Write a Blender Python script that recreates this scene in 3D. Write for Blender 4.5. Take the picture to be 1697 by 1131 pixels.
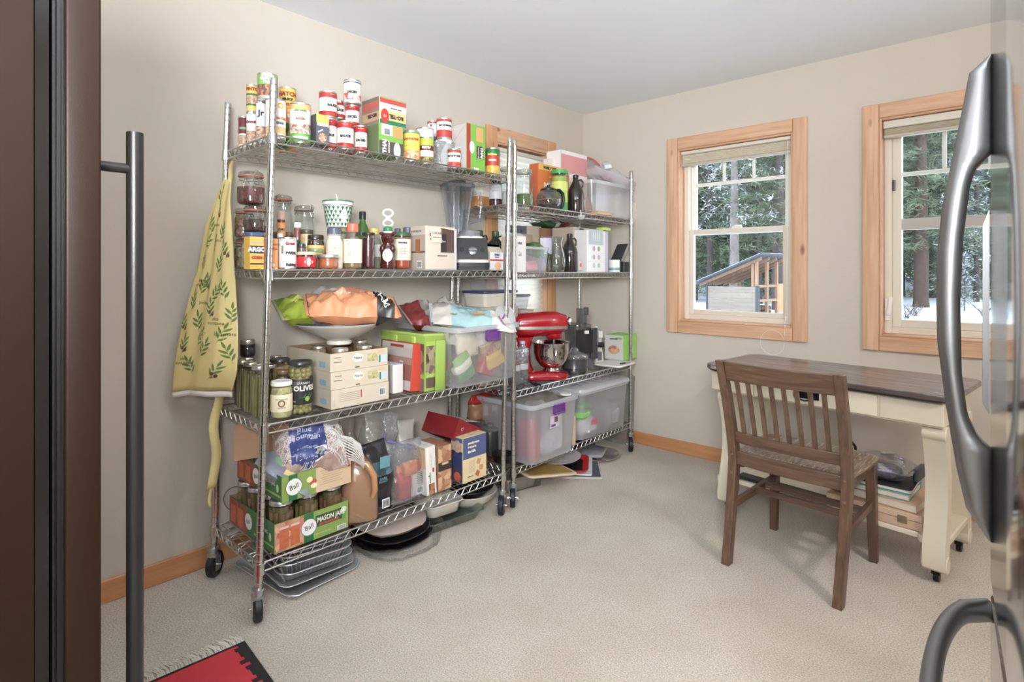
import bpy, bmesh, math, random
from math import sin, cos, pi, radians as R, sqrt, atan2
from mathutils import Matrix, Vector, noise
S = bpy.context.scene
COL = S.collection
for o in list(bpy.data.objects):
    bpy.data.objects.remove(o)

# ------------------------------------------------------------------ camera, light, exposure
cd = bpy.data.cameras.new('camera'); cam = bpy.data.objects.new('camera', cd); COL.objects.link(cam)
cd.sensor_width = 36.0; cd.lens = 936.0 / 1697.0 * 36.0
cd.shift_y = -(565.5 - 450.0) / 1697.0
cd.shift_x = 0.5 / 1697.0
cd.clip_start = 0.02; cd.clip_end = 300
cam.location = (0, 0, 1.23); cam.rotation_euler = (R(90), 0, R(42.3))
S.camera = cam
S.view_settings.view_transform = 'Standard'; S.view_settings.look = 'None'
S.view_settings.gamma = 1.0; S.view_settings.use_curve_mapping = False
S.view_settings.exposure = -0.33
S.cycles.max_bounces = 10; S.cycles.diffuse_bounces = 5; S.cycles.glossy_bounces = 4
S.cycles.transparent_max_bounces = 24; S.cycles.sample_clamp_indirect = 6.0
S.cycles.caustics_reflective = False; S.cycles.caustics_refractive = False

W = bpy.data.worlds.new('overcast_sky'); S.world = W; W.use_nodes = True
nt = W.node_tree; bg = nt.nodes['Background']
tc = nt.nodes.new('ShaderNodeTexCoord'); sx = nt.nodes.new('ShaderNodeSeparateXYZ'); cr = nt.nodes.new('ShaderNodeValToRGB')
nt.links.new(tc.outputs['Generated'], sx.inputs[0]); nt.links.new(sx.outputs['Z'], cr.inputs[0]); nt.links.new(cr.outputs[0], bg.inputs[0])
cr.color_ramp.elements[0].color = (.80, .88, .96, 1); cr.color_ramp.elements[1].color = (.72, .83, 1, 1)
bg.inputs[1].default_value = 5.0

def area(name, loc, rot, sx_, sy_, power, color):
    l = bpy.data.lights.new(name, 'AREA'); l.shape = 'RECTANGLE'; l.size = sx_; l.size_y = sy_
    l.energy = power; l.color = color
    o = bpy.data.objects.new(name, l); o.location = loc; o.rotation_euler = rot; COL.objects.link(o); return o
def aim(o, p):
    o.rotation_euler = (Vector(p)-o.location).to_track_quat('-Z', 'Y').to_euler()
area('ceiling_lamp', (1.0, 1.5, 2.38), (0, 0, 0), .30, .30, 38, (1, .92, .85))
area('ceiling_lamp', (-1.6, -1.5, 2.40), (0, 0, 0), .9, .9, 32, (1, .96, .93))
aim(area('ceiling_fill', (.3, -.5, 1.6), (R(180), 0, 0), .6, .6, 185, (.92, .965, 1)), (-.62, .9, 2.95))  # added fill lamp, aimed up to brighten the ceiling
area('camera_side_fill', (1.0, -1.9, 1.5), (R(90), 0, R(42)), 1.2, 1.6, 32, (1, .97, .94))  # added flat fill from behind the camera, no real window there
def portal(name, loc, rot, a, b):
    o = area(name, loc, rot, a, b, 1, (1, 1, 1)); o.data.cycles.is_portal = True
portal('window_portal', (-1.385, 3.80, 1.47), (R(-90), 0, 0), .78, 1.2)
portal('window_portal', (-.22, 3.80, 1.47), (R(-90), 0, 0), .78, 1.2)
portal('window_portal', (-2.72, 2.885, 1.47), (0, R(-90), 0), 1.2, .54)

# ------------------------------------------------------------------ materials
def lin(c, sat=.84):
    g = .3*c[0]+.59*c[1]+.11*c[2]; c = tuple(g+(v-g)*sat for v in c)
    return tuple((v/255/12.92 if v/255 <= .04045 else ((v/255+.055)/1.055)**2.4) for v in c) + (1,)
MC = {}
def M(c, rough=.5, metal=0.0, bump=0.0, bscale=200.0, var=0.0, vscale=6.0, coat=0.0, sheen=0.0, spec=.5, key=None):
    k = (c, rough, metal, bump, bscale, var, vscale, coat, sheen, spec)
    if k in MC: return MC[k]
    m = bpy.data.materials.new(key or 'surface'); m.use_nodes = True; n = m.node_tree.nodes; l = m.node_tree.links
    b = n['Principled BSDF']; b.inputs['Base Color'].default_value = lin(c)
    b.inputs['Roughness'].default_value = rough; b.inputs['Metallic'].default_value = metal
    b.inputs['Coat Weight'].default_value = coat; b.inputs['Sheen Weight'].default_value = sheen
    b.inputs['Specular IOR Level'].default_value = spec
    t = n.new('ShaderNodeTexCoord')
    v = var if var else .04
    nz = n.new('ShaderNodeTexNoise'); nz.inputs['Scale'].default_value = vscale; nz.inputs['Detail'].default_value = 3
    l.new(t.outputs['Object'], nz.inputs[0])
    mx = n.new('ShaderNodeMix'); mx.data_type = 'RGBA'
    cl = lin(c); mx.inputs[6].default_value = tuple(x*(1-v) for x in cl[:3])+(1,); mx.inputs[7].default_value = tuple(min(1, x*(1+v)) for x in cl[:3])+(1,)
    l.new(nz.outputs[0], mx.inputs[0]); l.new(mx.outputs[2], b.inputs['Base Color'])
    if bump:
        n2 = n.new('ShaderNodeTexNoise'); n2.inputs['Scale'].default_value = bscale; n2.inputs['Detail'].default_value = 2
        l.new(t.outputs['Object'], n2.inputs[0]); bp = n.new('ShaderNodeBump'); bp.inputs['Strength'].default_value = bump
        bp.inputs['Distance'].default_value = .004
        l.new(n2.outputs[0], bp.inputs['Height']); l.new(bp.outputs[0], b.inputs['Normal'])
    MC[k] = m; return m

def clear(tint=(235, 240, 240), opac=.12, rough=.05, milk=None, bump=0.0, bscale=40.0):
    """see-through plastic or glass: transparent mixed with a fresnel gloss and an optional milky share"""
    k = ('clear', tint, opac, rough, milk, bump)
    if k in MC: return MC[k]
    m = bpy.data.materials.new('clear_surface'); m.use_nodes = True; n = m.node_tree.nodes; l = m.node_tree.links
    n.remove(n['Principled BSDF']); out = n['Material Output']
    tr_ = n.new('ShaderNodeBsdfTransparent'); tr_.inputs[0].default_value = lin(tint)
    gl = n.new('ShaderNodeBsdfGlossy'); gl.inputs['Roughness'].default_value = rough
    gl.inputs[0].default_value = (.9, .9, .9, 1)
    lw = n.new('ShaderNodeLayerWeight'); lw.inputs[0].default_value = .25
    mr = n.new('ShaderNodeMapRange'); mr.inputs[3].default_value = opac*.5; mr.inputs[4].default_value = min(.75, opac+.3)
    l.new(lw.outputs['Facing'], mr.inputs[0])
    a = n.new('ShaderNodeMixShader'); l.new(mr.outputs[0], a.inputs[0]); l.new(tr_.outputs[0], a.inputs[1]); l.new(gl.outputs[0], a.inputs[2])
    last = a
    if milk:
        df = n.new('ShaderNodeBsdfDiffuse'); df.inputs[0].default_value = lin(milk[0])
        tl = n.new('ShaderNodeBsdfTranslucent'); tl.inputs[0].default_value = lin(milk[0])
        mm = n.new('ShaderNodeMixShader'); mm.inputs[0].default_value = .4; l.new(df.outputs[0], mm.inputs[1]); l.new(tl.outputs[0], mm.inputs[2])
        b2 = n.new('ShaderNodeMixShader'); b2.inputs[0].default_value = milk[1]
        l.new(a.outputs[0], b2.inputs[1]); l.new(mm.outputs[0], b2.inputs[2]); last = b2
    if bump:
        t = n.new('ShaderNodeTexCoord'); nz = n.new('ShaderNodeTexNoise'); nz.inputs['Scale'].default_value = bscale
        bp = n.new('ShaderNodeBump'); bp.inputs['Strength'].default_value = bump; bp.inputs['Distance'].default_value = .01
        l.new(t.outputs['Object'], nz.inputs[0]); l.new(nz.outputs[0], bp.inputs['Height']); l.new(bp.outputs[0], gl.inputs['Normal'])
    l.new(last.outputs[0], out.inputs[0]); MC[k] = m; return m

def print_mat(bands, axis=2, pic=None, rough=.45, metal=0.0):
    """printed wrapper: flat colour bands along one generated axis, optional speckled food picture between two heights"""
    k = ('print', tuple(bands), axis, pic, rough, metal)
    if k in MC: return MC[k]
    m = bpy.data.materials.new('printed_wrapper'); m.use_nodes = True; n = m.node_tree.nodes; l = m.node_tree.links
    b = n['Principled BSDF']; b.inputs['Roughness'].default_value = rough; b.inputs['Metallic'].default_value = metal
    t = n.new('ShaderNodeTexCoord'); s = n.new('ShaderNodeSeparateXYZ'); l.new(t.outputs['Generated'], s.inputs[0])
    cr = n.new('ShaderNodeValToRGB'); cr.color_ramp.interpolation = 'CONSTANT'
    el = cr.color_ramp.elements
    while len(el) > 1: el.remove(el[0])
    el[0].position = bands[0][0]; el[0].color = lin(bands[0][1])
    for p, c in bands[1:]:
        e = el.new(p); e.color = lin(c)
    l.new(s.outputs[axis], cr.inputs[0]); col = cr.outputs[0]
    if pic:
        lo, hi, ca, cb, sc = pic
        v = n.new('ShaderNodeTexVoronoi'); v.inputs['Scale'].default_value = sc; l.new(t.outputs['Object'], v.inputs[0])
        sp = n.new('ShaderNodeSeparateXYZ'); l.new(v.outputs['Color'], sp.inputs[0])
        mx = n.new('ShaderNodeMix'); mx.data_type = 'RGBA'; mx.inputs[6].default_value = lin(ca); mx.inputs[7].default_value = lin(cb)
        l.new(sp.outputs[0], mx.inputs[0])
        g1 = n.new('ShaderNodeMath'); g1.operation = 'GREATER_THAN'; g1.inputs[1].default_value = lo; l.new(s.outputs[axis], g1.inputs[0])
        g2 = n.new('ShaderNodeMath'); g2.operation = 'LESS_THAN'; g2.inputs[1].default_value = hi; l.new(s.outputs[axis], g2.inputs[0])
        g = n.new('ShaderNodeMath'); g.operation = 'MULTIPLY'; l.new(g1.outputs[0], g.inputs[0]); l.new(g2.outputs[0], g.inputs[1])
        m2 = n.new('ShaderNodeMix'); m2.data_type = 'RGBA'; l.new(g.outputs[0], m2.inputs[0]); l.new(col, m2.inputs[6]); l.new(mx.outputs[2], m2.inputs[7])
        col = m2.outputs[2]
    l.new(col, b.inputs['Base Color']); MC[k] = m; return m

def speckle(ca, cb, scale=180, rough=.5, bump=.3):
    k = ('speckle', ca, cb, scale, rough)
    if k in MC: return MC[k]
    m = bpy.data.materials.new('speckled_food'); m.use_nodes = True; n = m.node_tree.nodes; l = m.node_tree.links
    b = n['Principled BSDF']; b.inputs['Roughness'].default_value = rough
    t = n.new('ShaderNodeTexCoord'); v = n.new('ShaderNodeTexVoronoi'); v.inputs['Scale'].default_value = scale; l.new(t.outputs['Object'], v.inputs[0])
    sp = n.new('ShaderNodeSeparateXYZ'); l.new(v.outputs['Color'], sp.inputs[0])
    mx = n.new('ShaderNodeMix'); mx.data_type = 'RGBA'; mx.inputs[6].default_value = lin(ca); mx.inputs[7].default_value = lin(cb)
    l.new(sp.outputs[0], mx.inputs[0]); l.new(mx.outputs[2], b.inputs['Base Color'])
    bp = n.new('ShaderNodeBump'); bp.inputs['Strength'].default_value = bump; bp.inputs['Distance'].default_value = .004
    l.new(v.outputs['Distance'], bp.inputs['Height']); l.new(bp.outputs[0], b.inputs['Normal'])
    MC[k] = m; return m

def wood(ca, cb, axis=0, rough=.45, knots=0.0, scale=1.0, coat=0.0, wear_sheen=None):
    k = ('wood', ca, cb, axis, rough, knots, scale, coat, wear_sheen)
    if k in MC: return MC[k]
    m = bpy.data.materials.new('wood_grain'); m.use_nodes = True; n = m.node_tree.nodes; l = m.node_tree.links
    b = n['Principled BSDF']; b.inputs['Roughness'].default_value = rough; b.inputs['Coat Weight'].default_value = coat
    t = n.new('ShaderNodeTexCoord'); mp = n.new('ShaderNodeMapping'); sc = [22*scale]*3; sc[axis] = 1.3*scale; mp.inputs['Scale'].default_value = sc
    l.new(t.outputs['Object'], mp.inputs[0]); nz = n.new('ShaderNodeTexNoise'); nz.inputs['Scale'].default_value = 2.2; nz.inputs['Detail'].default_value = 6; nz.inputs['Distortion'].default_value = .6
    l.new(mp.outputs[0], nz.inputs[0]); cr = n.new('ShaderNodeValToRGB'); cr.color_ramp.elements[0].position = .3; cr.color_ramp.elements[1].position = .7
    cr.color_ramp.elements[0].color = lin(ca); cr.color_ramp.elements[1].color = lin(cb); l.new(nz.outputs[0], cr.inputs[0]); col = cr.outputs[0]
    if knots:
        mk = n.new('ShaderNodeMapping'); s2 = [9.0]*3; s2[axis] = 3.6; mk.inputs['Scale'].default_value = s2; l.new(t.outputs['Object'], mk.inputs[0])
        v = n.new('ShaderNodeTexVoronoi'); v.inputs['Scale'].default_value = 1; v.inputs['Randomness'].default_value = 1; l.new(mk.outputs[0], v.inputs[0])
        r2 = n.new('ShaderNodeValToRGB'); r2.color_ramp.elements[0].position = .10; r2.color_ramp.elements[0].color = (knots,)*3+(1,); r2.color_ramp.elements[1].position = .17; r2.color_ramp.elements[1].color = (0, 0, 0, 1)
        l.new(v.outputs['Distance'], r2.inputs[0]); mx = n.new('ShaderNodeMix'); mx.data_type = 'RGBA'; mx.inputs[7].default_value = lin((120, 66, 34))
        l.new(r2.outputs[0], mx.inputs[0]); l.new(col, mx.inputs[6]); col = mx.outputs[2]
    if wear_sheen:
        nw = n.new('ShaderNodeTexNoise'); nw.inputs['Scale'].default_value = wear_sheen[1]; nw.inputs['Detail'].default_value = 8; nw.inputs['Roughness'].default_value = .75
        l.new(mp.outputs[0] if wear_sheen[3] else t.outputs['Object'], nw.inputs[0])
        rw = n.new('ShaderNodeValToRGB'); rw.color_ramp.elements[0].position = wear_sheen[2]; rw.color_ramp.elements[0].color = (0, 0, 0, 1); rw.color_ramp.elements[1].position = wear_sheen[2]+.12
        rw.color_ramp.elements[1].color = (.8, .8, .8, 1); l.new(nw.outputs[0], rw.inputs[0])
        mx = n.new('ShaderNodeMix'); mx.data_type = 'RGBA'; mx.inputs[7].default_value = lin(wear_sheen[0]); l.new(rw.outputs[0], mx.inputs[0]); l.new(col, mx.inputs[6]); col = mx.outputs[2]
    l.new(col, b.inputs['Base Color'])
    bp = n.new('ShaderNodeBump'); bp.inputs['Strength'].default_value = .12; bp.inputs['Distance'].default_value = .003; l.new(nz.outputs[0], bp.inputs['Height']); l.new(bp.outputs[0], b.inputs['Normal'])
    MC[k] = m; return m

CHROME = M((205, 205, 203), .22, 1.0, var=.06, vscale=30)
WIRE = M((200, 200, 197), .3, 1.0, var=.06, vscale=30)
STEEL = M((190, 190, 190), .3, 1.0)
ALU = M((208, 209, 212), .42, .55, bump=.5, bscale=60)
GLASS = clear((244, 248, 247), .10, .03)
RUBBER = M((24, 24, 25), .5)
BLACK = M((22, 22, 23), .4)
WHITE = M((232, 231, 228), .4)
CREAM = M((225, 212, 186), .45)

# ------------------------------------------------------------------ geometry
def J(*gs):
    V = []; Fs = []
    for v, f in gs:
        o = len(V); V += v; Fs += [tuple(i+o for i in q) for q in f]
    return V, Fs
def tr(g, loc=(0, 0, 0), rot=(0, 0, 0), sc=(1, 1, 1)):
    m = Matrix.Translation(loc) @ Matrix.Rotation(rot[2], 4, 'Z') @ Matrix.Rotation(rot[1], 4, 'Y') @ Matrix.Rotation(rot[0], 4, 'X') @ Matrix.Diagonal((*sc, 1))
    return [tuple(m @ Vector(v)) for v in g[0]], g[1]
def box(x0, x1, y0, y1, z0, z1):
    V = [(x0, y0, z0), (x1, y0, z0), (x1, y1, z0), (x0, y1, z0), (x0, y0, z1), (x1, y0, z1), (x1, y1, z1), (x0, y1, z1)]
    return V, [(3, 2, 1, 0), (4, 5, 6, 7), (0, 1, 5, 4), (1, 2, 6, 5), (2, 3, 7, 6), (3, 0, 4, 7)]
def cbox(w, d, h, z=0):
    return box(-w/2, w/2, -d/2, d/2, z, z+h)
def loft(rings, cap0=True, cap1=True, closed=True):
    n = len(rings[0]); V = [p for r in rings for p in r]; Fs = []
    for k in range(len(rings)-1):
        for i in range(n if closed else n-1):
            j = (i+1) % n; Fs.append((k*n+i, k*n+j, (k+1)*n+j, (k+1)*n+i))
    if cap0: Fs.append(tuple(range(n-1, -1, -1)))
    if cap1: Fs.append(tuple(range((len(rings)-1)*n, len(rings)*n)))
    return V, Fs
def rrect(w, d, r, z, n=4, cx=0, cy=0):
    r = min(r, w/2*.999, d/2*.999); P = []
    for (sx, sy, a0) in ((1, 1, 0), (-1, 1, 90), (-1, -1, 180), (1, -1, 270)):
        for k in range(n+1):
            a = R(a0+90*k/n); P.append((cx+sx*(w/2-r)+r*cos(a), cy+sy*(d/2-r)+r*sin(a), z))
    return P
def rbox(w, d, h, r=.01, e=.003, z=0, n=3):
    e = min(e, h*.3)
    return loft([rrect(w-2*e, d-2*e, max(r-e, .0005), z, n), rrect(w, d, r, z+e, n), rrect(w, d, r, z+h-e, n), rrect(w-2*e, d-2*e, max(r-e, .0005), z+h, n)])
def ring(rx, ry, z, n=24, cx=0, cy=0):
    return [(cx+rx*cos(2*pi*i/n), cy+ry*sin(2*pi*i/n), z) for i in range(n)]
def lathe(prof, n=24, cap0=True, cap1=True):
    return loft([ring(max(r, .0003), max(r, .0003), z, n) for r, z in prof], cap0, cap1)
def tube(pts, r, n=6, closed=False, cap=True):
    pts = [Vector(p) for p in pts]; m = len(pts); rings = []; up = None
    rr = r if isinstance(r, (list, tuple)) else [r]*m
    for i, p in enumerate(pts):
        a = pts[(i-1) % m] if (closed or i > 0) else p; b = pts[(i+1) % m] if (closed or i < m-1) else p
        t = (b-a).normalized()
        if up is None: up = Vector((0, 0, 1)) if abs(t.z) < .9 else Vector((1, 0, 0))
        s = t.cross(up).normalized(); up = s.cross(t).normalized()
        rings.append([tuple(p+(s*cos(2*pi*k/n)+up*sin(2*pi*k/n))*rr[i]) for k in range(n)])
    if closed: rings.append(rings[0]); cap = False
    return loft(rings, cap, cap)
def rod(a, b, r, n=6): return tube([a, b], r, n)
def ringtube(R_, r, z=0, n=32, m=6, rx=1, ry=1): return tube([(R_*rx*cos(2*pi*i/n), R_*ry*sin(2*pi*i/n), z) for i in range(n)], r, m, closed=True)
def extr(poly, h, axis='z', c=0.0):
    """prism of a 2-D outline"""
    def p3(p, t):
        return {'z': (p[0], p[1], t), 'y': (p[0], t, p[1]), 'x': (t, p[0], p[1])}[axis]
    n = len(poly); V = [p3(p, c-h/2) for p in poly]+[p3(p, c+h/2) for p in poly]
    return V, [tuple(range(n-1, -1, -1)), tuple(range(n, 2*n))]+[(i, (i+1) % n, n+(i+1) % n, n+i) for i in range(n)]
def nz3(x, y, z, s=1.0): return noise.noise(Vector((x*s, y*s, z*s)))
def crumple(g, amp, s, seed=0, zmin=None):
    V = []
    for x, y, z in g[0]:
        q = Vector((x*s+seed*7.3, y*s-seed*3.1, z*s+seed)); d = noise.noise_vector(q)+noise.noise_vector(q*2.3)*.5
        x2, y2, z2 = x+d.x*amp, y+d.y*amp, z+d.z*amp
        if zmin is not None: z2 = max(zmin, z2)
        V.append((x2, y2, z2))
    return V, g[1]
def pillow(L, Wd, T, n=22, m=16, pw=.55, seed=0, amp=.012, s=14, base=0.0, sag=0.0):
    """pillow shaped bag lying in xy, sealed ends in x; returns geometry and its upper height function"""
    def h(u, v):
        e = max(0, (1-abs(u)**3.2))**pw*max(0, (1-abs(v)**3.5))**pw
        q = Vector((u*L*s/2+seed*5.1, v*Wd*s/2+seed*2.7, seed*1.3))
        return e, (noise.noise(q)+.5*noise.noise(q*2.4)-.9*abs(noise.noise(q*1.3+Vector((3, 1, 2))))-.5*abs(noise.noise(q*3.1)))*amp*min(1, e*2.5)
    V = []; Fs = []
    for side in (1, -1):
        for i in range(n+1):
            for j in range(m+1):
                u = -1+2*i/n; v = -1+2*j/m; e, w = h(u, v)
                yy = v*Wd/2*(1-.10*e+.05*sin(seed+u*6))
                z = side*(T/2*e)+w*(1 if side > 0 else .5)
                V.append((u*L/2*(1-.04*e), yy, T*.5+base+z-sag*(u*u)))
    N = (n+1)*(m+1)
    for i in range(n):
        for j in range(m):
            a = i*(m+1)+j; b = a+m+1
            Fs.append((a, b, b+1, a+1)); Fs.append((N+a, N+a+1, N+b+1, N+b))
    def top(x, y):
        u = max(-1, min(1, x/(L/2*.97))); v = max(-1, min(1, y/(Wd/2*.92))); e, w = h(u, v)
        return T*.5+base+T/2*e+w-sag*u*u
    return (V, Fs), top
def pouch(w, d, h, seed=0, amp=.006, s=16, n=20, topd=.006, lean=0.0, shoulder=.62):
    """standing bag: oval base, belly, flat sealed top; width along y, depth along x"""
    rings = []
    for k in range(n+1):
        t = k/n
        dd = d*(1-.12*max(0, .12-t)/.12) if t < shoulder else d+(topd-d)*((t-shoulder)/(1-shoulder))**.8
        ww = w*(.94+.06*min(1, t*6)) * (1+.03*sin(t*9+seed))
        P = []
        for i in range(28):
            a = 2*pi*i/28; c, s_ = cos(a), sin(a)
            P.append((dd/2*math.copysign(abs(c)**.75, c)+lean*t*t, ww/2*math.copysign(abs(s_)**.6, s_), h*t))
        rings.append(P)
    return crumple(loft(rings), amp, s, seed, zmin=0)

# ------------------------------------------------------------------ objects
def mesh(name, g):
    me = bpy.data.meshes.new(name); me.from_pydata([tuple(v) for v in g[0]], [], g[1]); me.update(); return me
def obj(name, g, mat, parent=None, smooth=40, label=None, kind=None, loc=None, rot=None):
    me = mesh(name, g) if isinstance(g, tuple) else g
    if isinstance(g, tuple):
        if smooth: me.shade_smooth(); me.set_sharp_from_angle(angle=R(smooth))
        me.materials.append(mat)
    o = bpy.data.objects.new(name, me); COL.objects.link(o)
    if parent is not None: o.parent = parent
    if label: o['label'] = label
    if kind: o['kind'] = kind
    if loc: o.location = loc
    if rot: o.rotation_euler = rot
    return o
def thing(name, label, cat, loc=(0, 0, 0), rz=0.0, group=None, rot=None):
    o = bpy.data.objects.new(name, None); o.empty_display_size = .05; COL.objects.link(o)
    o.location = loc; o.rotation_euler = rot if rot else (0, 0, rz)
    o['label'] = label; o['category'] = cat
    if group: o['group'] = group
    return o
def tag(o, label, cat, group=None):
    o['label'] = label; o['category'] = cat
    if group: o['group'] = group
    return o
def struct(name, g, mat, smooth=30):
    o = obj(name, g, mat, None, smooth); o['kind'] = 'structure'; return o
TXT = {}
def text_geo(s, size, depth=.0004, align='CENTER', bold=0.0, sx=1.0):
    """lettering laid out in (t, z); returns triangles of real letter shapes"""
    k = (s, round(size, 5), align, bold, sx)
    if k not in TXT:
        c = bpy.data.curves.new('lettering', 'FONT'); c.body = s; c.size = size; c.align_x = align; c.align_y = 'CENTER'
        c.resolution_u = 2; c.extrude = 0; c.offset = bold; c.space_line = .85
        o = bpy.data.objects.new('lettering', c); me = bpy.data.meshes.new_from_object(o)
        V = [(v.co.x*sx, v.co.y) for v in me.vertices]; Fs = [tuple(p.vertices) for p in me.polygons]
        bpy.data.objects.remove(o); bpy.data.curves.remove(c); bpy.data.meshes.remove(me)
        TXT[k] = (V, Fs)
    return TXT[k]
def text_map(parent, s, size, fn, mat, align='CENTER', bold=0.0, sx=1.0, rz=0.0):
    """letters mapped by fn(t, z) onto a surface"""
    V, Fs = text_geo(s, size, align=align, bold=bold, sx=sx); c_, s_ = cos(rz), sin(rz)
    return obj('lettering', ([tuple(fn(x*c_-y*s_, x*s_+y*c_, .0009)) for x, y in V], Fs), mat, parent, smooth=0)
def on_cyl(r, z, a0=0.0, e=.0006): return lambda t, y, k=0: ((r+e+k)*cos(a0+t/r), (r+e+k)*sin(a0+t/r), z+y)
def on_front(x, y, z, e=.0006): return lambda t, v, k=0: (x+e+k, y+t, z+v)
def on_side(x, y, z, e=.0006): return lambda t, v, k=0: (x+t, y-e-k, z+v)
def on_top(f, x, y, rz=0.0, e=.0015): return lambda t, v, k=0: (x+t*cos(rz)-v*sin(rz), y+t*sin(rz)+v*cos(rz), f(x+t*cos(rz)-v*sin(rz), y+t*sin(rz)+v*cos(rz))+e+k)
def patch(fn, w, h, nu=8, nv=2, shape='rect', k=0):
    """printed patch mapped by fn"""
    if shape == 'oval':
        return [fn(0, 0, k)]+[fn(w/2*cos(2*pi*i/24), h/2*sin(2*pi*i/24), k) for i in range(24)], [(0, 1+i, 1+(i+1) % 24) for i in range(24)]
    if shape == 'diamond': return [fn(0, -h/2, k), fn(w/2, 0, k), fn(0, h/2, k), fn(-w/2, 0, k)], [(0, 1, 2, 3)]
    V = [fn(-w/2+w*i/nu, -h/2+h*j/nv, k) for i in range(nu+1) for j in range(nv+1)]
    return V, [(i*(nv+1)+j, (i+1)*(nv+1)+j, (i+1)*(nv+1)+j+1, i*(nv+1)+j+1) for i in range(nu) for j in range(nv)]
def poly_on(fn, pts, k=0):
    return [fn(p[0], p[1], k) for p in pts], [tuple(range(len(pts)))]
def barcode(parent, fn, w, h, seed=1):
    rr = random.Random(seed); gs = []; x = -w/2
    obj('barcode_label', patch(fn, w*1.25, h*1.3, 4, 2), WHITE, parent, 0)
    while x < w/2:
        b = rr.choice((.6, 1, 1.6))*w/40
        gs.append(patch(lambda t, v, k=0, x=x, b=b: fn(t+x+b/2, v, k), b, h, 1, 2, k=.0006)); x += b+rr.choice((.8, 1.3))*w/40
    return obj('barcode', J(*gs), BLACK, parent, 0)
def face_cam(x, y): return atan2(-y, -x)

# ------------------------------------------------------------------ the room
XL, XR, YB, YF, HC = -2.53, 1.6, 3.60, -2.6, 2.44
def wallmat(c, key):
    m = M(c, .75, bump=.22, bscale=85, var=.015, vscale=2, spec=.25); return m
WALL = wallmat((208, 198, 184), 'wall'); CEIL = M((240, 245, 251), .8, bump=.15, bscale=60, var=.01, spec=.2)
def carpet():
    m = bpy.data.materials.new('carpet'); m.use_nodes = True; n = m.node_tree.nodes; l = m.node_tree.links; b = n['Principled BSDF']
    b.inputs['Roughness'].default_value = .95; b.inputs['Specular IOR Level'].default_value = .1; b.inputs['Sheen Weight'].default_value = .2
    t = n.new('ShaderNodeTexCoord'); a = n.new('ShaderNodeTexNoise'); a.inputs['Scale'].default_value = 190; a.inputs['Detail'].default_value = 3
    a2 = n.new('ShaderNodeTexNoise'); a2.inputs['Scale'].default_value = 2.2; a2.inputs['Detail'].default_value = 5
    l.new(t.outputs['Object'], a.inputs[0]); l.new(t.outputs['Object'], a2.inputs[0])
    r = n.new('ShaderNodeValToRGB'); r.color_ramp.elements[0].position = .32; r.color_ramp.elements[1].position = .66
    r.color_ramp.elements[0].color = lin((172, 159, 142)); r.color_ramp.elements[1].color = lin((224, 214, 200)); l.new(a.outputs[0], r.inputs[0])
    r2 = n.new('ShaderNodeValToRGB'); r2.color_ramp.elements[0].position = .35; r2.color_ramp.elements[1].position = .62
    r2.color_ramp.elements[0].color = (.84, .82, .78, 1); r2.color_ramp.elements[1].color = (1, 1, 1, 1); l.new(a2.outputs[0], r2.inputs[0])
    mx = n.new('ShaderNodeMix'); mx.data_type = 'RGBA'; mx.blend_type = 'MULTIPLY'; mx.inputs[0].default_value = 1
    l.new(r.outputs[0], mx.inputs[6]); l.new(r2.outputs[0], mx.inputs[7]); l.new(mx.outputs[2], b.inputs['Base Color'])
    bp = n.new('ShaderNodeBump'); bp.inputs['Strength'].default_value = .8; bp.inputs['Distance'].default_value = .006; l.new(a.outputs[0], bp.inputs['Height']); l.new(bp.outputs[0], b.inputs['Normal'])
    return m
struct('floor', box(XL-.15, XR+.15, YF-.15, YB+.15, -.12, 0), carpet())
struct('ceiling', box(XL-.15, XR+.15, YF-.15, YB+.15, HC, HC+.12), CEIL)
def holed(axis, c0, c1, lo, hi, holes):
    """wall slab with rectangular openings; axis 'y' = wall facing -Y"""
    gs = []; xs = sorted({lo, hi}|{h[0] for h in holes}|{h[1] for h in holes})
    for a, b in zip(xs, xs[1:]):
        hs = [h for h in holes if h[0] <= a and h[1] >= b]
        segs = [(0, HC)] if not hs else [(0, hs[0][2]), (hs[0][3], HC)]
        for z0, z1 in segs:
            gs.append(box(a, b, c0, c1, z0, z1) if axis == 'y' else box(c0, c1, a, b, z0, z1))
    return J(*gs)
W1 = (-1.745, -1.018, .893, 2.055); W2 = (-.585, .142, .88, 2.055); W3 = (2.625, 3.145, .89, 2.065)
struct('wall_back', holed('y', YB, YB+.16, XL-.15, XR+.15, [W1, W2]), WALL)
struct('wall_left', holed('x', XL-.15, XL, YF, YB, [W3]), WALL)
struct('wall_right', box(XR, XR+.15, YF, YB, 0, HC), WALL)
struct('wall_rear', box(XL-.15, XR+.15, YF-.15, YF, 0, HC), WALL)
PINE = wood((206, 152, 112), (228, 182, 144), 2, .5, .8, 1.0, 0)
PINEH = wood((206, 152, 112), (228, 182, 144), 0, .5, .8, 1.0, 0)
PINEY = wood((206, 140, 88), (226, 168, 116), 1, .42, .0, 1.0, .2)
BASEX = wood((196, 128, 76), (216, 150, 96), 0, .42, 0, .6, .2)
BASEY = wood((196, 128, 76), (216, 150, 96), 1, .42, 0, .6, .2)
def board(x0, x1, y0, y1, z0, z1, e=.003):
    w, d_, h = x1-x0, y1-y0, z1-z0
    return tr(rbox(w, d_, h, .004, e), ((x0+x1)/2, (y0+y1)/2, z0))
struct('baseboard_left', board(XL, XL+.014, YF+.01, YB-.016, 0, .085), BASEY)
struct('baseboard_back', board(XL+.002, XR-.01, YB-.014, YB, 0, .085), BASEX)
PINE3 = wood((206, 140, 88), (226, 168, 116), 2, .42, .8, 1.0, .2)
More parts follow.
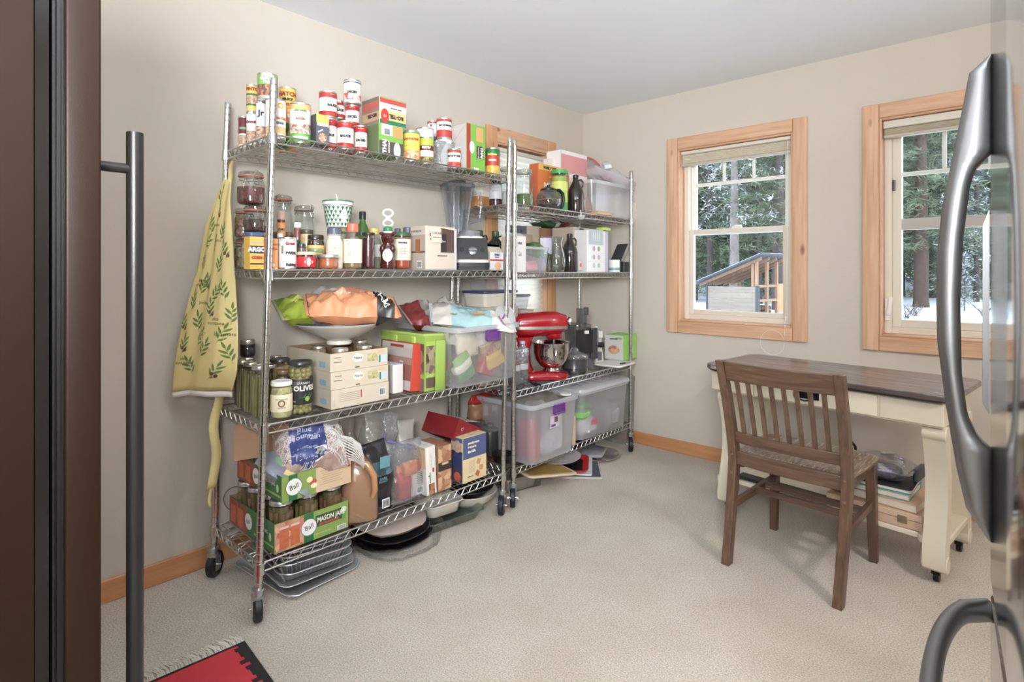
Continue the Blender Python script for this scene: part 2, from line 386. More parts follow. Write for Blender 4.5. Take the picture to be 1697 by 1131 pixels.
VINYL = M((228, 218, 202), .4); VINYL2 = M((240, 238, 230), .4); BLIND = M((205, 196, 180), .7); PANE = clear((253, 255, 254), .02, .01)
def window(num, w, cw, back=True, casement=False):
    """all local: x across, y outward, z up; origin on the inner wall face"""
    x0, x1, z0, z1 = w; wd = x1-x0
    t = bpy.data.objects.new('window_%d' % num, None); COL.objects.link(t); t['kind'] = 'structure'
    # casing boards
    obj('casing', board(-cw, 0, -.02, 0, z0-cw, z1+cw), PINE if back else PINE3, t)
    obj('casing', board(wd, wd+cw, -.02, 0, z0-cw, z1+cw), PINE if back else PINE3, t)
    obj('casing', board(.001, wd-.001, -.018, 0, z1, z1+cw), PINEH, t)
    obj('casing', board(.001, wd-.001, -.018, 0, z0-cw, z0), PINEH, t)
    j = .012
    obj('jamb', board(0, j, -.012, .10, z0, z1), PINE, t); obj('jamb', board(wd-j, wd, -.012, .10, z0, z1), PINE, t)
    obj('jamb', board(j, wd-j, -.012, .10, z0, z0+j), PINEH, t); obj('jamb', board(j, wd-j, -.012, .10, z1-j, z1), PINEH, t)
    a, b, c, d_ = j, wd-j, z0+j, z1-j
    def frame(name, a, b, c, d_, y0, y1, w_, m, parent=t):
        return obj(name, J(board(a, a+w_, y0, y1, c, d_), board(b-w_, b, y0, y1, c, d_), board(a+w_-.001, b-w_+.001, y0+.001, y1, c, c+w_), board(a+w_-.001, b-w_+.001, y0+.001, y1, d_-w_, d_)), m, parent)
    f = frame('window_frame', a, b, c, d_, .06, .15, .035, VINYL)
    mz = c+(d_-c)*.515
    if not casement:
        frame('sash', a+.035, b-.035, c+.035, mz+.02, .065, .10, .032, VINYL); frame('sash', a+.035, b-.035, mz-.015, d_-.035, .105, .14, .03, VINYL2)
        pa, pb, pc, pd = a+.065, b-.065, mz+.01, d_-.065
        obj('pane', box(a+.06, b-.06, .082, .086, c+.06, mz), PANE, t, 0); obj('pane', box(pa-.004, pb+.004, .12, .124, pc, pd+.004), PANE, t, 0)
        hz = pd-(pd-pc)*.34; g = [board(pa-.002, pb+.002, .108, .119, hz-.011, hz+.011)]
        for k in (1, 2): g.append(board(pa+(pb-pa)*k/3-.009, pa+(pb-pa)*k/3+.009, .1085, .1185, hz+.012, pd+.004))
        for q in g: obj('muntin', q, VINYL2, t)
        obj('sash_lock', J(board(wd/2-.03, wd/2+.03, .07, .10, mz+.02, mz+.03), tr(rbox(.05, .012, .01, .004), (wd/2+.01, .08, mz+.03))), VINYL2, t)
    else:
        frame('sash', a+.035, b-.035, c+.035, d_-.035, .075, .13, .042, VINYL)
        pa, pb, pc, pd = a+.075, b-.075, c+.075, d_-.075
        obj('pane', box(pa-.004, pb+.004, .10, .104, pc-.004, pd+.004), PANE, t, 0)
        obj('sash_rail', board(pa-.003, pb+.003, .085, .125, mz-.03, mz+.03), M((196, 190, 182), .5), t)
        hz = pd-.21
        obj('muntin', board(pa-.002, pb+.002, .108, .119, hz-.011, hz+.011), VINYL2, t); 
        for k in (1, 2): obj('muntin', board(pa+(pb-pa)*k/3-.009, pa+(pb-pa)*k/3+.009, .1085, .1185, hz+.012, pd+.004), VINYL2, t)
        obj('latch', J(board(a+.004, a+.026, .045, .06, c+.07, c+.19), tr(rbox(.02, .012, .10, .005), (a+.020, .042, c+.10), (0, R(8), 0))), VINYL2, t)
        obj('hinge', board(a+.036, a+.05, .066, .076, pd-.30, pd-.24), M((90, 85, 78), .4, .8), t)
    return t, (a, b, c, d_)
def blind(t, a, b, z0, z1, y, closed=False):
    bt = thing('pleated_blind', 'beige pleated blind drawn all the way down over the window behind the racks' if closed else '', 'blind') if closed else None
    return bt
w1, q1 = window(1, W1, .078); w1.location = (W1[0], YB, 0)
w2, q2 = window(2, W2, .078, casement=True); w2.location = (W2[0], YB, 0)
w3, q3 = window(3, W3, .095, back=False); w3.location = (XL, W3[0], 0); w3.rotation_euler = (0, 0, R(90))
def pleated(loc, rz, width, z0, z1, label, n, drop_h=.03, cord=0):
    t = thing('pleated_blind', label, 'blind', loc, rz)
    obj('head_rail', board(.003, width-.003, .0, .045, z1-drop_h, z1), M((222, 216, 200), .5), t)
    P = []
    zt = z1-drop_h
    for i in range(n+1):
        P.append((.014 if i % 2 else .026, zt-(zt-z0)*i/n))
    V = []; Fs = []
    for i, (y, z) in enumerate(P): V += [(.006, y, z), (width-.006, y, z)]
    for i in range(n): Fs.append((2*i, 2*i+1, 2*i+3, 2*i+2))
    g = (V, Fs); o = obj('pleats', g, BLINDM, t, 0)
    md = o.modifiers.new('solid', 'SOLIDIFY'); md.thickness = .001
    obj('bottom_rail', board(.004, width-.004, .006, .04, z0-.016, z0), M((196, 186, 168), .5), t)
    if cord:
        pts = [(width-.02, -.006, z1-.03), (width-.02, -.008, z1-.6), (width-.025, -.012, z0-.9), (width-.03, -.022, .86)]
        for k in range(15):
            a = -pi/2+2*pi*k/14*.95; pts.append((width-.10+.07*cos(a+pi/2+.3), -.026, .80+.075*sin(a+pi/2+.3)))
        obj('cord', tube(pts, .0016, 5), M((235, 232, 224), .5), t)
        obj('cord_stop', lathe([(.004, 0), (.007, .01), (.005, .03), (.002, .034)], 10), WHITE, t, loc=(width-.026, -.016, .93))
    return t
BLINDM = M((228, 220, 202), .8)
pleated((W1[0]+.013, YB+.004, 0), 0, W1[1]-W1[0]-.026, 1.955, 2.04, 'beige pleated blind gathered up at the top of the left window left of the desk', 12, .022, cord=1)
pleated((W2[0]+.013, YB+.004, 0), 0, W2[1]-W2[0]-.026, 1.965, 2.04, 'beige pleated blind gathered up at the top of the right window above the desk', 10, .04)
m = bpy.data.materials.new('blind_fabric'); m.use_nodes = True; n_ = m.node_tree.nodes; l_ = m.node_tree.links; n_.remove(n_['Principled BSDF'])
a_ = n_.new('ShaderNodeBsdfDiffuse'); a_.inputs[0].default_value = lin((246, 243, 236)); b_ = n_.new('ShaderNodeBsdfTranslucent'); b_.inputs[0].default_value = lin((252, 250, 244))
mm_ = n_.new('ShaderNodeMixShader'); mm_.inputs[0].default_value = .55; l_.new(a_.outputs[0], mm_.inputs[1]); l_.new(b_.outputs[0], mm_.inputs[2]); l_.new(mm_.outputs[0], n_['Material Output'].inputs[0])
BLINDM = m
pleated((XL-.004, W3[0]+.013, 0), R(90), W3[1]-W3[0]-.026, .93, 2.04, 'pale pleated blind drawn fully down over the window behind the wire racks', 58, .025)

# ------------------------------------------------------------------ outside
def snowmat():
    return M((238, 242, 250), .7, bump=.3, bscale=4, var=.04, vscale=.6)
GZ = -.30
def terrain():
    V = []; Fs = []; nx, ny = 60, 50
    for j in range(ny+1):
        for i in range(nx+1):
            x = -50+85*i/nx; y = YB+.5+62*(j/ny)**1.4
            z = GZ+noise.noise(Vector((x*.12, y*.12, 0)))*.5*min(1, max(0, (y-24)/10))+max(0, y-30)*.05
            V.append((x, y, z-.25*max(0, 1-(y-4)/6)*0))
    for j in range(ny):
        for i in range(nx):
            a = j*(nx+1)+i; Fs.append((a, a+1, a+nx+2, a+nx+1))
    return V, Fs
o = struct('snow_ground', terrain(), snowmat(), 180)
def foliage(seed, H0, R0, nb, dens=70, start=.25):
    """conifer crown: drooping boughs of needle clumps"""
    rr = random.Random(seed); V = []; Fs = []
    for b in range(nb):
        t = start+(1-start)*(b/nb)**.9; z = H0*t; L = R0*(1-t)**.7*rr.uniform(.6, 1.1)+.15; az = rr.uniform(0, 2*pi)
        dz = rr.uniform(-.25, .15)
        for k in range(dens):
            s = rr.random()**.95; px = L*s; w = .10+.20*s*(1-s)*4*.7
            lx = px+rr.gauss(0, .08); ly = rr.gauss(0, w*L*.5); lz = z+dz*px-.12*px*px/max(L, .3)+rr.gauss(0, .10)
            c, sn = cos(az), sin(az); q = Vector((lx*c-ly*sn, lx*sn+ly*c, lz))
            sz = rr.uniform(.05, .13); a = Vector((rr.gauss(0, 1), rr.gauss(0, 1), rr.gauss(0, .6))).normalized()*sz*1.6; bb = Vector((rr.gauss(0, 1), rr.gauss(0, 1), rr.gauss(0, 1))).normalized()*sz*.45
            o_ = len(V); V += [tuple(q-a), tuple(q+bb), tuple(q+a)]; Fs.append((o_, o_+1, o_+2))
    return V, Fs
def needle(ca, cb, snow):
    m = bpy.data.materials.new('needles'); m.use_nodes = True; n = m.node_tree.nodes; l = m.node_tree.links; b = n['Principled BSDF']; b.inputs['Roughness'].default_value = .8
    t = n.new('ShaderNodeTexCoord'); z = n.new('ShaderNodeTexNoise'); z.inputs['Scale'].default_value = 1.6; z.inputs['Detail'].default_value = 6; l.new(t.outputs['Object'], z.inputs[0])
    r = n.new('ShaderNodeValToRGB'); e = r.color_ramp.elements; e[0].position = .30; e[0].color = lin(ca); e[1].position = .55; e[1].color = lin(cb)
    x = e.new(.57 if snow else .8); x.color = lin((225, 230, 235)) if snow else lin(cb)
    l.new(z.outputs[0], r.inputs[0]); l.new(r.outputs[0], b.inputs['Base Color']); return m
NEED = [needle((66, 78, 62), (112, 126, 94), False), needle((64, 72, 70), (106, 116, 108), True), needle((68, 78, 70), (112, 124, 102), True)]  # forest haze is painted into the paler, greyer needle colours
def barkm(c1, c2): return M(c1, .9, bump=.8, bscale=9, var=.35, vscale=5)
BARK = [barkm((84, 66, 57), 0), barkm((84, 75, 72), 0), barkm((124, 116, 112), 0)]
FOL = [mesh('foliage', foliage(11, 15, 3.0, 190, 120, .05)), mesh('foliage', foliage(12, 14, 2.6, 130, 100, .05)), mesh('foliage', foliage(13, 16, 3.0, 130, 100, .10))]
TRK = [mesh('trunk', crumple(lathe([(.34, -.5), (.27, .3), (.24, 3), (.17, 8), (.05, 15)], 12), .03, 2)), mesh('trunk', crumple(lathe([(.16, -.5), (.13, .3), (.11, 3), (.08, 8), (.03, 14)], 10), .03, 2))]
FM = {}
def fm(i, mi):
    if (i, mi) not in FM:
        me = FOL[i].copy(); me.materials.append(NEED[mi]); FM[i, mi] = me
    return FM[i, mi]
def tm(i, mi):
    if ('t', i, mi) not in FM:
        me = TRK[i].copy(); me.materials.append(BARK[mi]); me.shade_smooth(); FM['t', i, mi] = me
    return FM['t', i, mi]
def tree(loc, fi, ni, ti, bi, s, label, group=None, rz=0.0, fz=0.0, name='pine_tree'):
    t = thing(name, label, 'tree', loc, rz, group); t.scale = (s, s, s)
    f = obj('foliage', fm(fi, ni), None, t); f.location = (0, 0, fz)
    obj('trunk', tm(ti, bi), None, t)
    return t
tree((-3.28, 29.328, -0.277), 0, 0, 0, 0, 1.05, 'big reddish-barked pine on the snow in the middle of the right window', rz=1, fz=1.6)
tree((-8.582, 22.611, -0.164), 2, 2, 0, 2, .75, 'pale grey tree trunk standing just left behind the shed roof', rz=2, fz=3.2)
tree((-7.266, 23.809, -0.333), 0, 0, 0, 1, .95, 'thick dark pine trunk rising behind the right end of the shed', rz=.4, fz=1.8)
tree((-9.075, 26.895, -0.298), 1, 0, 1, 1, 1.1, 'thin dark pine trunk behind the middle of the shed', rz=2.2, fz=2.0)
tree((-11.173, 26.338, -0.212), 2, 1, 1, 1, 1.2, 'slim pine trunk at the left edge of the left window', rz=1.2, fz=1.5)
tree((-3.522, 36.004, -0.164), 1, 1, 1, 1, 1.1, 'thin dark pine just right behind the big reddish one', rz=.2, fz=1.0)
tree((-1.614, 32.332, -0.426), 1, 1, 1, 1, .9, 'slender pine seen through the opening of the refrigerator handle', rz=.9, fz=.2)
tree((-1.768, 28.136, -0.298), 1, 1, 1, 1, .16, 'small snowy young fir at the right of the right window', rz=.9, fz=-.2, name='young_fir')
rr = random.Random(5)
for k in range(60):
    row = k % 4; px_ = 1100+ (k*37 % 640); tt = 29+row*5+rr.uniform(-1.5, 1.5)
    kx = (px_-848)/936.; x = (-.673+.740*kx)*tt; y = (.740+.673*kx)*tt
    tree((x, y, GZ+max(0, y-30)*.05-.3), k % 3, 1+(k % 2) if k % 4 else 0, 1, 1+(k % 2), rr.uniform(.85, 1.15), 'snow-dusted pine in the forest seen through the left window' if px_ < 1400 else 'snow-dusted pine in the forest seen through the right window', 'forest pines through the left window' if px_ < 1400 else 'forest pines through the right window', rr.uniform(0, 6), rr.uniform(-.8, .8))
# little dry shrubs on the snow
for k, (px_, d_) in enumerate([(0, 0), (1, 0), (2, 0)]):
    rs = random.Random(k); gs = []
    for q in range(26):
        a = rs.uniform(0, 6.28); L = rs.uniform(.2, .5); gs.append(rod((rs.uniform(-.1, .1), rs.uniform(-.1, .1), 0), (cos(a)*L*.8, sin(a)*L*.8, L), .006, 3))
    o = obj('dry_shrub', J(*gs), M((92, 80, 72), .9)); o.location = [(-2.872, 21.994, -0.287), (-2.788, 23.152, -0.272), (-1.046, 24.736, -0.272)][k]
    tag(o, ['bare brown shrub on the snow at the left edge of the right window', 'bare brown shrub on the snow left of the big reddish pine', 'bare brown shrub on the snow seen through the refrigerator handle'][k], 'shrub')
# woodshed
t = thing('woodshed', 'open timber woodshed with a sloping grey metal roof standing in the snow', 'shed', (-8.314, 19.34, -0.301), R(-8))
SID = wood((132, 118, 104), (154, 142, 128), 0, .7, 0, .5); STUD = wood((150, 112, 84), (172, 136, 106), 2, .7); GREYM = M((66, 74, 82), .5)
WD, DP = 1.85, 2.2
for k in range(5): obj('siding_board', box(.05, WD-.05, -.02+.002*(k % 2), .0, .02+.2*k, .02+.2*k+.196), SID, t)
obj('corner_trim', box(0, .06, -.04, .05, 0, 1.12), GREYM, t); obj('corner_trim', box(WD-.06, WD+.03, -.04, .08, 0, 1.05), GREYM, t)
def zr(x): return 1.12+x*.40
for x in (WD-.02,):
    for y, h in ((.06, 1), (.75, 1), (1.45, 1), (DP-.05, 1)):
        obj('post', box(x-.09, x, y-.05, y+.04, 0, zr(x)), STUD, t)
obj('post', box(.0, .09, DP-.1, DP, 0, zr(0)), STUD, t); obj('post', box(WD-.22, WD-.13, 0, .09, 1.0, zr(WD-.2)), STUD, t)
for y in (.02, .55, 1.1, 1.65, DP-.04):
    obj('rafter', loft([[(-.3, y, zr(-.3)), (-.3, y+.05, zr(-.3)), (-.3, y+.05, zr(-.3)+.1), (-.3, y, zr(-.3)+.1)], [(WD+.1, y, zr(WD+.1)), (WD+.1, y+.05, zr(WD+.1)), (WD+.1, y+.05, zr(WD+.1)+.1), (WD+.1, y, zr(WD+.1)+.1)]]), STUD, t)
obj('rail', box(WD-.09, WD-.03, 0, 1.5, .52, .60), STUD, t); obj('rail', box(WD-.09, WD-.03, 0, 1.5, 1.0, 1.08), STUD, t)
obj('plywood_panel', box(WD-.08, WD-.06, 1.47, DP-.1, .1, 1.1), wood((176, 130, 86), (200, 158, 112), 2, .8), t)
y0, y1 = -.3, DP+.3
obj('metal_roof', loft([[(x, y0, zr(x)+.10), (x, y1, zr(x)+.10), (x, y1, zr(x)+.16), (x, y0, zr(x)+.16)] for x in (-.38, WD*.5, WD+.25)]), GREYM, t)
obj('roof_snow', loft([[(x, y0+.05, zr(x)+.162), (x, y1-.05, zr(x)+.162), (x, y1-.1, zr(x)+.19), (x, y0+.1, zr(x)+.19)] for x in (-.35, WD*.5, WD+.2)]), snowmat(), t)
rs = random.Random(4)
for k in range(14):
    obj('firewood_log', lathe([(.07, 0), (.075, .01), (.07, .38)], 8), M((120, 92, 70), .9, var=.3), t, loc=(WD-.60, .30+.17*(k % 7), .12+.16*(k//7)), rot=(0, R(90), rs.uniform(-.05, .05)))

# ------------------------------------------------------------------ refrigerators
t = thing('black_refrigerator', 'glossy black refrigerator at the left edge of the frame', 'refrigerator', (-1.12, .226, 0), 0)
GB = M((16, 13, 11), .10, spec=.4); SB = M((36, 18, 7), .42, bump=.04, bscale=500, spec=.22)
obj('cabinet', tr(rbox(.90, .62, 1.92, .003, .002), (-.42, -.392, .02)), SB, t)
obj('door', tr(rbox(.90, .046, 1.90, .004, .002), (-.42, -.023, .04)), SB, t, label='black door seen from its edge')
obj('gasket', J(*[box(-.40, .020+.005*(k % 2), -.0505-.005*k, -.0505-.005*k+.0042, .05, 1.93) for k in range(3)]), M((12, 12, 12), .35), t)
obj('glossy_trim', box(-.40, .0285, -.0815, -.0655, .04, 1.94), GB, t)
h = obj('handle', tube([(-.012, .056, .20), (-.012, .056, 1.468)], .0128, 20), M((40, 38, 37), .32, .4, bump=.05, bscale=400), t, 50)
for z in (.42, 1.405): obj('handle_mount', tube([(-.012, -.001, z), (-.012, .05, z)], .0085, 14), M((40, 38, 37), .32, .4), h)
t = thing('steel_refrigerator', 'brushed stainless steel refrigerator at the right edge of the frame', 'refrigerator', (-.046, 1.283, 0), R(-175))
def steelmat(c=(186, 188, 190), rough=.17, aniso=.6):
    m = M(c, rough, 1.0, var=.03, vscale=3); 
    b = m.node_tree.nodes['Principled BSDF']; b.inputs['Anisotropic'].default_value = aniso; return m
SD = steelmat((205, 206, 207), .10, 0); SH = M((150, 151, 152), .42, 1.0, bump=.03, bscale=300)
obj('door', tr(rbox(.062, .76, 1.12, .02, .006), (-.031, .38, .70)), SD, t)
obj('freezer_drawer', tr(rbox(.062, .76, .62, .02, .006), (-.031, .38, .06)), SD, t)
obj('cabinet', tr(rbox(.60, .75, 1.76, .01, .004), (-.37, .38, .02)), M((120, 122, 124), .5, .3), t)
obj('gasket', box(-.06, -.01, .02, .74, .681, .699), BLACK, t)
# tall handle: curved bar growing out of two long tapering feet
OUT = [(119, 0), (139, .028), (198, .038), (277, .052), (347, .065), (421, .072), (495, .073), (560, .072), (661, .060), (762, .045), (822, .032), (863, .002)]
zs = [1.23-(y-450)*.00109 for y, x in OUT]
xo = [x+.001 for y, x in OUT]
INN = [(272, 0), (285, .018), (317, .028), (400, .037), (495, .041), (610, .039), (676, .031), (711, .016), (722, 0)]
zi = [1.23-(y-450)*.00109 for y, x in INN]
RG = []
def sect(xa, xb, z, y0=.012, y1=.055):
    e = min(.007, (xb-xa)*.35)
    return [(xa+e, y0, z), (xb-e, y0, z), (xb, y0+e, z), (xb, y1-e*1.5, z), (xb-e*1.5, y1, z), (xa+e, y1, z), (xa, y1-e, z), (xa, y0+e, z)]
def inner(z):
    for a, b, p, q in zip(zi, zi[1:], INN, INN[1:]):
        if b <= z <= a: return q[1]+(p[1]-q[1])*(z-b)/(a-b)
    return 0
n = 70
gs = []
zz = [zs[0]-(zs[0]-zs[-1])*k/n for k in range(n+1)]
def interp(z):
    for a, b, p, q in zip(zs, zs[1:], xo, xo[1:]):
        if b <= z <= a: return q+(p-q)*(z-b)/(a-b)
    return .001
obj('handle', loft([sect(inner(z), max(interp(z), inner(z)+.003), z) for z in zz]), SH, t, 60)
obj('far_handle_bar', loft([[(.001, .004, z), (w_, .004, z), (w_, .012, z), (.001, .012, z)] for z, w_ in ((.985, .002), (1.0, .010), (1.31, .010), (1.335, .002))]), SH, t)  # thin bar standing in for the other door's handle
# curved drawer handle
pts = []; rads = []
for k in range(25):
    u = k/24; y = .03+.70*u; x = .004+.076*(1-abs(2*u-1)**2.4)**.5; pts.append((x, y, .66+0*u)); rads.append(.013)
obj('drawer_handle', tr(tube(pts, rads, 12), (0, 0, -.66), sc=(1, 1, 1)), SH, t, 60, loc=(0, 0, .655)).scale = (1, 1, 1.5)

# ------------------------------------------------------------------ wire racks
L1, L2, L3, L4 = 1.722, 1.238, .690, .208
R1, R2, R3, R4 = 1.590, 1.225, .600, .196
def post_mesh(h):
    pr = [(.0122, 0)]; z = .02
    while z < h-.02:
        pr += [(.0127, z), (.0108, z+.0015), (.0108, z+.0035), (.0127, z+.005)]; z += .0254
    pr += [(.0127, h-.006), (.011, h), (.003, h+.001)]
    me = mesh('post', lathe(pr, 12)); me.shade_smooth(); me.set_sharp_from_angle(angle=R(35)); me.materials.append(CHROME); return me
POST = post_mesh(1.80)
def zigzag(a, b, z0, z1, step, r):
    a = Vector(a); b = Vector(b); L = (b-a).length; n = max(2, int(L/step)); P = []
    for i in range(n+1):
        p = a+(b-a)*i/n; P.append((p.x, p.y, z1 if i % 2 else z0))
    return tube(P, r, 5)
def make_rack(label, y0, y1, xf, xb, levels, lean, casters, rz=0.0):
    t = thing('wire_rack', label, 'shelf rack', (xf, y0, 0), rz)
    casters = [(x-xf, y-y0, a) for x, y, a in casters]; y1 -= y0; y0 = 0; xb -= xf; xf = 0
    X = (xb, xf); D = xf-xb; L = y1-y0; an = math.atan(lean)
    for lv in levels:
        dy = lean*lv; a, b = y0+dy, y1+dy
        s = obj('shelf', J(*[tube([(xb+.006, a, z), (xf-.006, a, z), (xf, a+.006, z), (xf, b-.006, z), (xf-.006, b, z), (xb+.006, b, z), (xb, b-.006, z), (xb, a+.006, z)], .0033, 6, closed=True) for z in (lv-.0035, lv-.034)]), WIRE, t)
        g = []; n = int(L/.0275)
        for i in range(1, n): y = a+L*i/n; g.append(rod((xb, y, lv-.0012-.0023), (xf, y, lv-.0012-.0023), .0012, 4))
        obj('deck_wires', J(*g), WIRE, s, kind='stuff')
        g = []
        for x in (xb+D*.25, xb+D*.5, xb+D*.75):
            g += [rod((x, a, lv-.010), (x, b, lv-.010), .0028, 5), rod((x, a, lv-.034), (x, b, lv-.034), .0028, 5), zigzag((x, a, 0), (x, b, 0), lv-.033, lv-.011, .05, .0016)]
        obj('support_truss', J(*g), WIRE, s)
        for x in X: obj('side_truss', zigzag((x, a, 0), (x, b, 0), lv-.034, lv-.004, .0235, .0022), WIRE, s)
        for y in (a, b): obj('end_truss', zigzag((xb, y, 0), (xf, y, 0), lv-.034, lv-.004, .0235, .0022), WIRE, s)
        for x in X:
            for y in (a, b): obj('collar', tr(lathe([(.0135, -.04), (.0185, -.040), (.0165, -.005), (.0165, .0), (.0135, .001)], 16), (x, y, lv)), CHROME, s)
    for x in X:
        for y in (y0, y1):
            p = obj('post', POST, None, t, loc=(x, y+lean*.12, .12)); p.rotation_euler = (-an, 0, 0)
    for (x, y, rz) in casters:
        c = obj('caster', J(lathe([(.006, .085), (.021, .086), (.021, .096), (.017, .098), (.017, .112), (.021, .113), (.021, .122), (.013, .124)], 16), box(-.010, .024, -.0185, -.0155, .03, .088), box(-.010, .024, .0155, .0185, .03, .088)), M((190, 195, 198), .3, .9), t, loc=(x, y, 0), rot=(0, 0, rz))
        obj('wheel', tr(lathe([(.008, -.0135), (.045, -.0135), (.05, -.009), (.0508, 0), (.05, .009), (.045, .0135), (.008, .0135)], 28), (.012, 0, .0508), (R(90), 0, 0)), RUBBER, c)
        obj('brake_lever', J(rod((.012, -.028, .05), (.012, .028, .05), .005, 8)), CHROME, c)
    return t
make_rack('chrome wire rack on casters nearest the apron, packed with cans, jars and boxes', .862, 2.085, -1.985, -2.412, (L1, L2, L3, L4), .030,
          [(-1.985, .862, R(165)), (-2.412, .862, R(132)), (-1.985, 2.085, R(-55)), (-2.412, 2.085, R(20))], rz=R(-1.0))
make_rack('chrome wire rack on casters in the far corner, holding the red mixer', 2.190, 3.405, -1.985, -2.412, (R1, R2, R3, R4), .008,
          [(-1.985, 2.190, R(-50)), (-2.412, 2.190, R(150)), (-1.985, 3.405, R(-52)), (-2.412, 3.405, R(40))], rz=R(.8))

# ------------------------------------------------------------------ builders of goods
def can(s, X, zb, label, bands, words=(), group=None, pic=None, cat='can', name='food_can', ridges=False, dial=0.0, top=(205, 203, 198)):
    Y, r, zt = s; h = zt-zb
    t = thing(name, label, cat, (X, Y, zb), face_cam(X, Y)+dial, group)
    obj('can_body', lathe([(r*.93, 0), (r*.99, .001), (r, .003), (r*.97, .006), (r*.97, h-.006), (r, h-.003), (r*.99, h-.0005), (r*.93, h), (r*.92, h-.004), (.001, h-.004)], 28), M(top, .3, .9), t)
    obj('paper_label', lathe([(r*.972, .0065), (r*.985, .007), (r*.985, h-.007), (r*.972, h-.0065)], 28, False, False), print_mat(bands, 2, pic), t)
    for w in words:   # (text, size fraction, height fraction, colour, angle)
        text_map(t, w[0], w[1], on_cyl(r*.985, h*w[2], w[4] if len(w) > 4 else 0), M(w[3], .5), bold=.0012 if w[1] > .009 else 0)
    return zt
def carton(s, Xf, dx, zb, label, front, side=None, words=(), group=None, cat='box', name='carton', bands=None, pic=None, tilt=0.0, lean=(0, 0), body=None, rz=0.0, axis=2):
    """box seen on its front (+X) and its near side (-Y). words: (face, text, size, across 0..1, up 0..1, colour, rot)"""
    Y0, Y1, zt = s; w = Y1-Y0; h = zt-zb
    t = thing(name, label, cat, (Xf-dx/2, (Y0+Y1)/2, zb), rz, group, rot=(lean[0], lean[1], rz))
    obj('box_body', rbox(dx, w, h, .002, .001), body or M(front, .5), t, 20)
    if bands: obj('printed_front', patch(on_front(dx/2, 0, h/2), w*.985, h*.985), print_mat(bands, axis, pic), t, 0)
    if side: obj('printed_side', patch(on_side(0, -w/2, h/2), dx*.97, h*.98), side if not isinstance(side, tuple) else M(side, .5), t, 0)
    obj('closing_flap', J(box(-dx/2+.001, dx/2-.001, -.0006, .0006, h, h+.0008), box(-dx/2, -dx/2+.001, -w/2, w/2, h*.3, h)), M(tuple(int(c*.7) for c in front), .6), t)
    for f, s_, sz, u, v, c, *q in words:
        fn = on_front(dx/2, (u-.5)*w, v*h, .0012) if f == 'f' else on_side((u-.5)*dx, -w/2, v*h, .0012)
        text_map(t, s_, sz, fn, M(c, .5), bold=.0015 if sz > .012 else .0004, rz=q[0] if q else 0, sx=q[1] if len(q) > 1 else 1)
    t['dims'] = (dx, w, h)
    return t
def clip_jar(s, X, zb, label, fillc, filltop=.7, food=None, group=None, gasket=(196, 110, 88), dial=0.4):
    Y, r, zt = s; h = zt-zb; hg = h-.020
    t = thing('clip_top_jar', label, 'jar', (X, Y, zb), face_cam(X, Y)+dial, group)
    obj('glass_body', lathe([(r*.8, .001), (r*.97, .006), (r, .02), (r, h*.62), (r*.93, h*.70), (r*.82, h*.76), (r*.82, hg)], 32, True, False), GLASS, t)
    if filltop > .05: obj('contents', lathe([(r*.78, .004), (r*.93, .01), (r*.955, .022), (r*.955, h*min(filltop, .60)), (r*.5, h*filltop+.004), (.001, h*filltop+.002)] if filltop < .61 else [(r*.78, .004), (r*.93, .01), (r*.955, .022), (r*.955, h*.60), (r*.88, h*.69), (.001, h*filltop)], 28), food or speckle(fillc, tuple(int(c*.6) for c in fillc), 160), t, 60)
    obj('rubber_ring', tr(ringtube(r*.86, .0035, 0, 28), (0, 0, hg)), M(gasket, .6), t)
    obj('glass_lid', lathe([(r*.84, hg+.003), (r*.9, hg+.006), (r*.9, hg+.012), (r*.8, h-.004), (r*.5, h)], 28), clear((225, 230, 228), .22, .08), t)
    obj('wire_clip', J(tube([(r*.90, -r*.25, hg-.012), (r*1.02, -r*.2, hg-.03), (r*1.07, 0, hg-.034), (r*1.02, r*.2, hg-.03), (r*.9, r*.25, hg-.012)], .0016, 5), tube([(r*.9, -.010, hg-.01), (r*1.05, -.01, hg+.012), (r*.85, 0, h+.002), (r*1.05, .01, hg+.012), (r*.9, .01, hg-.01)], .0016, 5), tube([(-r*.86, -.012, hg-.02), (-r*1.02, 0, hg+.004), (-r*.86, .012, hg-.02)], .0016, 5), tr(ringtube(r*.84, .0014, 0, 28), (0, 0, hg-.012))), CHROME, t)
    return zt
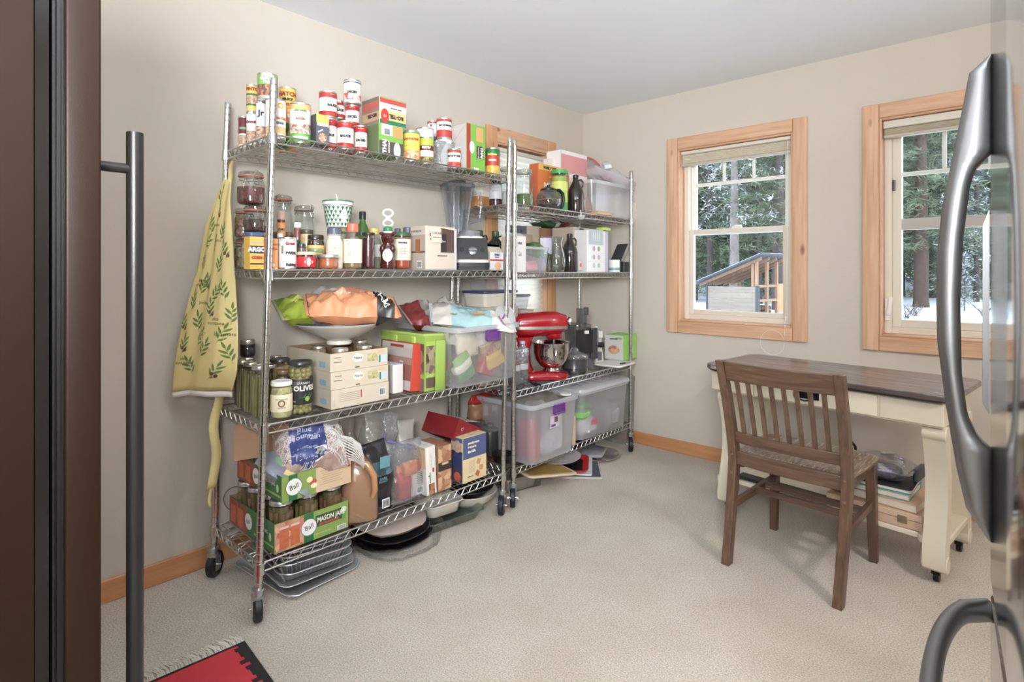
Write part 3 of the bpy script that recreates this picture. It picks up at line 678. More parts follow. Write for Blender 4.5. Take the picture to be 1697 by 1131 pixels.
def screw_jar(s, X, zb, label, fillc, lidc, group=None, food=None, filltop=.86, lab=None, words=(), metal=0.0, lidh=.018, name='jar', neck=.86, dial=0.0, dia=None, parts=True):
    """straight glass jar with a screw lid; lab = (z0, z1, colour) of its paper label"""
    Y, r, zt = s; h = zt-zb; sh = h-lidh-.012
    t = thing(name, label, 'jar', (X, Y, zb), face_cam(X, Y)+dial, group)
    obj('glass_body', lathe([(r*.82, .001), (r*.97, .005), (r, .014), (r, sh-.012), (r*.95, sh), (r*neck, sh+.010), (r*neck, h-.004)], 28, True, False), GLASS, t)
    obj('contents', lathe([(r*.8, .004), (r*.93, .008), (r*.95, .016), (r*.95, min(h*filltop, sh-.014)), (r*(.90 if filltop > .8 else .95), h*filltop-.002), (.001, h*filltop)], 26), food or M(fillc, .35, var=.15, vscale=60), t, 60)
    l = obj('lid', lathe([(r*neck*1.03, h-lidh), (r*neck*1.06, h-lidh+.001), (r*neck*1.06, h-.003), (r*neck*1.0, h), (r*neck*.9, h+.0002), (r*neck*.88, h-.0008), (.001, h-.0008)], 28), M(lidc, .3, metal), t)
    if metal: obj('lid_band', tr(ringtube(r*neck*1.07, .0012, 0, 28), (0, 0, h-lidh+.002)), M(lidc, .3, metal), l)
    if lab: obj('paper_label', lathe([(r+.0005, h*lab[0]), (r+.0008, h*lab[0]+.001), (r+.0008, h*lab[1]-.001), (r+.0005, h*lab[1])], 28, False, False), M(lab[2], .5) if isinstance(lab[2], tuple) else lab[2], t)
    for w in words:
        text_map(t, w[0], w[1], on_cyl(r+.0008, h*w[2], w[4] if len(w) > 4 else 0), M(w[3], .5), bold=.001 if w[1] > .009 else 0)
    return t, r, h
def bottle(s, X, zb, label, body, cap, caph=.02, shoulder=.7, neckr=.35, mat=None, fill=None, lab=None, words=(), name='bottle', group=None, oval=1.0, capr=None, dial=0.0):
    Y, r, zt = s; h = zt-zb
    t = thing(name, label, 'bottle', (X, Y, zb), face_cam(X, Y)+dial, group)
    nr = r*neckr; hs = h*shoulder
    pr = [(r*.85, .001), (r*.98, .005), (r, .012), (r, hs-.01), (r*.96, hs), (r*.78, hs+(h-hs)*.25), (nr*1.25, hs+(h-hs)*.5), (nr, hs+(h-hs)*.62), (nr, h-caph*.5)]
    g = lathe(pr, 26, True, True)
    obj('bottle_body', tr(g, sc=(oval, 1, 1)), mat or (GLASS if fill else M(body, .25)), t, 60)
    if fill:
        obj('contents', tr(lathe([(r*.83, .004), (r*.94, .008), (r*.95, .014), (r*.95, hs-.012), (r*.9, hs), (r*.6, hs+(h-hs)*.25), (.001, hs+(h-hs)*.26)], 24), sc=(oval, 1, 1)), fill if not isinstance(fill, tuple) else M(fill, .3), t, 60)
    cr_ = capr*r if capr else nr*1.25
    obj('cap', lathe([(cr_, h-caph), (cr_*1.02, h-caph+.002), (cr_, h-.003), (cr_*.85, h), (.001, h)], 20), M(cap, .4), t)
    if lab:
        z0, z1, c = lab
        obj('paper_label', tr(lathe([(r+.0005, h*z0), (r+.0009, h*z0+.001), (r+.0009, h*z1-.001), (r+.0005, h*z1)], 26, False, False), sc=(oval if oval == 1 else oval*1.02, 1, 1)), M(c, .5) if isinstance(c, tuple) else c, t)
    for w in words:
        text_map(t, w[0], w[1], (lambda fn: (lambda a, b, k=0: (lambda p: (p[0]*oval, p[1], p[2]))(fn(a, b, k))))(on_cyl(r+.0016, h*w[2], w[4] if len(w) > 4 else 0)), M(w[3], .5), bold=.0008 if w[1] > .009 else 0)
    return t, r, h
def bag(name, label, loc, rz, L, Wd, T, mat, seed=0, rot=None, amp=.012, s=14, cat='bag', patches=(), words=(), group=None, n=26, m=18, base=0, sag=0, pw=.55):
    t = thing(name, label, cat, loc, rz, group, rot=rot)
    g, top = pillow(L, Wd, T, n, m, seed=seed, amp=amp, s=s, base=base, sag=sag, pw=pw)
    obj('bag_film', g, mat, t, 75)
    for q in (-1, 1): obj('seal_strip', crumple(box(q*L/2-.012*(q < 0)-.002*(q > 0), q*L/2+.002*(q < 0)+.012*(q > 0), -Wd*.46, Wd*.46, T/2+base-sag-.001, T/2+base-sag+.001), .002, 30, seed), mat, t)
    for (x, y, w, h, c, *q) in patches:
        obj('printed_panel', patch(on_top(top, x, y, q[0] if q else 0), w, h, 10, 8, shape=q[1] if len(q) > 1 else 'rect'), M(c, .45) if isinstance(c, tuple) else c, t, 60)
    for (s_, sz, x, y, c, q) in words:
        text_map(t, s_, sz, on_top(top, x, y, q, .0025), M(c, .5), bold=.001)
    return t, top
def standbag(name, label, s, X, d, zb, mat, seed=0, amp=.007, group=None, rz=0.0, lean=0.0, cat='bag', shoulder=.62, rot=None):
    Y0, Y1, zt = s; t = thing(name, label, cat, (X, (Y0+Y1)/2, zb), rz, group, rot=rot)
    obj('bag_film', pouch(Y1-Y0, d, zt-zb, seed, amp, shoulder=shoulder, lean=lean), mat, t, 75); return t, Y1-Y0, zt-zb
MILKY = clear((246, 247, 249), .10, .20, ((246, 247, 250), .22))
MILKY2 = clear((226, 226, 228), .12, .25, ((226, 226, 230), .30))
ZIP = clear((240, 242, 246), .16, .12, ((235, 238, 242), .16), bump=.8, bscale=30)
def tote(s, Xf, dx, zb, label, mat, taper=.88, latch=(112, 62, 140), group=None, rimh=.02, name='plastic_tote', rz=0.0, lid=None):
    Y0, Y1, zt = s; w = Y1-Y0; h = zt-zb
    t = thing(name, label, 'storage bin', (Xf-dx/2, (Y0+Y1)/2, zb), rz, group)
    obj('bin_body', loft([rrect(dx*taper, w*taper, .03, 0, 5), rrect(dx*(taper+.01), w*(taper+.01), .035, .012, 5), rrect(dx*.955, w*.955, .04, h-.03, 5), rrect(dx*.965, w*.965, .04, h-.006, 5)], True, False), mat, t, 50)
    a = rrect(dx*.96, w*.96, .04, h-.03, 5); b = rrect(dx, w, .045, h-.03, 5)
    rg = [rrect(dx*.965, w*.965, .04, h-rimh, 5), rrect(dx, w, .045, h-rimh-.003, 5), rrect(dx*1.005, w*1.005, .045, h-.003, 5), rrect(dx*.96, w*.96, .04, h, 5), rrect(dx*.955, w*.955, .04, h-rimh*.8, 5)]
    obj('rim', loft(rg, False, False), clear((236, 238, 240), .2, .25, ((236, 238, 242), .6)), t, 50)
    if latch:
        la = obj('latch', J(tr(rbox(.014, .088, .010, .004), (dx/2+.004, w*.02, h-.075)), box(dx/2-.012, dx/2+.0, w*.02-.04, w*.02+.04, h-.072, h-.018), tr(rbox(.012, .07, .008, .004), (dx/2+.002, w*.02, h-.028)), box(dx/2, dx/2+.012, w*.02-.044, w*.02-.036, h-.075, h-.02), box(dx/2, dx/2+.012, w*.02+.036, w*.02+.044, h-.075, h-.02)), M(latch, .35), t)
    return t, w, h

def ZJ(s, *a, **k): screw_jar(s, *a, **k); return s[2]

# ------------------------------------------------------------------ near rack, top shelf
RED = (192, 44, 44); CRM = (238, 232, 220); INK = (50, 46, 44)
BEANS = (150, 92, 74); BEANS2 = (222, 190, 160)
can((0.957, 0.02, 1.852), -2.33, L1, 'small maroon and cream bean can, leftmost on the top of the near rack', ((0, CRM), (.45, (120, 46, 58))), pic=(.08, .4, BEANS2, (180, 140, 110), 160), words=[('BEANS', .011, .62, (120, 190, 120))])
z = can((0.964, 0.021, 1.857), -2.27, L1, 'white can of beans standing under the yellow pinto can', ((0, (228, 222, 208)), (.6, (236, 236, 232))), pic=(.08, .45, BEANS, BEANS2, 150), words=[('Cannellini', .012, .72, (150, 52, 62))])
can((0.964, 0.021, 1.967), -2.27, z, 'yellow pinto bean can stacked second from the left post', ((0, (236, 208, 96)), (.2, (70, 120, 66)), (.28, (236, 208, 96)), (.62, (70, 120, 66)), (.7, (240, 206, 84))), pic=(.28, .62, BEANS2, (176, 120, 96), 150), words=[('PINTO', .016, .83, (176, 60, 44))])
z = can((0.96, 0.018, 1.881), -2.18, L1, 'white and pale blue can below the green garbanzo can, left of the post', ((0, (220, 224, 228)), (.7, (236, 238, 240))), pic=(.08, .4, BEANS, BEANS2, 150), words=[('Jr', .03, .72, INK)])
z2 = can((0.976, 0.036, 1.874), -2.09, L1, 'wide white can with a yellow crest directly behind the top of the near post', ((0, (238, 236, 230)),), pic=(.10, .3, (226, 160, 96), (238, 206, 150), 150), words=[('O', .03, .82, (238, 190, 40), .5), ('White Chili', .012, .52, (196, 120, 50), .35), ('BEANS', .011, .40, (100, 110, 130), .35)])
can((0.968, 0.037, 1.979), -2.14, max(z, z2), 'green and brown garbanzo bean can on top of the left-hand stack', ((0, (198, 192, 170)), (.05, (100, 60, 44)), (.54, (130, 180, 84))), pic=(.06, .54, (196, 130, 100), (100, 56, 44), 95), words=[('Organic', .013, .88, (240, 244, 226)), ('Garbanzo', .0135, .76, (250, 250, 240)), ('Beans', .013, .64, (250, 250, 240))])
z = can((1.14, 0.034, 1.887), -2.33, L1, 'orange-labelled can supporting the yellow chile can', ((0, (222, 150, 88)),))
can((1.139, 0.035, 2.01), -2.33, z, 'yellow can lettered HATCH in red standing above the lentil tub', ((0, (238, 190, 60)), (.55, (240, 206, 90)), (.95, (236, 190, 70))), pic=(.02, .28, (226, 120, 50), (240, 190, 80), 90), words=[('HATCH', .024, .74, (186, 34, 40)), ('SELECT', .013, .56, INK), ('ENCHILADA', .014, .38, (190, 60, 40))])
t, w_, h_ = standbag('snack_bag', 'small green and orange crumpled bag tucked between the yellow can and the lentil tub', (1.025, 1.075, 1.89), -2.2, .05, L1, print_mat(((0, (70, 140, 40)), (.4, (60, 110, 40)), (.6, (222, 150, 100))), 2), 3, .012)
can((1.074, 0.04, 1.879), -2.09, L1, 'tall pouch-style tub of lentil soup with a green foot and an orange rim', ((0, (96, 176, 60)), (.22, (222, 214, 200)), (.45, (216, 196, 170)), (.5, (236, 230, 222)), (.86, (238, 176, 110))), pic=(.22, .48, (150, 92, 70), (232, 226, 214), 110), cat='tub', name='soup_tub', words=[('ORGANIC', .010, .8, (96, 150, 60)), ('lentils', .014, .60, (150, 110, 90)), ('VEGETABLE', .011, .14, CRM)])
t = carton((1.102, 1.155, 1.839), -2.02, .06, L1, 'dark grey pasta box with a yellow top band', (92, 98, 108), (60, 56, 62), bands=((0, (92, 98, 108)), (.72, (228, 210, 80))), words=[('f', 'PENNE', .015, .5, .66, (240, 236, 226)), ('f', 'rigate', .011, .3, .45, (230, 226, 220), .6)])
obj('printed_picture', patch(on_front(.03, -.0, .028, .001), .034, .034, shape='oval'), speckle((176, 60, 44), (230, 200, 160), 160), t, 0)
SAU = ((0, RED), (.2, (236, 232, 226)), (.78, RED))
def tomato(s, X, zb, label, w='SAUCE', inv=False, dial=0.0, big=1.0):
    bands = SAU if not inv else ((0, (232, 228, 224)), (.9, (60, 56, 60)), (.96, (230, 226, 224)))
    return can(s, X, zb, label, bands, [(w, .013*big, .46, INK), ('TOMATO', .007*big, .60, (90, 130, 70)), ('signature', .006, .88, CRM)], 'canned tomatoes stacked beside the chile boxes', pic=(.02, .2, (200, 60, 44), (176, 34, 34), 60) if not inv else (.10, .42, (206, 60, 46), (232, 226, 220), 45), dial=dial)
za = tomato((1.208, 0.032, 1.853), -2.11, L1, 'red and white tomato sauce can half hidden behind the grey pasta box')
zb_ = tomato((1.249, 0.034, 1.839), -2.055, L1, 'front red and white tomato sauce can in the middle of the can pyramid')
zc = tomato((1.331, 0.027, 1.84), -2.07, L1, 'red and white diced tomato can at the right foot of the can pyramid', 'DICED')
zd = tomato((1.348, 0.036, 1.879), -2.2, L1, 'tomato can of the rear bottom row behind the pyramid')
tomato((1.203, 0.036, 1.96), -2.11, za, 'largest red tomato can at the left of the pyramid with a white label panel', 'SAUCE', dial=.5)
ze = tomato((1.292, 0.03, 1.957), -2.18, zd, 'tomato sauce can in the second tier between the two taller stacks', 'SAUCE')
zf = tomato((1.328, 0.03, 1.937), -2.13, max(zc, zb_), 'diced tomato can of the second tier under the topmost can', 'DICED')
tomato((1.322, 0.037, 2.039), -2.12, zf, 'topmost white can of diced tomatoes with red tomato halves', 'DICED', inv=True)
KH = (206, 190, 160)
zt_ = (1.373, 1.497, 1.853)[2]
t = carton((1.373, 1.497, 1.853), -2.0, .11, L1, 'green and charcoal coconut milk box standing under the green-edged tomato box', (112, 170, 66), (104, 116, 76), bands=((0, (86, 80, 76)), (.45, (120, 178, 70)), (.62, (132, 186, 80))), words=[('f', 'THAI', .026, .22, .28, CRM, pi/2), ('f', 'COCONUT', .010, .40, .28, CRM, pi/2)])
d_ = t['dims']
obj('white_panel', patch(on_front(d_[0]/2, -.022, d_[2]*.82, .0012), d_[1]*.45, d_[2]*.34), WHITE, t, 0); obj('orange_panel', patch(on_front(d_[0]/2, .035, d_[2]*.80, .0012), d_[1]*.36, d_[2]*.36), M((232, 150, 84)), t, 0)
barcode(t, on_front(d_[0]/2, -.022, d_[2]*.76, .002), .028, .025, 3)
obj('printed_coconut', patch(on_front(d_[0]/2, .030, d_[2]*.20, .0012), .035, .07, shape='oval'), M((228, 214, 206)), t, 0)
t = carton((1.376, 1.513, 1.967), -2.0, .13, zt_, 'cream and red box printed RO-TEL upside down, on top of the coconut milk box', (226, 214, 190), print_mat(((0, (130, 120, 100)), (.12, (190, 150, 120)), (.45, (150, 110, 100)), (.6, (190, 90, 80)), (.85, (120, 110, 90)))), bands=((0, (34, 124, 84)), (.16, (228, 190, 124)), (.5, (236, 206, 150)), (.55, (234, 228, 212)), (.78, (206, 68, 60)), (.95, (150, 168, 110))), words=[('f', 'RO-TEL', .022, .62, .33, INK, pi), ('f', 'diced tomatoes', .009, .6, .62, INK, pi), ('s', 'RO-TEL', .020, .6, .33, INK, pi)])
d_ = t['dims']
obj('red_tag', patch(on_front(d_[0]/2, -.042, d_[2]*.30, .0012), .040, .062, shape='oval'), M((206, 52, 48)), t, 0); text_map(t, '10', .018, on_front(d_[0]/2, -.042, d_[2]*.3, .0016), WHITE, rz=pi)
can((1.587, 0.039, 1.862), -2.06, L1, 'yellow enchilada sauce can right of the coconut milk box', ((0, (226, 196, 70)), (.4, (240, 214, 80)), (.94, (120, 160, 80))), pic=(.0, .34, (210, 110, 70), (240, 214, 160), 70), words=[('LAS PALMAS', .013, .72, (200, 50, 44)), ('ENCHILADA', .009, .5, (90, 130, 60))])
z = can((1.67, 0.035, 1.848), -2.055, L1, 'green and white olive can under the plain silver can', ((0, (196, 204, 60)), (.25, (226, 222, 200)), (.5, (120, 40, 44)), (.7, (176, 196, 64))), pic=(.0, .25, (110, 50, 44), (150, 160, 60), 80), words=[('PEARLS', .012, .6, CRM)])
can((1.698, 0.042, 1.903), -2.1, z, 'plain silver can stacked on the green olive can', ((0, (206, 204, 200)), (.2, (222, 220, 216))))
z = can((1.837, 0.027, 1.894), -2.22, L1, 'milk can at the back under the shrink-wrapped pair', ((0, (226, 224, 220)),))
can((1.829, 0.027, 1.981), -2.2, z, 'white condensed milk can at the back, left of its wrapped twin', ((0, (228, 226, 222)), (.9, (200, 60, 50))), words=[('V', .02, .7, INK, -.3)])
z = can((1.837, 0.04, 1.879), -2.12, L1, 'condensed milk can hidden low behind the front one', ((0, (230, 228, 224)),))
can((1.835, 0.038, 1.98), -2.12, z, 'condensed milk can draped in torn shrink wrap above the front row', ((0, (206, 60, 52)), (.4, (232, 230, 226)), (.86, (196, 60, 52))), words=[('EAGLE BRAND', .010, .62, INK, .2)])
can((1.829, 0.033, 1.818), -2.04, L1, 'small condensed milk can in front with a red swoosh', ((0, (206, 58, 50)), (.3, (234, 232, 228)), (.84, (196, 70, 60))), words=[('EAGLE BRAND', .0105, .62, INK)])
g = crumple(tr(pouch(.12, .07, .135, 5, .012, 24), (0, 0, 0)), .01, 22, 3, zmin=.002)
t = thing('shrink_wrap', 'torn clear shrink wrap hanging over the condensed milk cans', 'plastic wrap', (-2.075, 1.8, L1+.002)); obj('plastic_film', g, clear((240, 243, 246), .30, .15, ((236, 238, 242), .10), bump=.9, bscale=40), t, 70)
t = carton((1.873, 2.001, 1.951), -2.0, .14, L1, 'tall box turned on end, green and red front, blank grey near side', (118, 178, 68), (200, 194, 188), bands=((0, (184, 48, 56)), (.2, (118, 182, 66)), (.28, (118, 182, 66))), axis=1, words=[('f', 'THAI', .024, .80, .42, CRM, -pi/2), ('f', 'COCONUT MILK', .008, .62, .4, CRM, -pi/2), ('f', 'THAI', .014, .5, .05, CRM)])
d_ = t['dims']
obj('black_panel', patch(on_front(d_[0]/2, .028, d_[2]*.42, .0009), .05, .06), M((64, 60, 58)), t, 0); obj('orange_panel', patch(on_front(d_[0]/2, .024, d_[2]*.80, .0012), .046, d_[2]*.30), M((232, 160, 96)), t, 0)
obj('printed_coconut', patch(on_front(d_[0]/2, -.028, d_[2]*.50, .0012), .034, .06, shape='oval'), M((230, 220, 214)), t, 0)
barcode(t, on_side(.01, -d_[1]/2, d_[2]*.40, .001), .03, .04, 8); obj('side_crease', rod((-.05, -d_[1]/2-.0005, d_[2]*.55), (.06, -d_[1]/2-.0005, d_[2]*.95), .0007, 4), M((130, 126, 120)), t)
can((2.104, 0.038, 1.867), -2.05, L1, 'green-topped corn can at the right end of the top shelf', ((0, (236, 190, 70)), (.35, (206, 62, 46)), (.74, (40, 120, 66))), pic=(0, .35, (240, 206, 90), (226, 160, 50), 90), words=[('Del Monte', .011, .76, (240, 220, 90)), ('CORN', .013, .55, CRM)])

# ------------------------------------------------------------------ near rack, second shelf
z = clip_jar((0.969, 0.036, 1.365), -2.36, L2, 'clip-top jar of mottled beans, lower one at the back by the apron', (190, 160, 136), .7, speckle((206, 184, 160), (130, 88, 70), 110))
clip_jar((0.968, 0.034, 1.488), -2.36, z, 'clip-top jar of mixed beans, upper one at the back by the apron', (170, 130, 106), .7, speckle((196, 160, 130), (120, 78, 62), 110))
z = clip_jar((0.934, 0.043, 1.378), -2.19, L2, 'clip-top jar of pale grain at the bottom of the three-jar stack', (206, 190, 160), .62)
z = clip_jar((0.943, 0.045, 1.483), -2.19, z, 'clip-top jar of dark lentils in the middle of the three-jar stack', (96, 62, 54), .45)
clip_jar((0.926, 0.05, 1.611), -2.19, z, 'clip-top jar of reddish quinoa on top of the three-jar stack', (128, 66, 52), .52)
t = carton((0.867, 0.917, 1.356), -2.06, .05, L2, 'yellow cornstarch canister lettered ARGO with a blue lid', (236, 188, 76), (236, 188, 76), cat='canister', name='cornstarch_canister', bands=((0, (240, 190, 70)), (.13, (70, 74, 96)), (.18, (240, 194, 80)), (.48, (60, 70, 108)), (.72, (240, 194, 80)), (.8, (190, 190, 180)), (.85, (240, 194, 80))), words=[('f', 'ARGO', .022, .5, .6, CRM), ('f', 'CORN', .013, .5, .35, (196, 70, 60))])
d_ = t['dims']; obj('lid', rbox(d_[0]+.004, d_[1]+.004, .016, .012, .003, d_[2]), M((86, 96, 148), .4), t)
t = carton((0.919, 0.966, 1.351), -2.05, .05, L2, 'orange baking soda box right beside the near post', (236, 158, 96), (210, 120, 70), words=[('f', 'BAKING', .010, .6, .8, (190, 80, 40)), ('f', 'SODA', .012, .6, .66, (190, 80, 40)), ('f', 'o', .02, .6, .15, CRM)])
clip_jar((1.124, 0.041, 1.554), -2.34, L2, 'tall clip-top jar of nuts behind the baking soda box', (150, 116, 88), .5, speckle((176, 140, 108), (96, 66, 50), 60), dial=-.4)
clip_jar((1.193, 0.044, 1.512), -2.29, L2, 'wide clip-top jar of white flour in the middle of the shelf', (222, 208, 192), .55, M((224, 210, 194), .9), dial=.9, gasket=(150, 136, 120))
bottle((1.059, 0.016, 1.473), -2.22, L2, 'slim spice bottle with a tan rounded top, behind the white baking powder tub', (128, 56, 50), (196, 162, 140), .035, .7, .8, lab=(.55, .8, (224, 150, 90)), words=[('CHILI', .010, .68, INK)])
bottle((1.012, 0.014, 1.377), -2.13, L2, 'small brown extract bottle with a white cap beside the baking soda box', (80, 50, 42), (232, 230, 226), .02, .75, .6)
bottle((1.118, 0.016, 1.43), -2.2, L2, 'small reddish sauce bottle with a white cap in front of the flour jar', (140, 84, 76), (232, 230, 226), .022, .72, .7)
can((1.007, 0.033, 1.358), -2.06, L2, 'white tub of baking powder with a green drawing', ((0, (228, 226, 222)), (.9, (200, 200, 198))), cat='tub', name='baking_tub', pic=None, words=[('Great', .014, .80, (150, 50, 50), .3), ('PWDR', .013, .5, INK, .4), ('Baking', .014, .14, INK, .4), ('T', .05, .62, (110, 150, 110), -.55)])
screw_jar((1.102, 0.03, 1.358), -2.2, L2, 'green-lidded jar peeking over the baking powder tub', (120, 90, 60), (60, 110, 60))
screw_jar((1.137, 0.027, 1.399), -2.16, L2, 'jar of tan tahini with a dark rim above the red-labelled jar', (214, 176, 128), (86, 70, 50), filltop=.9)
screw_jar((1.159, 0.035, 1.377), -2.13, L2, 'dark jar with a gold-topped black lid behind the little red jar', (70, 48, 32), (48, 40, 32), lab=(.2, .7, (206, 176, 90)))
screw_jar((1.073, 0.016, 1.338), -2.08, L2, 'tiny bottle with a dark cap just left behind the red-labelled jar', (120, 92, 80), (58, 60, 68))
screw_jar((1.137, 0.032, 1.321), -2.09, L2, 'low jar with a green and cream lid in the front cluster', (180, 150, 90), (128, 140, 96))
t, r_, h_ = screw_jar((1.07, 0.035, 1.304), -2.035, L2, 'small dark jar with a red label and a white diamond', (74, 28, 26), (206, 196, 160), lab=(.12, .72, (206, 34, 40)), neck=.95, lidh=.012)
obj('diamond_label', patch(on_cyl(r_+.001, h_*.42, .25), .034, .034, shape='diamond'), WHITE, t, 0); text_map(t, 'TABASCO', .0065, on_cyl(r_+.002, h_*.42, .25), M((190, 40, 40)))
screw_jar((1.158, 0.038, 1.296), -2.03, L2, 'squat glass tub of orange preserve with a silver lid', (206, 108, 70), (206, 206, 204), metal=.9, neck=1.03, lidh=.014)
bottle((1.214, 0.033, 1.407), -2.08, L2, 'cream sauce bottle with a slate blue domed cap', (230, 214, 192), (84, 96, 116), .032, .68, .7, capr=.85, words=[('75', .012, .5, (170, 150, 130), 0)])
z = ZJ((1.342, 0.039, 1.424), -2.27, L2, 'glass jar holding up the green and white bucket', (222, 216, 204), (190, 170, 120), neck=1.0)
t = thing('patterned_bucket', 'white bucket with a green diamond lattice pattern and a green lid', 'bucket', (-2.25, 1.331, z), face_cam(-2.25, 1.33))
r_, h_ = .062, .118
obj('bucket_body', lathe([(r_*.78, 0), (r_*.8, .002), (r_*.98, h_*.86)], 36, True, False), M((238, 238, 232), .35), t); obj('rim', lathe([(r_*.99, h_*.80), (r_*1.08, h_*.82), (r_*1.08, h_*.93), (r_*1.0, h_*.95)], 36), M((240, 240, 236), .35), t)
obj('lid', lathe([(r_*1.06, h_*.93), (r_*1.09, h_*.935), (r_*1.09, h_*.98), (r_*.9, h_), (.001, h_)], 36), M((42, 130, 86), .35), t)
GR = M((36, 106, 62), .5); g1 = []; g2 = []
def bk(a, z, k=0): rr_ = r_*(.8+.18*z/(h_*.86))+.0006+k; return (rr_*cos(a), rr_*sin(a), z)
na = 9
for i in range(-na, na+1):
    for dr in (1, -1):
        P = []
        for q in range(9):
            z = h_*.03+h_*.76*q/8; a = i*.33+dr*(q/8)*.66*1.25; P.append((a, z))
        P = [p for p in P]; V = []; 
        for a, z in P: V += [bk(a-.018, z), bk(a+.018, z)]
        g1.append((V, [(2*q, 2*q+1, 2*q+3, 2*q+2) if True else 0 for q in range(len(P)-1)]))
for i in range(-na, na+1):
    for q in range(5):
        z = h_*(.03+.76*(q+.5)/5.0*1.0); a = i*.33+(.165 if q % 2 else 0)
        g2.append(([bk(a, z-.009, .0004), bk(a+.09, z, .0004), bk(a, z+.009, .0004), bk(a-.09, z, .0004)], [(0, 1, 2, 3)]))
obj('lattice_print', J(*g1), GR, t, 0); obj('diamond_print', J(*g2), GR, t, 0)
def wp(t_, v, k=0): return bk(.45+t_/r_, h_*.42+v, k+.0012)
obj('white_diamond', patch(wp, .042, .07, shape='diamond'), WHITE, t, 0); text_map(t, 'LE BON', .007, wp, M((120, 130, 120)))
obj('lid_tab', tr(box(-.006, .006, -.002, .002, 0, .03), (r_*.9, 0, h_*.95), (.3, .2, 0)), WHITE, t)
t, r_, h_ = bottle((1.28, 0.037, 1.426), -2.05, L2, 'flat clear bottle with an orange cap and a nutrition label', (200, 190, 170), (236, 110, 84), .034, .62, .55, fill=(150, 112, 76), lab=(.14, .66, (234, 224, 200)), oval=.8, capr=.62, words=[('Nutrition', .009, .62, INK, -.3), ('Facts', .009, .55, INK, -.3), ('Calories 40', .007, .46, INK, -.25), ('Total Fat\nSodium\nSugars\nProtein', .006, .34, INK, -.25)])
bottle((1.424, 0.034, 1.498), -2.2, L2, 'green wine bottle with a black neck foil', (52, 92, 30), (30, 36, 30), .035, .6, .36, mat=M((58, 100, 34), .08), capr=.44)
screw_jar((1.362, 0.026, 1.394), -2.06, L2, 'dark cherry preserve jar right of the orange-capped bottle', (84, 22, 30), (52, 36, 44), neck=.98, lidh=.012)
bottle((1.478, 0.032, 1.427), -2.19, L2, 'pale vinegar bottle with a yellow cap behind the honey bear', (190, 186, 170), (226, 186, 96), .03, .7, .55, fill=(170, 166, 146), lab=(.3, .6, (226, 226, 222)))
# honey bear
t = thing('honey_bear', 'bear-shaped bottle of dark honey with a green cap', 'bottle', (-2.07, 1.468, L2), face_cam(-2.07, 1.65))
hm = clear((150, 80, 60), .22, .06, ((70, 24, 20), .55))
obj('bear_body', crumple(J(lathe([(.022, .001), (.032, .005), (.034, .02), (.030, .05), (.033, .075), (.029, .10), (.021, .112), (.026, .122), (.030, .138), (.027, .155), (.016, .165), (.015, .172)], 26), tr(lathe([(.002, 0), (.012, .006), (.010, .014), (.002, .018)], 12), (.012, .026, .148)), tr(lathe([(.002, 0), (.012, .006), (.010, .014), (.002, .018)], 12), (.012, -.026, .148)), tr(lathe([(.002, 0), (.013, .012), (.010, .03), (.002, .04)], 12), (.026, .022, .07)), tr(lathe([(.002, 0), (.013, .012), (.010, .03), (.002, .04)], 12), (.026, -.022, .07)), tr(lathe([(.002, -.012), (.009, -.006), (.009, .004), (.002, .009)], 12), (.028, 0, .138), (0, R(80), 0))), .001, 30, 2), M((80, 30, 26), .12, coat=.5), t, 60)
obj('cap', lathe([(.020, .166), (.021, .168), (.020, .182), (.012, .19)], 22), M((48, 140, 84), .4), t); obj('shrink_band', lathe([(.021, .158), (.022, .16), (.0215, .167)], 22, False, False), WHITE, t)
f_ = lambda a, b, k=0: (.034+.0035+k-a*a*14, a, .062+b); obj('oval_label', patch(f_, .044, .056, shape='oval'), M((238, 228, 206)), t, 60); text_map(t, 'pure\nclover\nhoney', .011, f_, M((200, 90, 50)))
hk = thing('carry_handle', 'white plastic carrying hook standing on the honey bear cap', 'handle', (-2.07, 1.468, L2+.186), face_cam(-2.07, 1.65))
obj('hook_ring', J(tr(ringtube(.021, .0045, 0, 24, 8, 1, .75), (0, 0, .062), (R(90), 0, R(90))), tr(ringtube(.020, .0045, 0, 24, 8, 1, .75), (0, 0, .018), (R(90), 0, R(90))), box(-.004, .004, -.010, .010, .034, .046)), WHITE, hk)
screw_jar((1.573, 0.041, 1.407), -2.11, L2, 'tomato sauce jar with a green lid and a cream label', (186, 70, 40), (62, 96, 60), lab=(.25, .82, (234, 222, 196)), words=[('Nutrition', .010, .72, INK, .1), ('Calories\nFat 5g\nSodium\nProtein', .009, .5, INK, .1)], neck=.95)
bottle((1.683, 0.034, 1.443), -2.21, L2, 'flesh-coloured dressing bottle with a pointed grey cap', (226, 196, 172), (96, 100, 110), .036, .72, .6, capr=.7)
bottle((1.681, 0.02, 1.441), -2.29, L2, 'rearmost cream bottle with a grey cap behind the tomato sauce jar', (224, 200, 180), (100, 104, 114), .03, .72, .6, capr=.8)
t = carton((1.637, 1.817, 1.439), -2.02, .11, L2, 'beige chicken bone broth carton torn open at the front', (214, 198, 182), print_mat(((0, (186, 170, 156)), (.38, (90, 72, 62)), (.42, (176, 158, 140)), (.8, (206, 192, 178)))), words=[('f', 'CHICKEN', .017, .33, .80, INK), ('f', 'BONE BROTH', .011, .33, .70, (110, 70, 50)), ('f', 'NUTRITION FACTS', .007, .55, .32, INK), ('s', 'BONE BROTH', .012, .4, .88, (120, 100, 90))])
d_ = t['dims']; fm_ = on_front(d_[0]/2, 0, 0, .001)
obj('torn_opening', poly_on(fm_, [(.0, d_[2]*.97), (d_[1]*.46, d_[2]*.93), (d_[1]*.46, d_[2]*.40), (.0, d_[2]*.40)]), M((88, 66, 56), .8), t, 0)
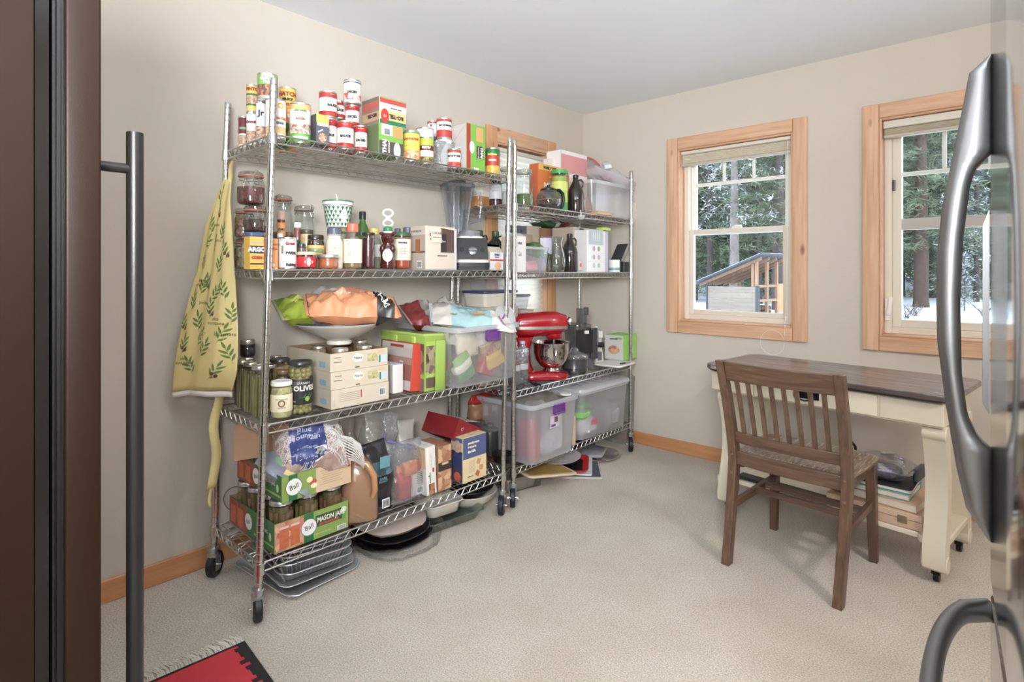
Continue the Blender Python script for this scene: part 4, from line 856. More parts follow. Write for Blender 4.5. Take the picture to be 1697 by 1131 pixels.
obj('inner_carton', J(patch(on_front(d_[0]/2, .018, d_[2]*.62, .0016), .034, d_[2]*.42)), M((48, 40, 38)), t, 0); text_map(t, 'ken', .014, on_front(d_[0]/2, .018, d_[2]*.66, .002), M(CRM))
obj('loose_flap', tr(rbox(.002, .062, .065, .004, .0005), (d_[0]/2+.006, -.028, d_[2]*.62), (0, R(-5), 0)), M((220, 206, 190)), t); text_map(t, 'CHICKEN', .0145, on_front(d_[0]/2+.0075, -.028, d_[2]*.84, .002), M(INK)); text_map(t, 'BONE BROTH', .009, on_front(d_[0]/2+.0085, -.028, d_[2]*.74, .002), M((120, 70, 50)))
obj('printed_glass', patch(on_side(0, -d_[1]/2, d_[2]*.55, .001), .035, .06), M((168, 98, 64)), t, 0); barcode(t, on_side(.012, -d_[1]/2, d_[2]*.12, .001), .03, .026, 12)
carton((1.813, 1.828, 1.432), -2.02, .08, L2, 'narrow white panel of a box squeezed beside the blender', (206, 208, 212), (206, 208, 212))
# blender
t = thing('blender', 'black-fronted countertop blender base with a big dial, beside the juice carton', 'blender', (-2.12, 2.009, L2), R(-35))
DK = M((62, 62, 66), .4); 
obj('motor_base', loft([rrect(.19, .175, .03, 0, 4), rrect(.20, .185, .035, .02, 4), rrect(.20, .185, .035, .035, 4)]), M((50, 50, 54), .45), t)
obj('motor_housing', loft([rrect(.195, .178, .035, .036, 4), rrect(.175, .160, .035, .11, 4, -.008), rrect(.13, .135, .03, .165, 4, -.02), rrect(.12, .125, .03, .172, 4, -.02)]), M((224, 216, 206), .35), t)
def panel(a, b, k=0): u = (b-.04)/.13; return (.0995-.047*max(0, u)**1.25+.002+k, a, b)
V = []; Fs = []
for i in range(9):
    for j in range(7): V.append(panel(-.078+.156*i/8*1, .052+.108*j/6, .001)) if True else 0
for i in range(8):
    for j in range(6): q = i*7+j; Fs.append((q, q+7, q+8, q+1))
obj('control_panel', (V, Fs), M((52, 52, 55), .3), t, 60)
obj('dial', tr(J(lathe([(.024, 0), (.023, .008), (.018, .012)], 24), box(-.005, .005, -.02, .02, .008, .024)), panel(.0, .092), (0, R(68), 0)), M((150, 152, 156), .3, .8), t)
for s_ in (-1, 1): obj('switch', tr(rbox(.008, .016, .022, .003), panel(s_*.052, .09), (0, R(-20), 0)), M((34, 34, 36)), t)
obj('jug_seat', lathe([(.062, .170), (.058, .185), (.056, .20)], 24), M((120, 122, 130), .3), t, loc=(-.02, 0, 0))
JG = clear((228, 232, 238), .20, .05, ((210, 214, 222), .06))
jt = thing('blender_jug', 'clear ribbed blender jug with a smoky lid standing on the blender base', 'jug', (-2.165, 1.964, L2+.195), R(-35))
obj('jug_body', loft([rrect(.100, .100, .03, .0, 5), rrect(.112, .112, .03, .05, 5), rrect(.152, .152, .03, .215, 5), rrect(.156, .156, .03, .222, 5)], True, False), JG, jt, 60)
obj('rib', J(*[rod((s1*.052, k*.028, .01), (s1*.078, k*.038, .21), .004, 6) for s1 in (1, -1) for k in (-1, 0, 1)]), JG, jt)
obj('jug_lid', loft([rrect(.160, .160, .03, .222, 5), rrect(.166, .166, .032, .225, 5), rrect(.166, .166, .032, .240, 5), rrect(.09, .09, .03, .244, 5), rrect(.085, .085, .03, .262, 5)]), clear((176, 178, 184), .2, .1, ((150, 152, 158), .25)), jt, 40)
obj('jug_handle', tube([(.0, .078, .20), (.0, .115, .205), (.0, .125, .15), (.0, .115, .06), (.0, .062, .05)], .009, 8), JG, jt, 60)
# level with it: carton and jugs
t = carton((2.066, 2.165, 1.329), -2.03, .06, L2, 'gable-topped juice carton with an orange picture beside the rack post', (214, 216, 220), (176, 164, 148), name='juice_carton', bands=((0, (214, 216, 220)), (.50, (206, 56, 60)), (.60, (226, 228, 232))), words=[('f', 'Malted', .013, .5, .86, (96, 110, 140)), ('f', 'Simple', .012, .5, .72, (96, 110, 140))])
d_ = t['dims']; obj('gable_top', ([(-.03, -d_[1]/2, d_[2]), (.03, -d_[1]/2, d_[2]), (.03, d_[1]/2, d_[2]), (-.03, d_[1]/2, d_[2]), (0, -d_[1]/2, d_[2]+.03), (0, d_[1]/2, d_[2]+.03), (0, -d_[1]/2, d_[2]+.042), (0, d_[1]/2, d_[2]+.042)], [(0, 1, 4), (2, 3, 5), (1, 2, 5, 4), (3, 0, 4, 5), (4, 5, 7, 6), (6, 7, 5, 4)]), M((206, 196, 180)), t, 0)
obj('orange_picture', patch(on_front(.03, .006, d_[2]*.22, .0012), .045, .04, shape='oval'), M((240, 176, 120)), t, 0)

# ------------------------------------------------------------------ near rack, third shelf
PICK = speckle((132, 118, 62), (98, 84, 46), 40)
def spears(t, r, z0, h, n, col=(128, 116, 64), seed=0):
    """upright beans or asparagus packed inside a jar"""
    rs = random.Random(seed); gs = []
    for k in range(n):
        a = 2*pi*k/n+rs.uniform(-.1, .1); q = r*.80
        gs.append(tube([(q*cos(a), q*sin(a), z0), (q*cos(a+.1)*1.03, q*sin(a+.1)*1.03, z0+h*.5), (q*cos(a+rs.uniform(-.2, .3)), q*sin(a+.15), z0+h*rs.uniform(.86, 1))], r*.17, 5))
    return obj('pickled_spears', J(*gs), M(col, .35, var=.25, vscale=40), t, 60)
def tall_jar(s, X, zb, label, seed=0, group='tall jars of pickled spears', col=(128, 116, 64)):
    t, r, h = screw_jar(s, X, zb, label, (84, 76, 44), (186, 176, 160), group, filltop=.84, metal=.8, lidh=.014, neck=.92)
    for c in list(t.children):
        if c.name.startswith('contents'): c.scale = (.72, .72, 1)
    spears(t, r, .006, h*.82, 11, col, seed); return t
tall_jar((0.954, 0.018, 0.847), -2.37, L3, 'dark tall pickle jar farthest back against the apron', 1, None, (90, 78, 48))
tall_jar((0.936, 0.022, 0.879), -2.29, L3, 'tall jar of pickled green spears, third from the post, rear left', 2, None)
tall_jar((0.93, 0.027, 0.882), -2.20, L3, 'tall jar of pickled spears between the rear one and the jar behind the post', 3, None)
tall_jar((0.919, 0.027, 0.881), -2.10, L3, 'tall jar of pickled spears standing right behind the near post', 4, None)
tall_jar((1.004, 0.025, 0.864), -2.20, L3, 'tall jar of brownish pickled spears just right of the near post', 5, None, (138, 112, 70))
z = ZJ((0.971, 0.031, 0.883), -2.33, L3, 'low jar supporting the small black jam jar at the back', (70, 60, 44), (176, 166, 150), metal=.8)
screw_jar((0.972, 0.03, 0.954), -2.33, 0.883, 'small squat jar of black jam on top of the rear jars', (24, 20, 22), (180, 172, 158), metal=.8, filltop=.76)
screw_jar((1.044, 0.038, 0.883), -2.20, L3, 'wide jar of pickled mushrooms with a flat black lid behind the olive jar', (176, 140, 84), (42, 38, 36), food=speckle((190, 156, 100), (140, 104, 60), 30), lidh=.012, neck=.95)
screw_jar((1.019, 0.027, 0.85), -2.12, L3, 'brown-rimmed pickle jar between the artichokes and the mushrooms', (110, 96, 60), (120, 92, 60), lidh=.014)
screw_jar((1.07, 0.024, 0.881), -2.29, L3, 'rear jar with a thin silver lid behind the mushroom jar', (100, 84, 56), (180, 170, 156), metal=.8)
t, r_, h_ = screw_jar((0.972, 0.038, 0.826), -2.035, L3, 'short jar of artichoke hearts with a white lid and a cream round-emblem label', (196, 182, 120), (232, 230, 226), food=speckle((206, 194, 134), (160, 146, 90), 34), lab=(.20, .66, (226, 212, 176)), lidh=.016, neck=.93, words=[('ARTICHOKE', .0075, .54, INK), ('HEARTS', .008, .31, INK)])
obj('round_emblem', patch(on_cyl(r_+.001, h_*.43), .026, .026, shape='oval'), M((96, 76, 56)), t, 60); obj('emblem_centre', patch(on_cyl(r_+.0016, h_*.43), .016, .016, shape='oval'), M((214, 190, 140)), t, 60)
OLV = speckle((150, 140, 84), (170, 150, 80), 24)
t, r_, h_ = screw_jar((1.053, 0.045, 0.889), -2.05, L3, 'large jar of green olives with a black lid and a black label lettered OLIVES', (140, 130, 74), (44, 42, 42), food=OLV, lab=(.20, .68, (34, 36, 36)), lidh=.014, neck=.93)
def olives(t, r, zs_, n, col=(146, 136, 76), rad=.0115):
    gs = []
    for z in zs_:
        for k in range(n): a = 2*pi*(k+(.5 if z > .05 else 0))/n; gs.append(tr(loft([ring(rad*sin(pi*q/6)+.0003, rad*sin(pi*q/6)+.0003, -rad*cos(pi*q/6), 8) for q in range(7)]), ((r*.95-rad)*cos(a), (r*.95-rad)*sin(a), z)))
    return obj('olives', J(*gs), M(col, .3, var=.2, vscale=30), t, 80)
for c in list(t.children):
    if c.name.startswith('contents'): c.scale = (.8, .8, .97)
olives(t, r_, (.013, .033, h_*.74, h_*.82), 9)
text_map(t, 'SPANISH', .012, on_cyl(r_+.001, h_*.60, .25), M(CRM)); text_map(t, 'OLIVES', .026, on_cyl(r_+.001, h_*.50, .35), M(CRM), bold=.0008)
for a_ in (.2, .5, .8): obj('leaf_print', poly_on(on_cyl(r_+.001, h_*.32+.006, a_), [(-.014, -.004), (0, .004), (.014, .010), (.004, -.006)]), M((60, 130, 60)), t, 60)
obj('olive_print', patch(on_cyl(r_+.001, h_*.30, .55), .018, .018, shape='oval', k=.0004), M((140, 170, 60)), t, 60); text_map(t, 'Net Wt', .007, on_cyl(r_+.001, h_*.26, -.6), M(CRM))
for k in range(5): text_map(t, 'ingredients olive', .0055, on_cyl(r_+.001, h_*(.62-.035*k), -.55), M((190, 190, 184)))
can((1.186, 0.021, 0.794), -2.16, L3, 'slim yellow-labelled can between the olive jar and the stacked trays', ((0, (222, 200, 150)), (.05, (226, 188, 110))), words=[('Nutrition', .008, .85, INK), ('facts\n0g\n1g\n2g', .008, .5, (120, 90, 50))])
# three cardboard trays of jars
KR = (206, 194, 172)
def tray(s, Xf, dx, zb, label, open_=True, front=(206, 192, 168), side=(196, 184, 162), printed=None, group=None, wall=.003, inside=(150, 112, 78), rz=0.0, low=None, name='cardboard_tray'):
    Y0, Y1, zt = s; w = Y1-Y0; h = zt-zb
    t = thing(name, label, 'tray', (Xf-dx/2, (Y0+Y1)/2, zb), rz, group)
    BM = M(inside, .8)
    obj('tray_bottom', box(-dx/2+.002, dx/2-.002, -w/2+.002, w/2-.002, 0, wall), BM, t, 0)
    obj('front_wall', box(dx/2-wall, dx/2, -w/2, w/2, 0, h), M(front, .65, var=.06), t, 0); obj('back_wall', box(-dx/2, -dx/2+wall, -w/2, w/2, 0, h), BM, t, 0)
    obj('side_wall', box(-dx/2+wall, dx/2-wall, -w/2, -w/2+wall, 0, h), M(side, .65, var=.06), t, 0); obj('side_wall', box(-dx/2+wall, dx/2-wall, w/2-wall, w/2, 0, h), BM, t, 0)
    return t, dx, w, h
ztr = [0.765, 0.835, 0.908]
tlab = ['bottom cardboard tray of the three stacked on the third shelf', 'middle cardboard tray of the three stacked on the third shelf', 'topmost cardboard tray, open and filled with lidded jars, under the big bowl']
zb_ = L3
for k in range(3):
    t, dx, w, h = tray((1.154, 1.422, ztr[k]-.002), -2.0-.004*k, .36, zb_, tlab[k])
    F_ = lambda u, v, e=.0008: on_front(dx/2, (u-.5)*w, v*h, e)
    if k < 2:
        obj('tray_lid', box(-dx/2, dx/2, -w/2, w/2, h, h+.0015), M((186, 170, 144), .7), t, 0)
    if k:
        obj('oval_logo', patch(F_(.46, .62), .05, .034, shape='oval'), M((236, 232, 214)), t, 0); text_map(t, 'Nana', .018, F_(.46, .62, .0014), M(INK))
        obj('vegetable_print', patch(F_(.72, .55), .05, .032), speckle((146, 140, 76), (206, 196, 140), 90), t, 0); obj('blue_print', patch(F_(.90, .4), .04, .03), M((190, 208, 216)), t, 0); obj('green_tag', patch(F_(.85, .4), .008, .03, k=.0004), M((40, 130, 100)), t, 0)
        obj('flower_print', patch(F_(.88, .82), .03, .012), M((226, 178, 130)), t, 0)
        obj('small_print', J(patch(F_(.12, .75), .03, .003), patch(F_(.12, .5), .035, .003), patch(F_(.45, .1), .02, .006)), M((110, 100, 84)), t, 0)
    else:
        obj('small_print', J(*[patch(F_(.30, .75-.1*q), .09, .0015) for q in range(5)]+[patch(F_(.04, .3), .002, .03)]), M((150, 136, 120)), t, 0)
        obj('red_print', patch(F_(.5, .6), .005, .03), M((190, 50, 50)), t, 0); barcode(t, F_(.88, .5), .026, .026, 5)
    obj('side_print', J(patch(on_side(.02, -w/2, h*.5, .0008), .10, h*.4), patch(on_side(-.1, -w/2, h*.55, .0008), .06, h*.5)), M((186, 180, 140)), t, 0); obj('blue_label', patch(on_side(.12, -w/2, h*.35, .001), .05, .022), M((140, 176, 190)), t, 0)
    zb_ = ztr[k]
# jars in the top tray
tx = -2.19; 
for i, (px_, X_) in enumerate([(523, -2.23), (557, -2.07), (596, -2.07), (585, -2.23)]):
    Yj = [1.227, 1.235, 1.348, 1.431][i]
    screw_jar((Yj, .036, ztr[2]+.006+.002*i), X_, ztr[1]+.004, ['rear left jar in the top tray, under the bowl', 'front left jar with a silver lid in the top tray', 'front right jar with a silver lid in the top tray', 'rear right jar in the top tray, under the bowl'][i], (130, 110, 70), (190, 180, 164), metal=.8, lidh=.014)
# bowl and chip bags
BY = 1.289
t = thing('serving_bowl', 'wide shallow white bowl with a dark blue rim, perched on the topmost tray', 'bowl', (-2.17, BY, ztr[2]+.0125))
obj('bowl_body', lathe([(.050, 0), (.052, .003), (.050, .016), (.062, .022), (.12, .050), (.165, .080), (.178, .088), (.180, .092), (.174, .093), (.160, .085), (.115, .056), (.06, .030), (.001, .027)], 48, True, False), M((226, 220, 208), .25, coat=.3), t)
obj('blue_rim', lathe([(.1785, .0905), (.184, .0925), (.183, .096), (.174, .096)], 48, False, False), M((44, 46, 78), .3), t)
zr_ = ztr[2]+.095
bag('chip_bag', 'green and silver chip bag lying behind the orange one on the bowl', (-2.25, BY-.03, zr_+.030), R(78), .36, .22, .11, print_mat(((0, (156, 176, 50)), (.30, (190, 186, 180)), (.8, (204, 196, 190))), 0, rough=.3), 3, amp=.034, s=13, rot=(R(20), R(-4), R(76)), patches=[(-.10, 0, .06, .05, (196, 200, 90), .2), (-.075, -.055, .05, .03, (150, 40, 44), .2, 'oval')])
t, top = bag('chip_bag', 'crumpled orange chip bag with a black end lettered SNACKS, lying on the bowl', (-2.11, BY+.02, zr_+.026), R(70), .36, .20, .125, print_mat(((0, (226, 150, 104)), (.74, (44, 40, 40)), (.93, (224, 146, 100))), 0, rough=.35), 8, amp=.034, s=15, rot=(R(24), R(3), R(68)), words=[('SNACKS', .034, .115, -.01, CRM, -pi/2+.15), ('ORGANIC', .016, -.05, .01, (230, 190, 160), .3)], patches=[(0.02, .035, .10, .05, (176, 112, 84), .2, 'oval')])
# recipe cards, boxes, green wrapped packs
t = carton((1.487, 1.542, 0.816), -2.06, .12, L3, 'white folded booklet standing beside the stacked trays', (226, 222, 218), (206, 200, 196))
t = carton((1.559, 1.631, 0.902), -2.03, .24, L3, 'red-edged white box with a brown picture standing between the trays and the green packs', (206, 62, 46), print_mat(((0, (200, 190, 182)), (.2, (150, 96, 84)), (.55, (176, 130, 116)), (.70, (196, 186, 176)), (.9, (206, 198, 190)))), lean=(R(-5), 0))
d_ = t['dims']; obj('red_tab', patch(on_side(0, -d_[1]/2, d_[2]*.92, .001), .10, .012), M((180, 60, 50)), t, 0); barcode(t, on_side(.04, -d_[1]/2, d_[2]*.5, .001), .02, .035, 9)
obj('white_spatula_print', patch(on_side(.0, -d_[1]/2, d_[2]*.2, .001), .03, .06), WHITE, t, 0)
t = carton((1.617, 1.735, 0.937), -2.0, .34, L3-.004, 'stack of snack packs in bright green shrink film hanging over the shelf edge', (146, 176, 72), print_mat(((0, (120, 108, 96)), (.22, (150, 190, 70)), (.34, (112, 90, 80)), (.6, (84, 60, 54)), (.86, (160, 200, 80))), 2, (.3, .86, (92, 60, 54), (150, 130, 110), 26)), cat='snack packs', name='snack_multipack', body=M((146, 176, 72), .3))
d_ = t['dims']
obj('pack_pictures', patch(on_front(d_[0]/2, -d_[1]*.2, d_[2]*.48, .0016), d_[1]*.5, d_[2]*.84), print_mat(((0, (96, 80, 70)), (.22, (160, 196, 80)), (.30, (84, 60, 54)), (.9, (160, 196, 80))), 2, (.3, .9, (84, 56, 50), (190, 170, 140), 34)), t, 0)
obj('green_film', crumple(tr(rbox(d_[0]*1.0, d_[1]*1.05, .014, .01, .005), (0, 0, d_[2]-.008)), .009, 30, 4), M((160, 188, 84), .25), t, 60)
obj('hanging_flap', crumple(tr(rbox(.006, d_[1]*.5, d_[2]*.95, .002, .001), (d_[0]/2+.008, d_[1]*.22, -.012)), .004, 30, 2), M((150, 184, 72), .3), t, 60)
obj('film_ridge', crumple(J(*[tr(rbox(.03, .008, d_[2]*.98, .003, .001), (x_, -d_[1]/2-.002, 0)) for x_ in (-.05, .09)]), .003, 40, 5), M((176, 210, 90), .25), t, 60)
# the big clear tote with its spill of bags
t, w, h = tote((1.72, 2.17, 0.971), -1.90, .50, L3+.001, 'large clear plastic tote full of snack bags overhanging the third shelf', MILKY)
TX, TY, TZ = -2.15, (1.725+2.19)/2, L3
TYm = 1.949
for k, (name, lab, X_, dy, z_, w_, hh, m_, rx) in enumerate([
  ('snack_bag', 'yellow and red snack bag pressed against the front right of the big clear tote', -1.985, .105, .05, .13, .16, print_mat(((0, (200, 160, 70)), (.35, (220, 180, 70)), (.55, (176, 50, 56)), (.8, (226, 190, 90))), 2, (.5, .8, (190, 150, 110), (150, 60, 56), 60)), R(18)),
  ('snack_bag', 'dark red packet leaning low inside the big clear tote', -2.0, .035, .015, .10, .13, M((170, 62, 60), .4, var=.2), R(-22)),
  ('snack_bag', 'green packet with a white patch low at the left inside the big clear tote', -1.985, -.09, .02, .12, .12, print_mat(((0, (70, 130, 70)), (.4, (214, 214, 190)), (.7, (130, 170, 80)))), R(28)),
  ('snack_bag', 'cream packet in the middle of the big clear tote', -2.02, -.045, .11, .14, .13, M((224, 206, 184), .5, var=.2), R(10)),
  ('snack_bag', 'green vegetable packet at the right wall of the big clear tote', -2.06, .15, .03, .12, .16, M((110, 156, 90), .4, var=.3), R(-6)),
  ('snack_bag', 'pink packet at the near side of the big clear tote', -2.14, -.155, .02, .16, .14, M((190, 110, 116), .4, var=.2), R(4)),
  ('snack_bag', 'tan packet at the near rear of the big clear tote', -2.28, -.15, .02, .16, .16, M((196, 180, 140), .5, var=.2), R(-8)),
  ('snack_bag', 'pale silver packet at the upper right in the big clear tote', -2.0, .05, .15, .13, .10, M((196, 188, 176), .3, var=.3, vscale=30), R(-8))]):
    b, _, _ = standbag(name, lab, (TYm+dy-w_/2, TYm+dy+w_/2, TZ+.012+z_+hh), X_, .06, TZ+.012+z_, m_, k+20, .012, rot=(rx, 0, 0)); 
t = thing('paper_cup_stack', 'sleeve of nested paper cups lying inside the big clear tote', 'cups', (-2.20, TYm-.13, TZ+.225), 0, rot=(0, R(88), 0))
for k in range(9): obj('paper_cup', lathe([(.028, .012*k), (.040, .012*k+.075), (.043, .012*k+.076), (.043, .012*k+.079), (.039, .012*k+.078), (.027, .012*k+.003)], 24, False, False), M((232, 222, 206), .5), t)
t, top = bag('snack_bag', 'white and turquoise bag with purple lettering lying across the tote rim', (-2.04, TYm-.01, TZ+h+.0), R(62), .40, .20, .07, print_mat(((0, (214, 206, 198)), (.22, (160, 198, 200)), (.72, (222, 214, 208))), 0, rough=.4), 14, amp=.02, s=10, rot=(R(26), R(8), R(58)), patches=[(.02, -.01, .075, .055, (222, 168, 120), 0, 'oval')], words=[('PROVISION', .026, .135, -.01, (120, 56, 150), -pi/2+.2), ('gluten free', .011, -.02, .06, (90, 130, 140), .0), ('NEW', .014, -.10, -.03, (120, 140, 80), .2)])
bag('snack_bag', 'grey and dark red crumpled bag at the back on the tote', (-2.22, TYm-.08, TZ+h-.004), R(75), .34, .24, .11, print_mat(((0, (130, 44, 44)), (.25, (150, 142, 138)), (.55, (184, 176, 168)), (.85, (150, 144, 140))), 0, rough=.35), 17, amp=.045, s=12, rot=(R(22), 0, R(72)))
t = thing('tote_cover', 'round-cornered translucent lid with a purple stripe leaning out of the big tote', 'lid', (-1.965, 2.108, TZ+h+.028), R(0), rot=(R(0), R(74), R(8)))
obj('lid_plate', rbox(.12, .16, .008, .05, .003), clear((234, 234, 234), .2, .3, ((238, 236, 234), .7)), t); obj('purple_stripe', tr(rbox(.012, .12, .003, .004, .001), (.0, -.02, .008), (0, 0, R(35))), M((120, 60, 150), .35), t)
# ------------------------------------------------------------------ near rack, bottom shelf
GRN = (92, 138, 60)
def jarbox(s, Xf, dx, zb, label, rz, upper):
    t, dx, w, h = tray(s, Xf, dx, zb, label, front=(124, 150, 66), side=(60, 110, 62), rz=rz, name='jar_carton', inside=(168, 130, 96))
    F_ = lambda u, v, e=.0008: on_front(dx/2, (u-.5)*w, v*h, e)
    Sd = lambda u, v, e=.0008: on_side((u-.5)*dx, -w/2, v*h, e)
    if upper:
        obj('kraft_panel', patch(F_(.735, .5, .0006), w*.53, h*.98), M((206, 176, 140), .7), t, 0)
        obj('small_print', J(*[patch(F_(.70, .82-.09*q), w*(.34-.04*(q % 3)), .0015, k=.0006) for q in range(7)]), M((150, 116, 86)), t, 0)
        obj('dark_stripe', patch(F_(.15, .5), w*.12, h*.99), M((30, 104, 56)), t, 0)
        obj('fruit_print', J(patch(F_(.38, .62, .0012), .024, .022, shape='oval'), patch(F_(.44, .34, .0012), .026, .02, shape='oval')), M((232, 220, 170)), t, 0); obj('red_fruit_print', patch(F_(.43, .5, .0010), .03, .02, shape='oval'), M((190, 70, 56)), t, 0)
        lu = .16
    else:
        obj('jar_picture', patch(F_(.19, .5), w*.37, h*.96), speckle((170, 84, 60), (214, 160, 130), 38), t, 0)
        for u in (.12, .26): obj('jar_print', patch(F_(u, .42, .0014), w*.12, h*.66), M((190, 92, 54), .4, var=.3, vscale=60), t, 0); obj('jar_lid_print', patch(F_(u, .80, .0016), w*.11, h*.07), M((206, 190, 176)), t, 0)
        obj('dark_stripe', patch(F_(.44, .5), w*.13, h*.99), M((30, 104, 56)), t, 0)
        obj('dark_panel', patch(F_(.745, .62), w*.42, h*.40), M((36, 76, 48)), t, 0)
        text_map(t, 'MASON JARS', .026, F_(.745, .66, .0016), M(CRM), bold=.0006, sx=.78); obj('red_banner', patch(F_(.72, .49, .0014), w*.28, .008), M((176, 60, 50)), t, 0)
        obj('rosette', patch(F_(.93, .74, .0016), .024, .024, shape='oval'), M((200, 214, 190)), t, 0); obj('ribbon', patch(F_(.93, .52, .0014), .016, .03), M((80, 150, 70)), t, 0)
        text_map(t, '12 QUART (32 OZ) JARS', .007, F_(.62, .18, .0014), M((210, 214, 150))); barcode(t, F_(.90, .12, .0014), .03, .014, 4)
        lu = .44
    obj('logo_plate', patch(F_(lu, .52, .0016), .062, .062, shape='oval'), WHITE, t, 0); text_map(t, 'Ball', .026, F_(lu, .52, .0024), M(INK), rz=.2)
    obj('logo_outline', tr(ringtube(.031, .0011, 0, 28, 4), (dx/2+.0022, (lu-.5)*w, .52*h), (0, R(90), 0)), M((110, 116, 100)), t)
    obj('jar_picture', patch(Sd(.22, .5), dx*.42, h*.96), speckle((176, 80, 60), (120, 64, 50), 40), t, 0)
    for u in (.10, .27): obj('jar_print', patch(Sd(u, .45, .0014), dx*.12, h*.66), M((196, 100, 60), .4, var=.3, vscale=60), t, 0)
    obj('logo_plate', patch(Sd(.46, .52, .0016), .062, .062, shape='oval'), WHITE, t, 0); text_map(t, 'Ball', .024, Sd(.46, .52, .0024), M(INK), rz=.2)
    text_map(t, 'MASON JARS' if not upper else 'MASON JARS', .020, Sd(.76, .62, .0014), M(CRM), sx=.8); obj('rosette', patch(Sd(.92, .5, .0014), .02, .03, shape='oval'), M((170, 206, 150)), t, 0)
    obj('stripe_print', patch(Sd(.78, .22, .001), dx*.4, .008), M((150, 180, 80)), t, 0)
    return t, dx, w, h
JX0 = -2.0
ja, jb = 0.929, 1.228
jarbox((ja, jb, L4+.108), JX0, .40, L4+.001, 'lower green mason jar carton holding quart jars of pickled beans', 0, False)
LZ = L4+.178
jarbox((ja+.025, jb+.01, LZ+.095), JX0+.004, .39, LZ, 'upper green jar carton propped on the quart jars, holding bags', R(0), True)
BEAN = speckle((120, 100, 60), (84, 66, 40), 40)
jl = ['front left quart jar of pickled beans in the lower carton, right behind the near post', 'front middle quart jar of pickled beans in the lower carton', 'front right quart jar of pickled beans in the lower carton', 'second-row left quart jar of beans in the lower carton', 'second-row middle quart jar of beans in the lower carton', 'second-row right quart jar of beans in the lower carton', 'third-row quart jar at the near side of the lower carton', 'rearmost quart jar at the near side of the lower carton']
jp = [(0, 0), (0, 1), (0, 2), (1, 0), (1, 1), (1, 2), (2, 0), (3, 0)]
wJ = jb-ja
for k, (i, j) in enumerate(jp):
    X_ = JX0-.052-.094*i; Y_ = ja+wJ*(j+.5)/3
    t, r_, h_ = screw_jar((Y_, .0435, LZ-.0015), X_, L4+.005, jl[k], (100, 84, 50), (196, 196, 192), metal=.9, lidh=.016, neck=.90)
    for c in list(t.children):
        if c.name.startswith('contents'): c.scale = (.74, .74, 1)
    if k < 4 or j == 0: spears(t, r_, .008, h_*.74, 10, (126, 108, 58) if k % 2 else (120, 84, 52), k)
t = tall_jar((ja+.075, .036, LZ+.17), JX0-.33, LZ+.004, 'pickle jar standing at the back of the upper jar carton', 7, None)
t, top = bag('oat_bag', 'blue and clear bag of rolled oats with a yellow label in the upper jar carton', (-2.09, ja+.065, LZ+.05), R(50), .22, .13, .07, clear((214, 222, 240), .2, .15, ((196, 206, 228), .55), bump=.5), 4, rot=(R(10), R(38), R(60)), patches=[(.03, 0, .09, .10, (226, 200, 120), 0), (-.045, 0, .05, .05, (120, 170, 130), 0, 'oval')], words=[('ROLLED OATS', .017, .03, 0, INK, pi/2)])
# white mesh produce bag with a blue label band
t = thing('mesh_produce_bag', 'white net bag of produce with a broad blue label, lying in the upper jar carton', 'bag', (-2.14, (ja+jb)/2+.055, LZ+.075), 0, rot=(R(42), R(0), R(72)))
g, top = pillow(.27, .20, .17, 26, 18, seed=31, amp=.03, s=10)
obj('produce', g, speckle((150, 116, 104), (176, 150, 138), 40), t, 70)
V, Fs = g; rs = random.Random(8); gg = []
for k in range(330):
    x0_ = rs.uniform(-.13, .13); y0_ = rs.uniform(-.085, .085); a_ = rs.choice((.6, -.6, 1.2, -1.3))+rs.uniform(-.2, .2); P = []
    for q in range(7):
        x_ = x0_+cos(a_)*.07*(q/6-.5)+.003*sin(q*2+k); y_ = y0_+sin(a_)*.07*(q/6-.5)
        x_ = max(-.132, min(.132, x_)); y_ = max(-.09, min(.09, y_)); P.append((x_, y_, top(x_, y_)+.002))
    gg.append(tube(P, .0011, 3, cap=False))
obj('net_mesh', J(*gg), M((214, 208, 204), .5), t, 0, kind='stuff')
obj('blue_label', patch(on_top(top, -.02, 0, 0, .005), .13, .185, 12, 12), M((58, 70, 130), .35), t, 60)
text_map(t, 'Blue\nMountain', .030, on_top(top, -.03, .03, 0, .006), M((196, 200, 220)), bold=.0006); text_map(t, 'ORGANIC', .014, on_top(top, -.02, -.03, 0, .006), M((190, 194, 216)))
barcode(t, on_top(top, .02, -.06, 0, .006), .035, .035, 6)
obj('gathered_net', J(*[tube([(.11, -.02+.05*cos(a), .10+.05*sin(a)), (.15, -.03+.045*cos(a+.4), .10+.045*sin(a+.4)), (.185, -.045+.042*cos(a+.9), .075+.042*sin(a+.9)), (.200, -.06+.028*cos(a+1.2), .04+.028*sin(a+1.2))], .0022, 4) for a in [2*pi*k/26 for k in range(26)]]), M((222, 216, 210), .5), t, 0)
t = thing('cardboard_flap', 'curved brown cardboard flap sticking up behind the oats bag', 'cardboard', (-2.24, ja+.06, LZ+.10), R(60)); obj('flap', loft([[(-.10+.2*k/8, .02*sin(k/8*3), 0), (-.10+.2*k/8, .02*sin(k/8*3)+.003, 0), (-.10+.2*k/8, .02*sin(k/8*3)+.003, .13+.02*sin(k)), (-.10+.2*k/8, .02*sin(k/8*3), .13+.02*sin(k))] for k in range(9)]), M((186, 142, 108), .8), t, 0)
t = thing('wire_loop', 'round wire loop sticking out of the rear of the bottom shelf', 'wire', (-2.39, 0.952, L4+.09), 0); obj('loop', tr(ringtube(.05, .0022, 0, 30, 6), (0, 0, 0), (R(90), 0, R(50))), CHROME, t)
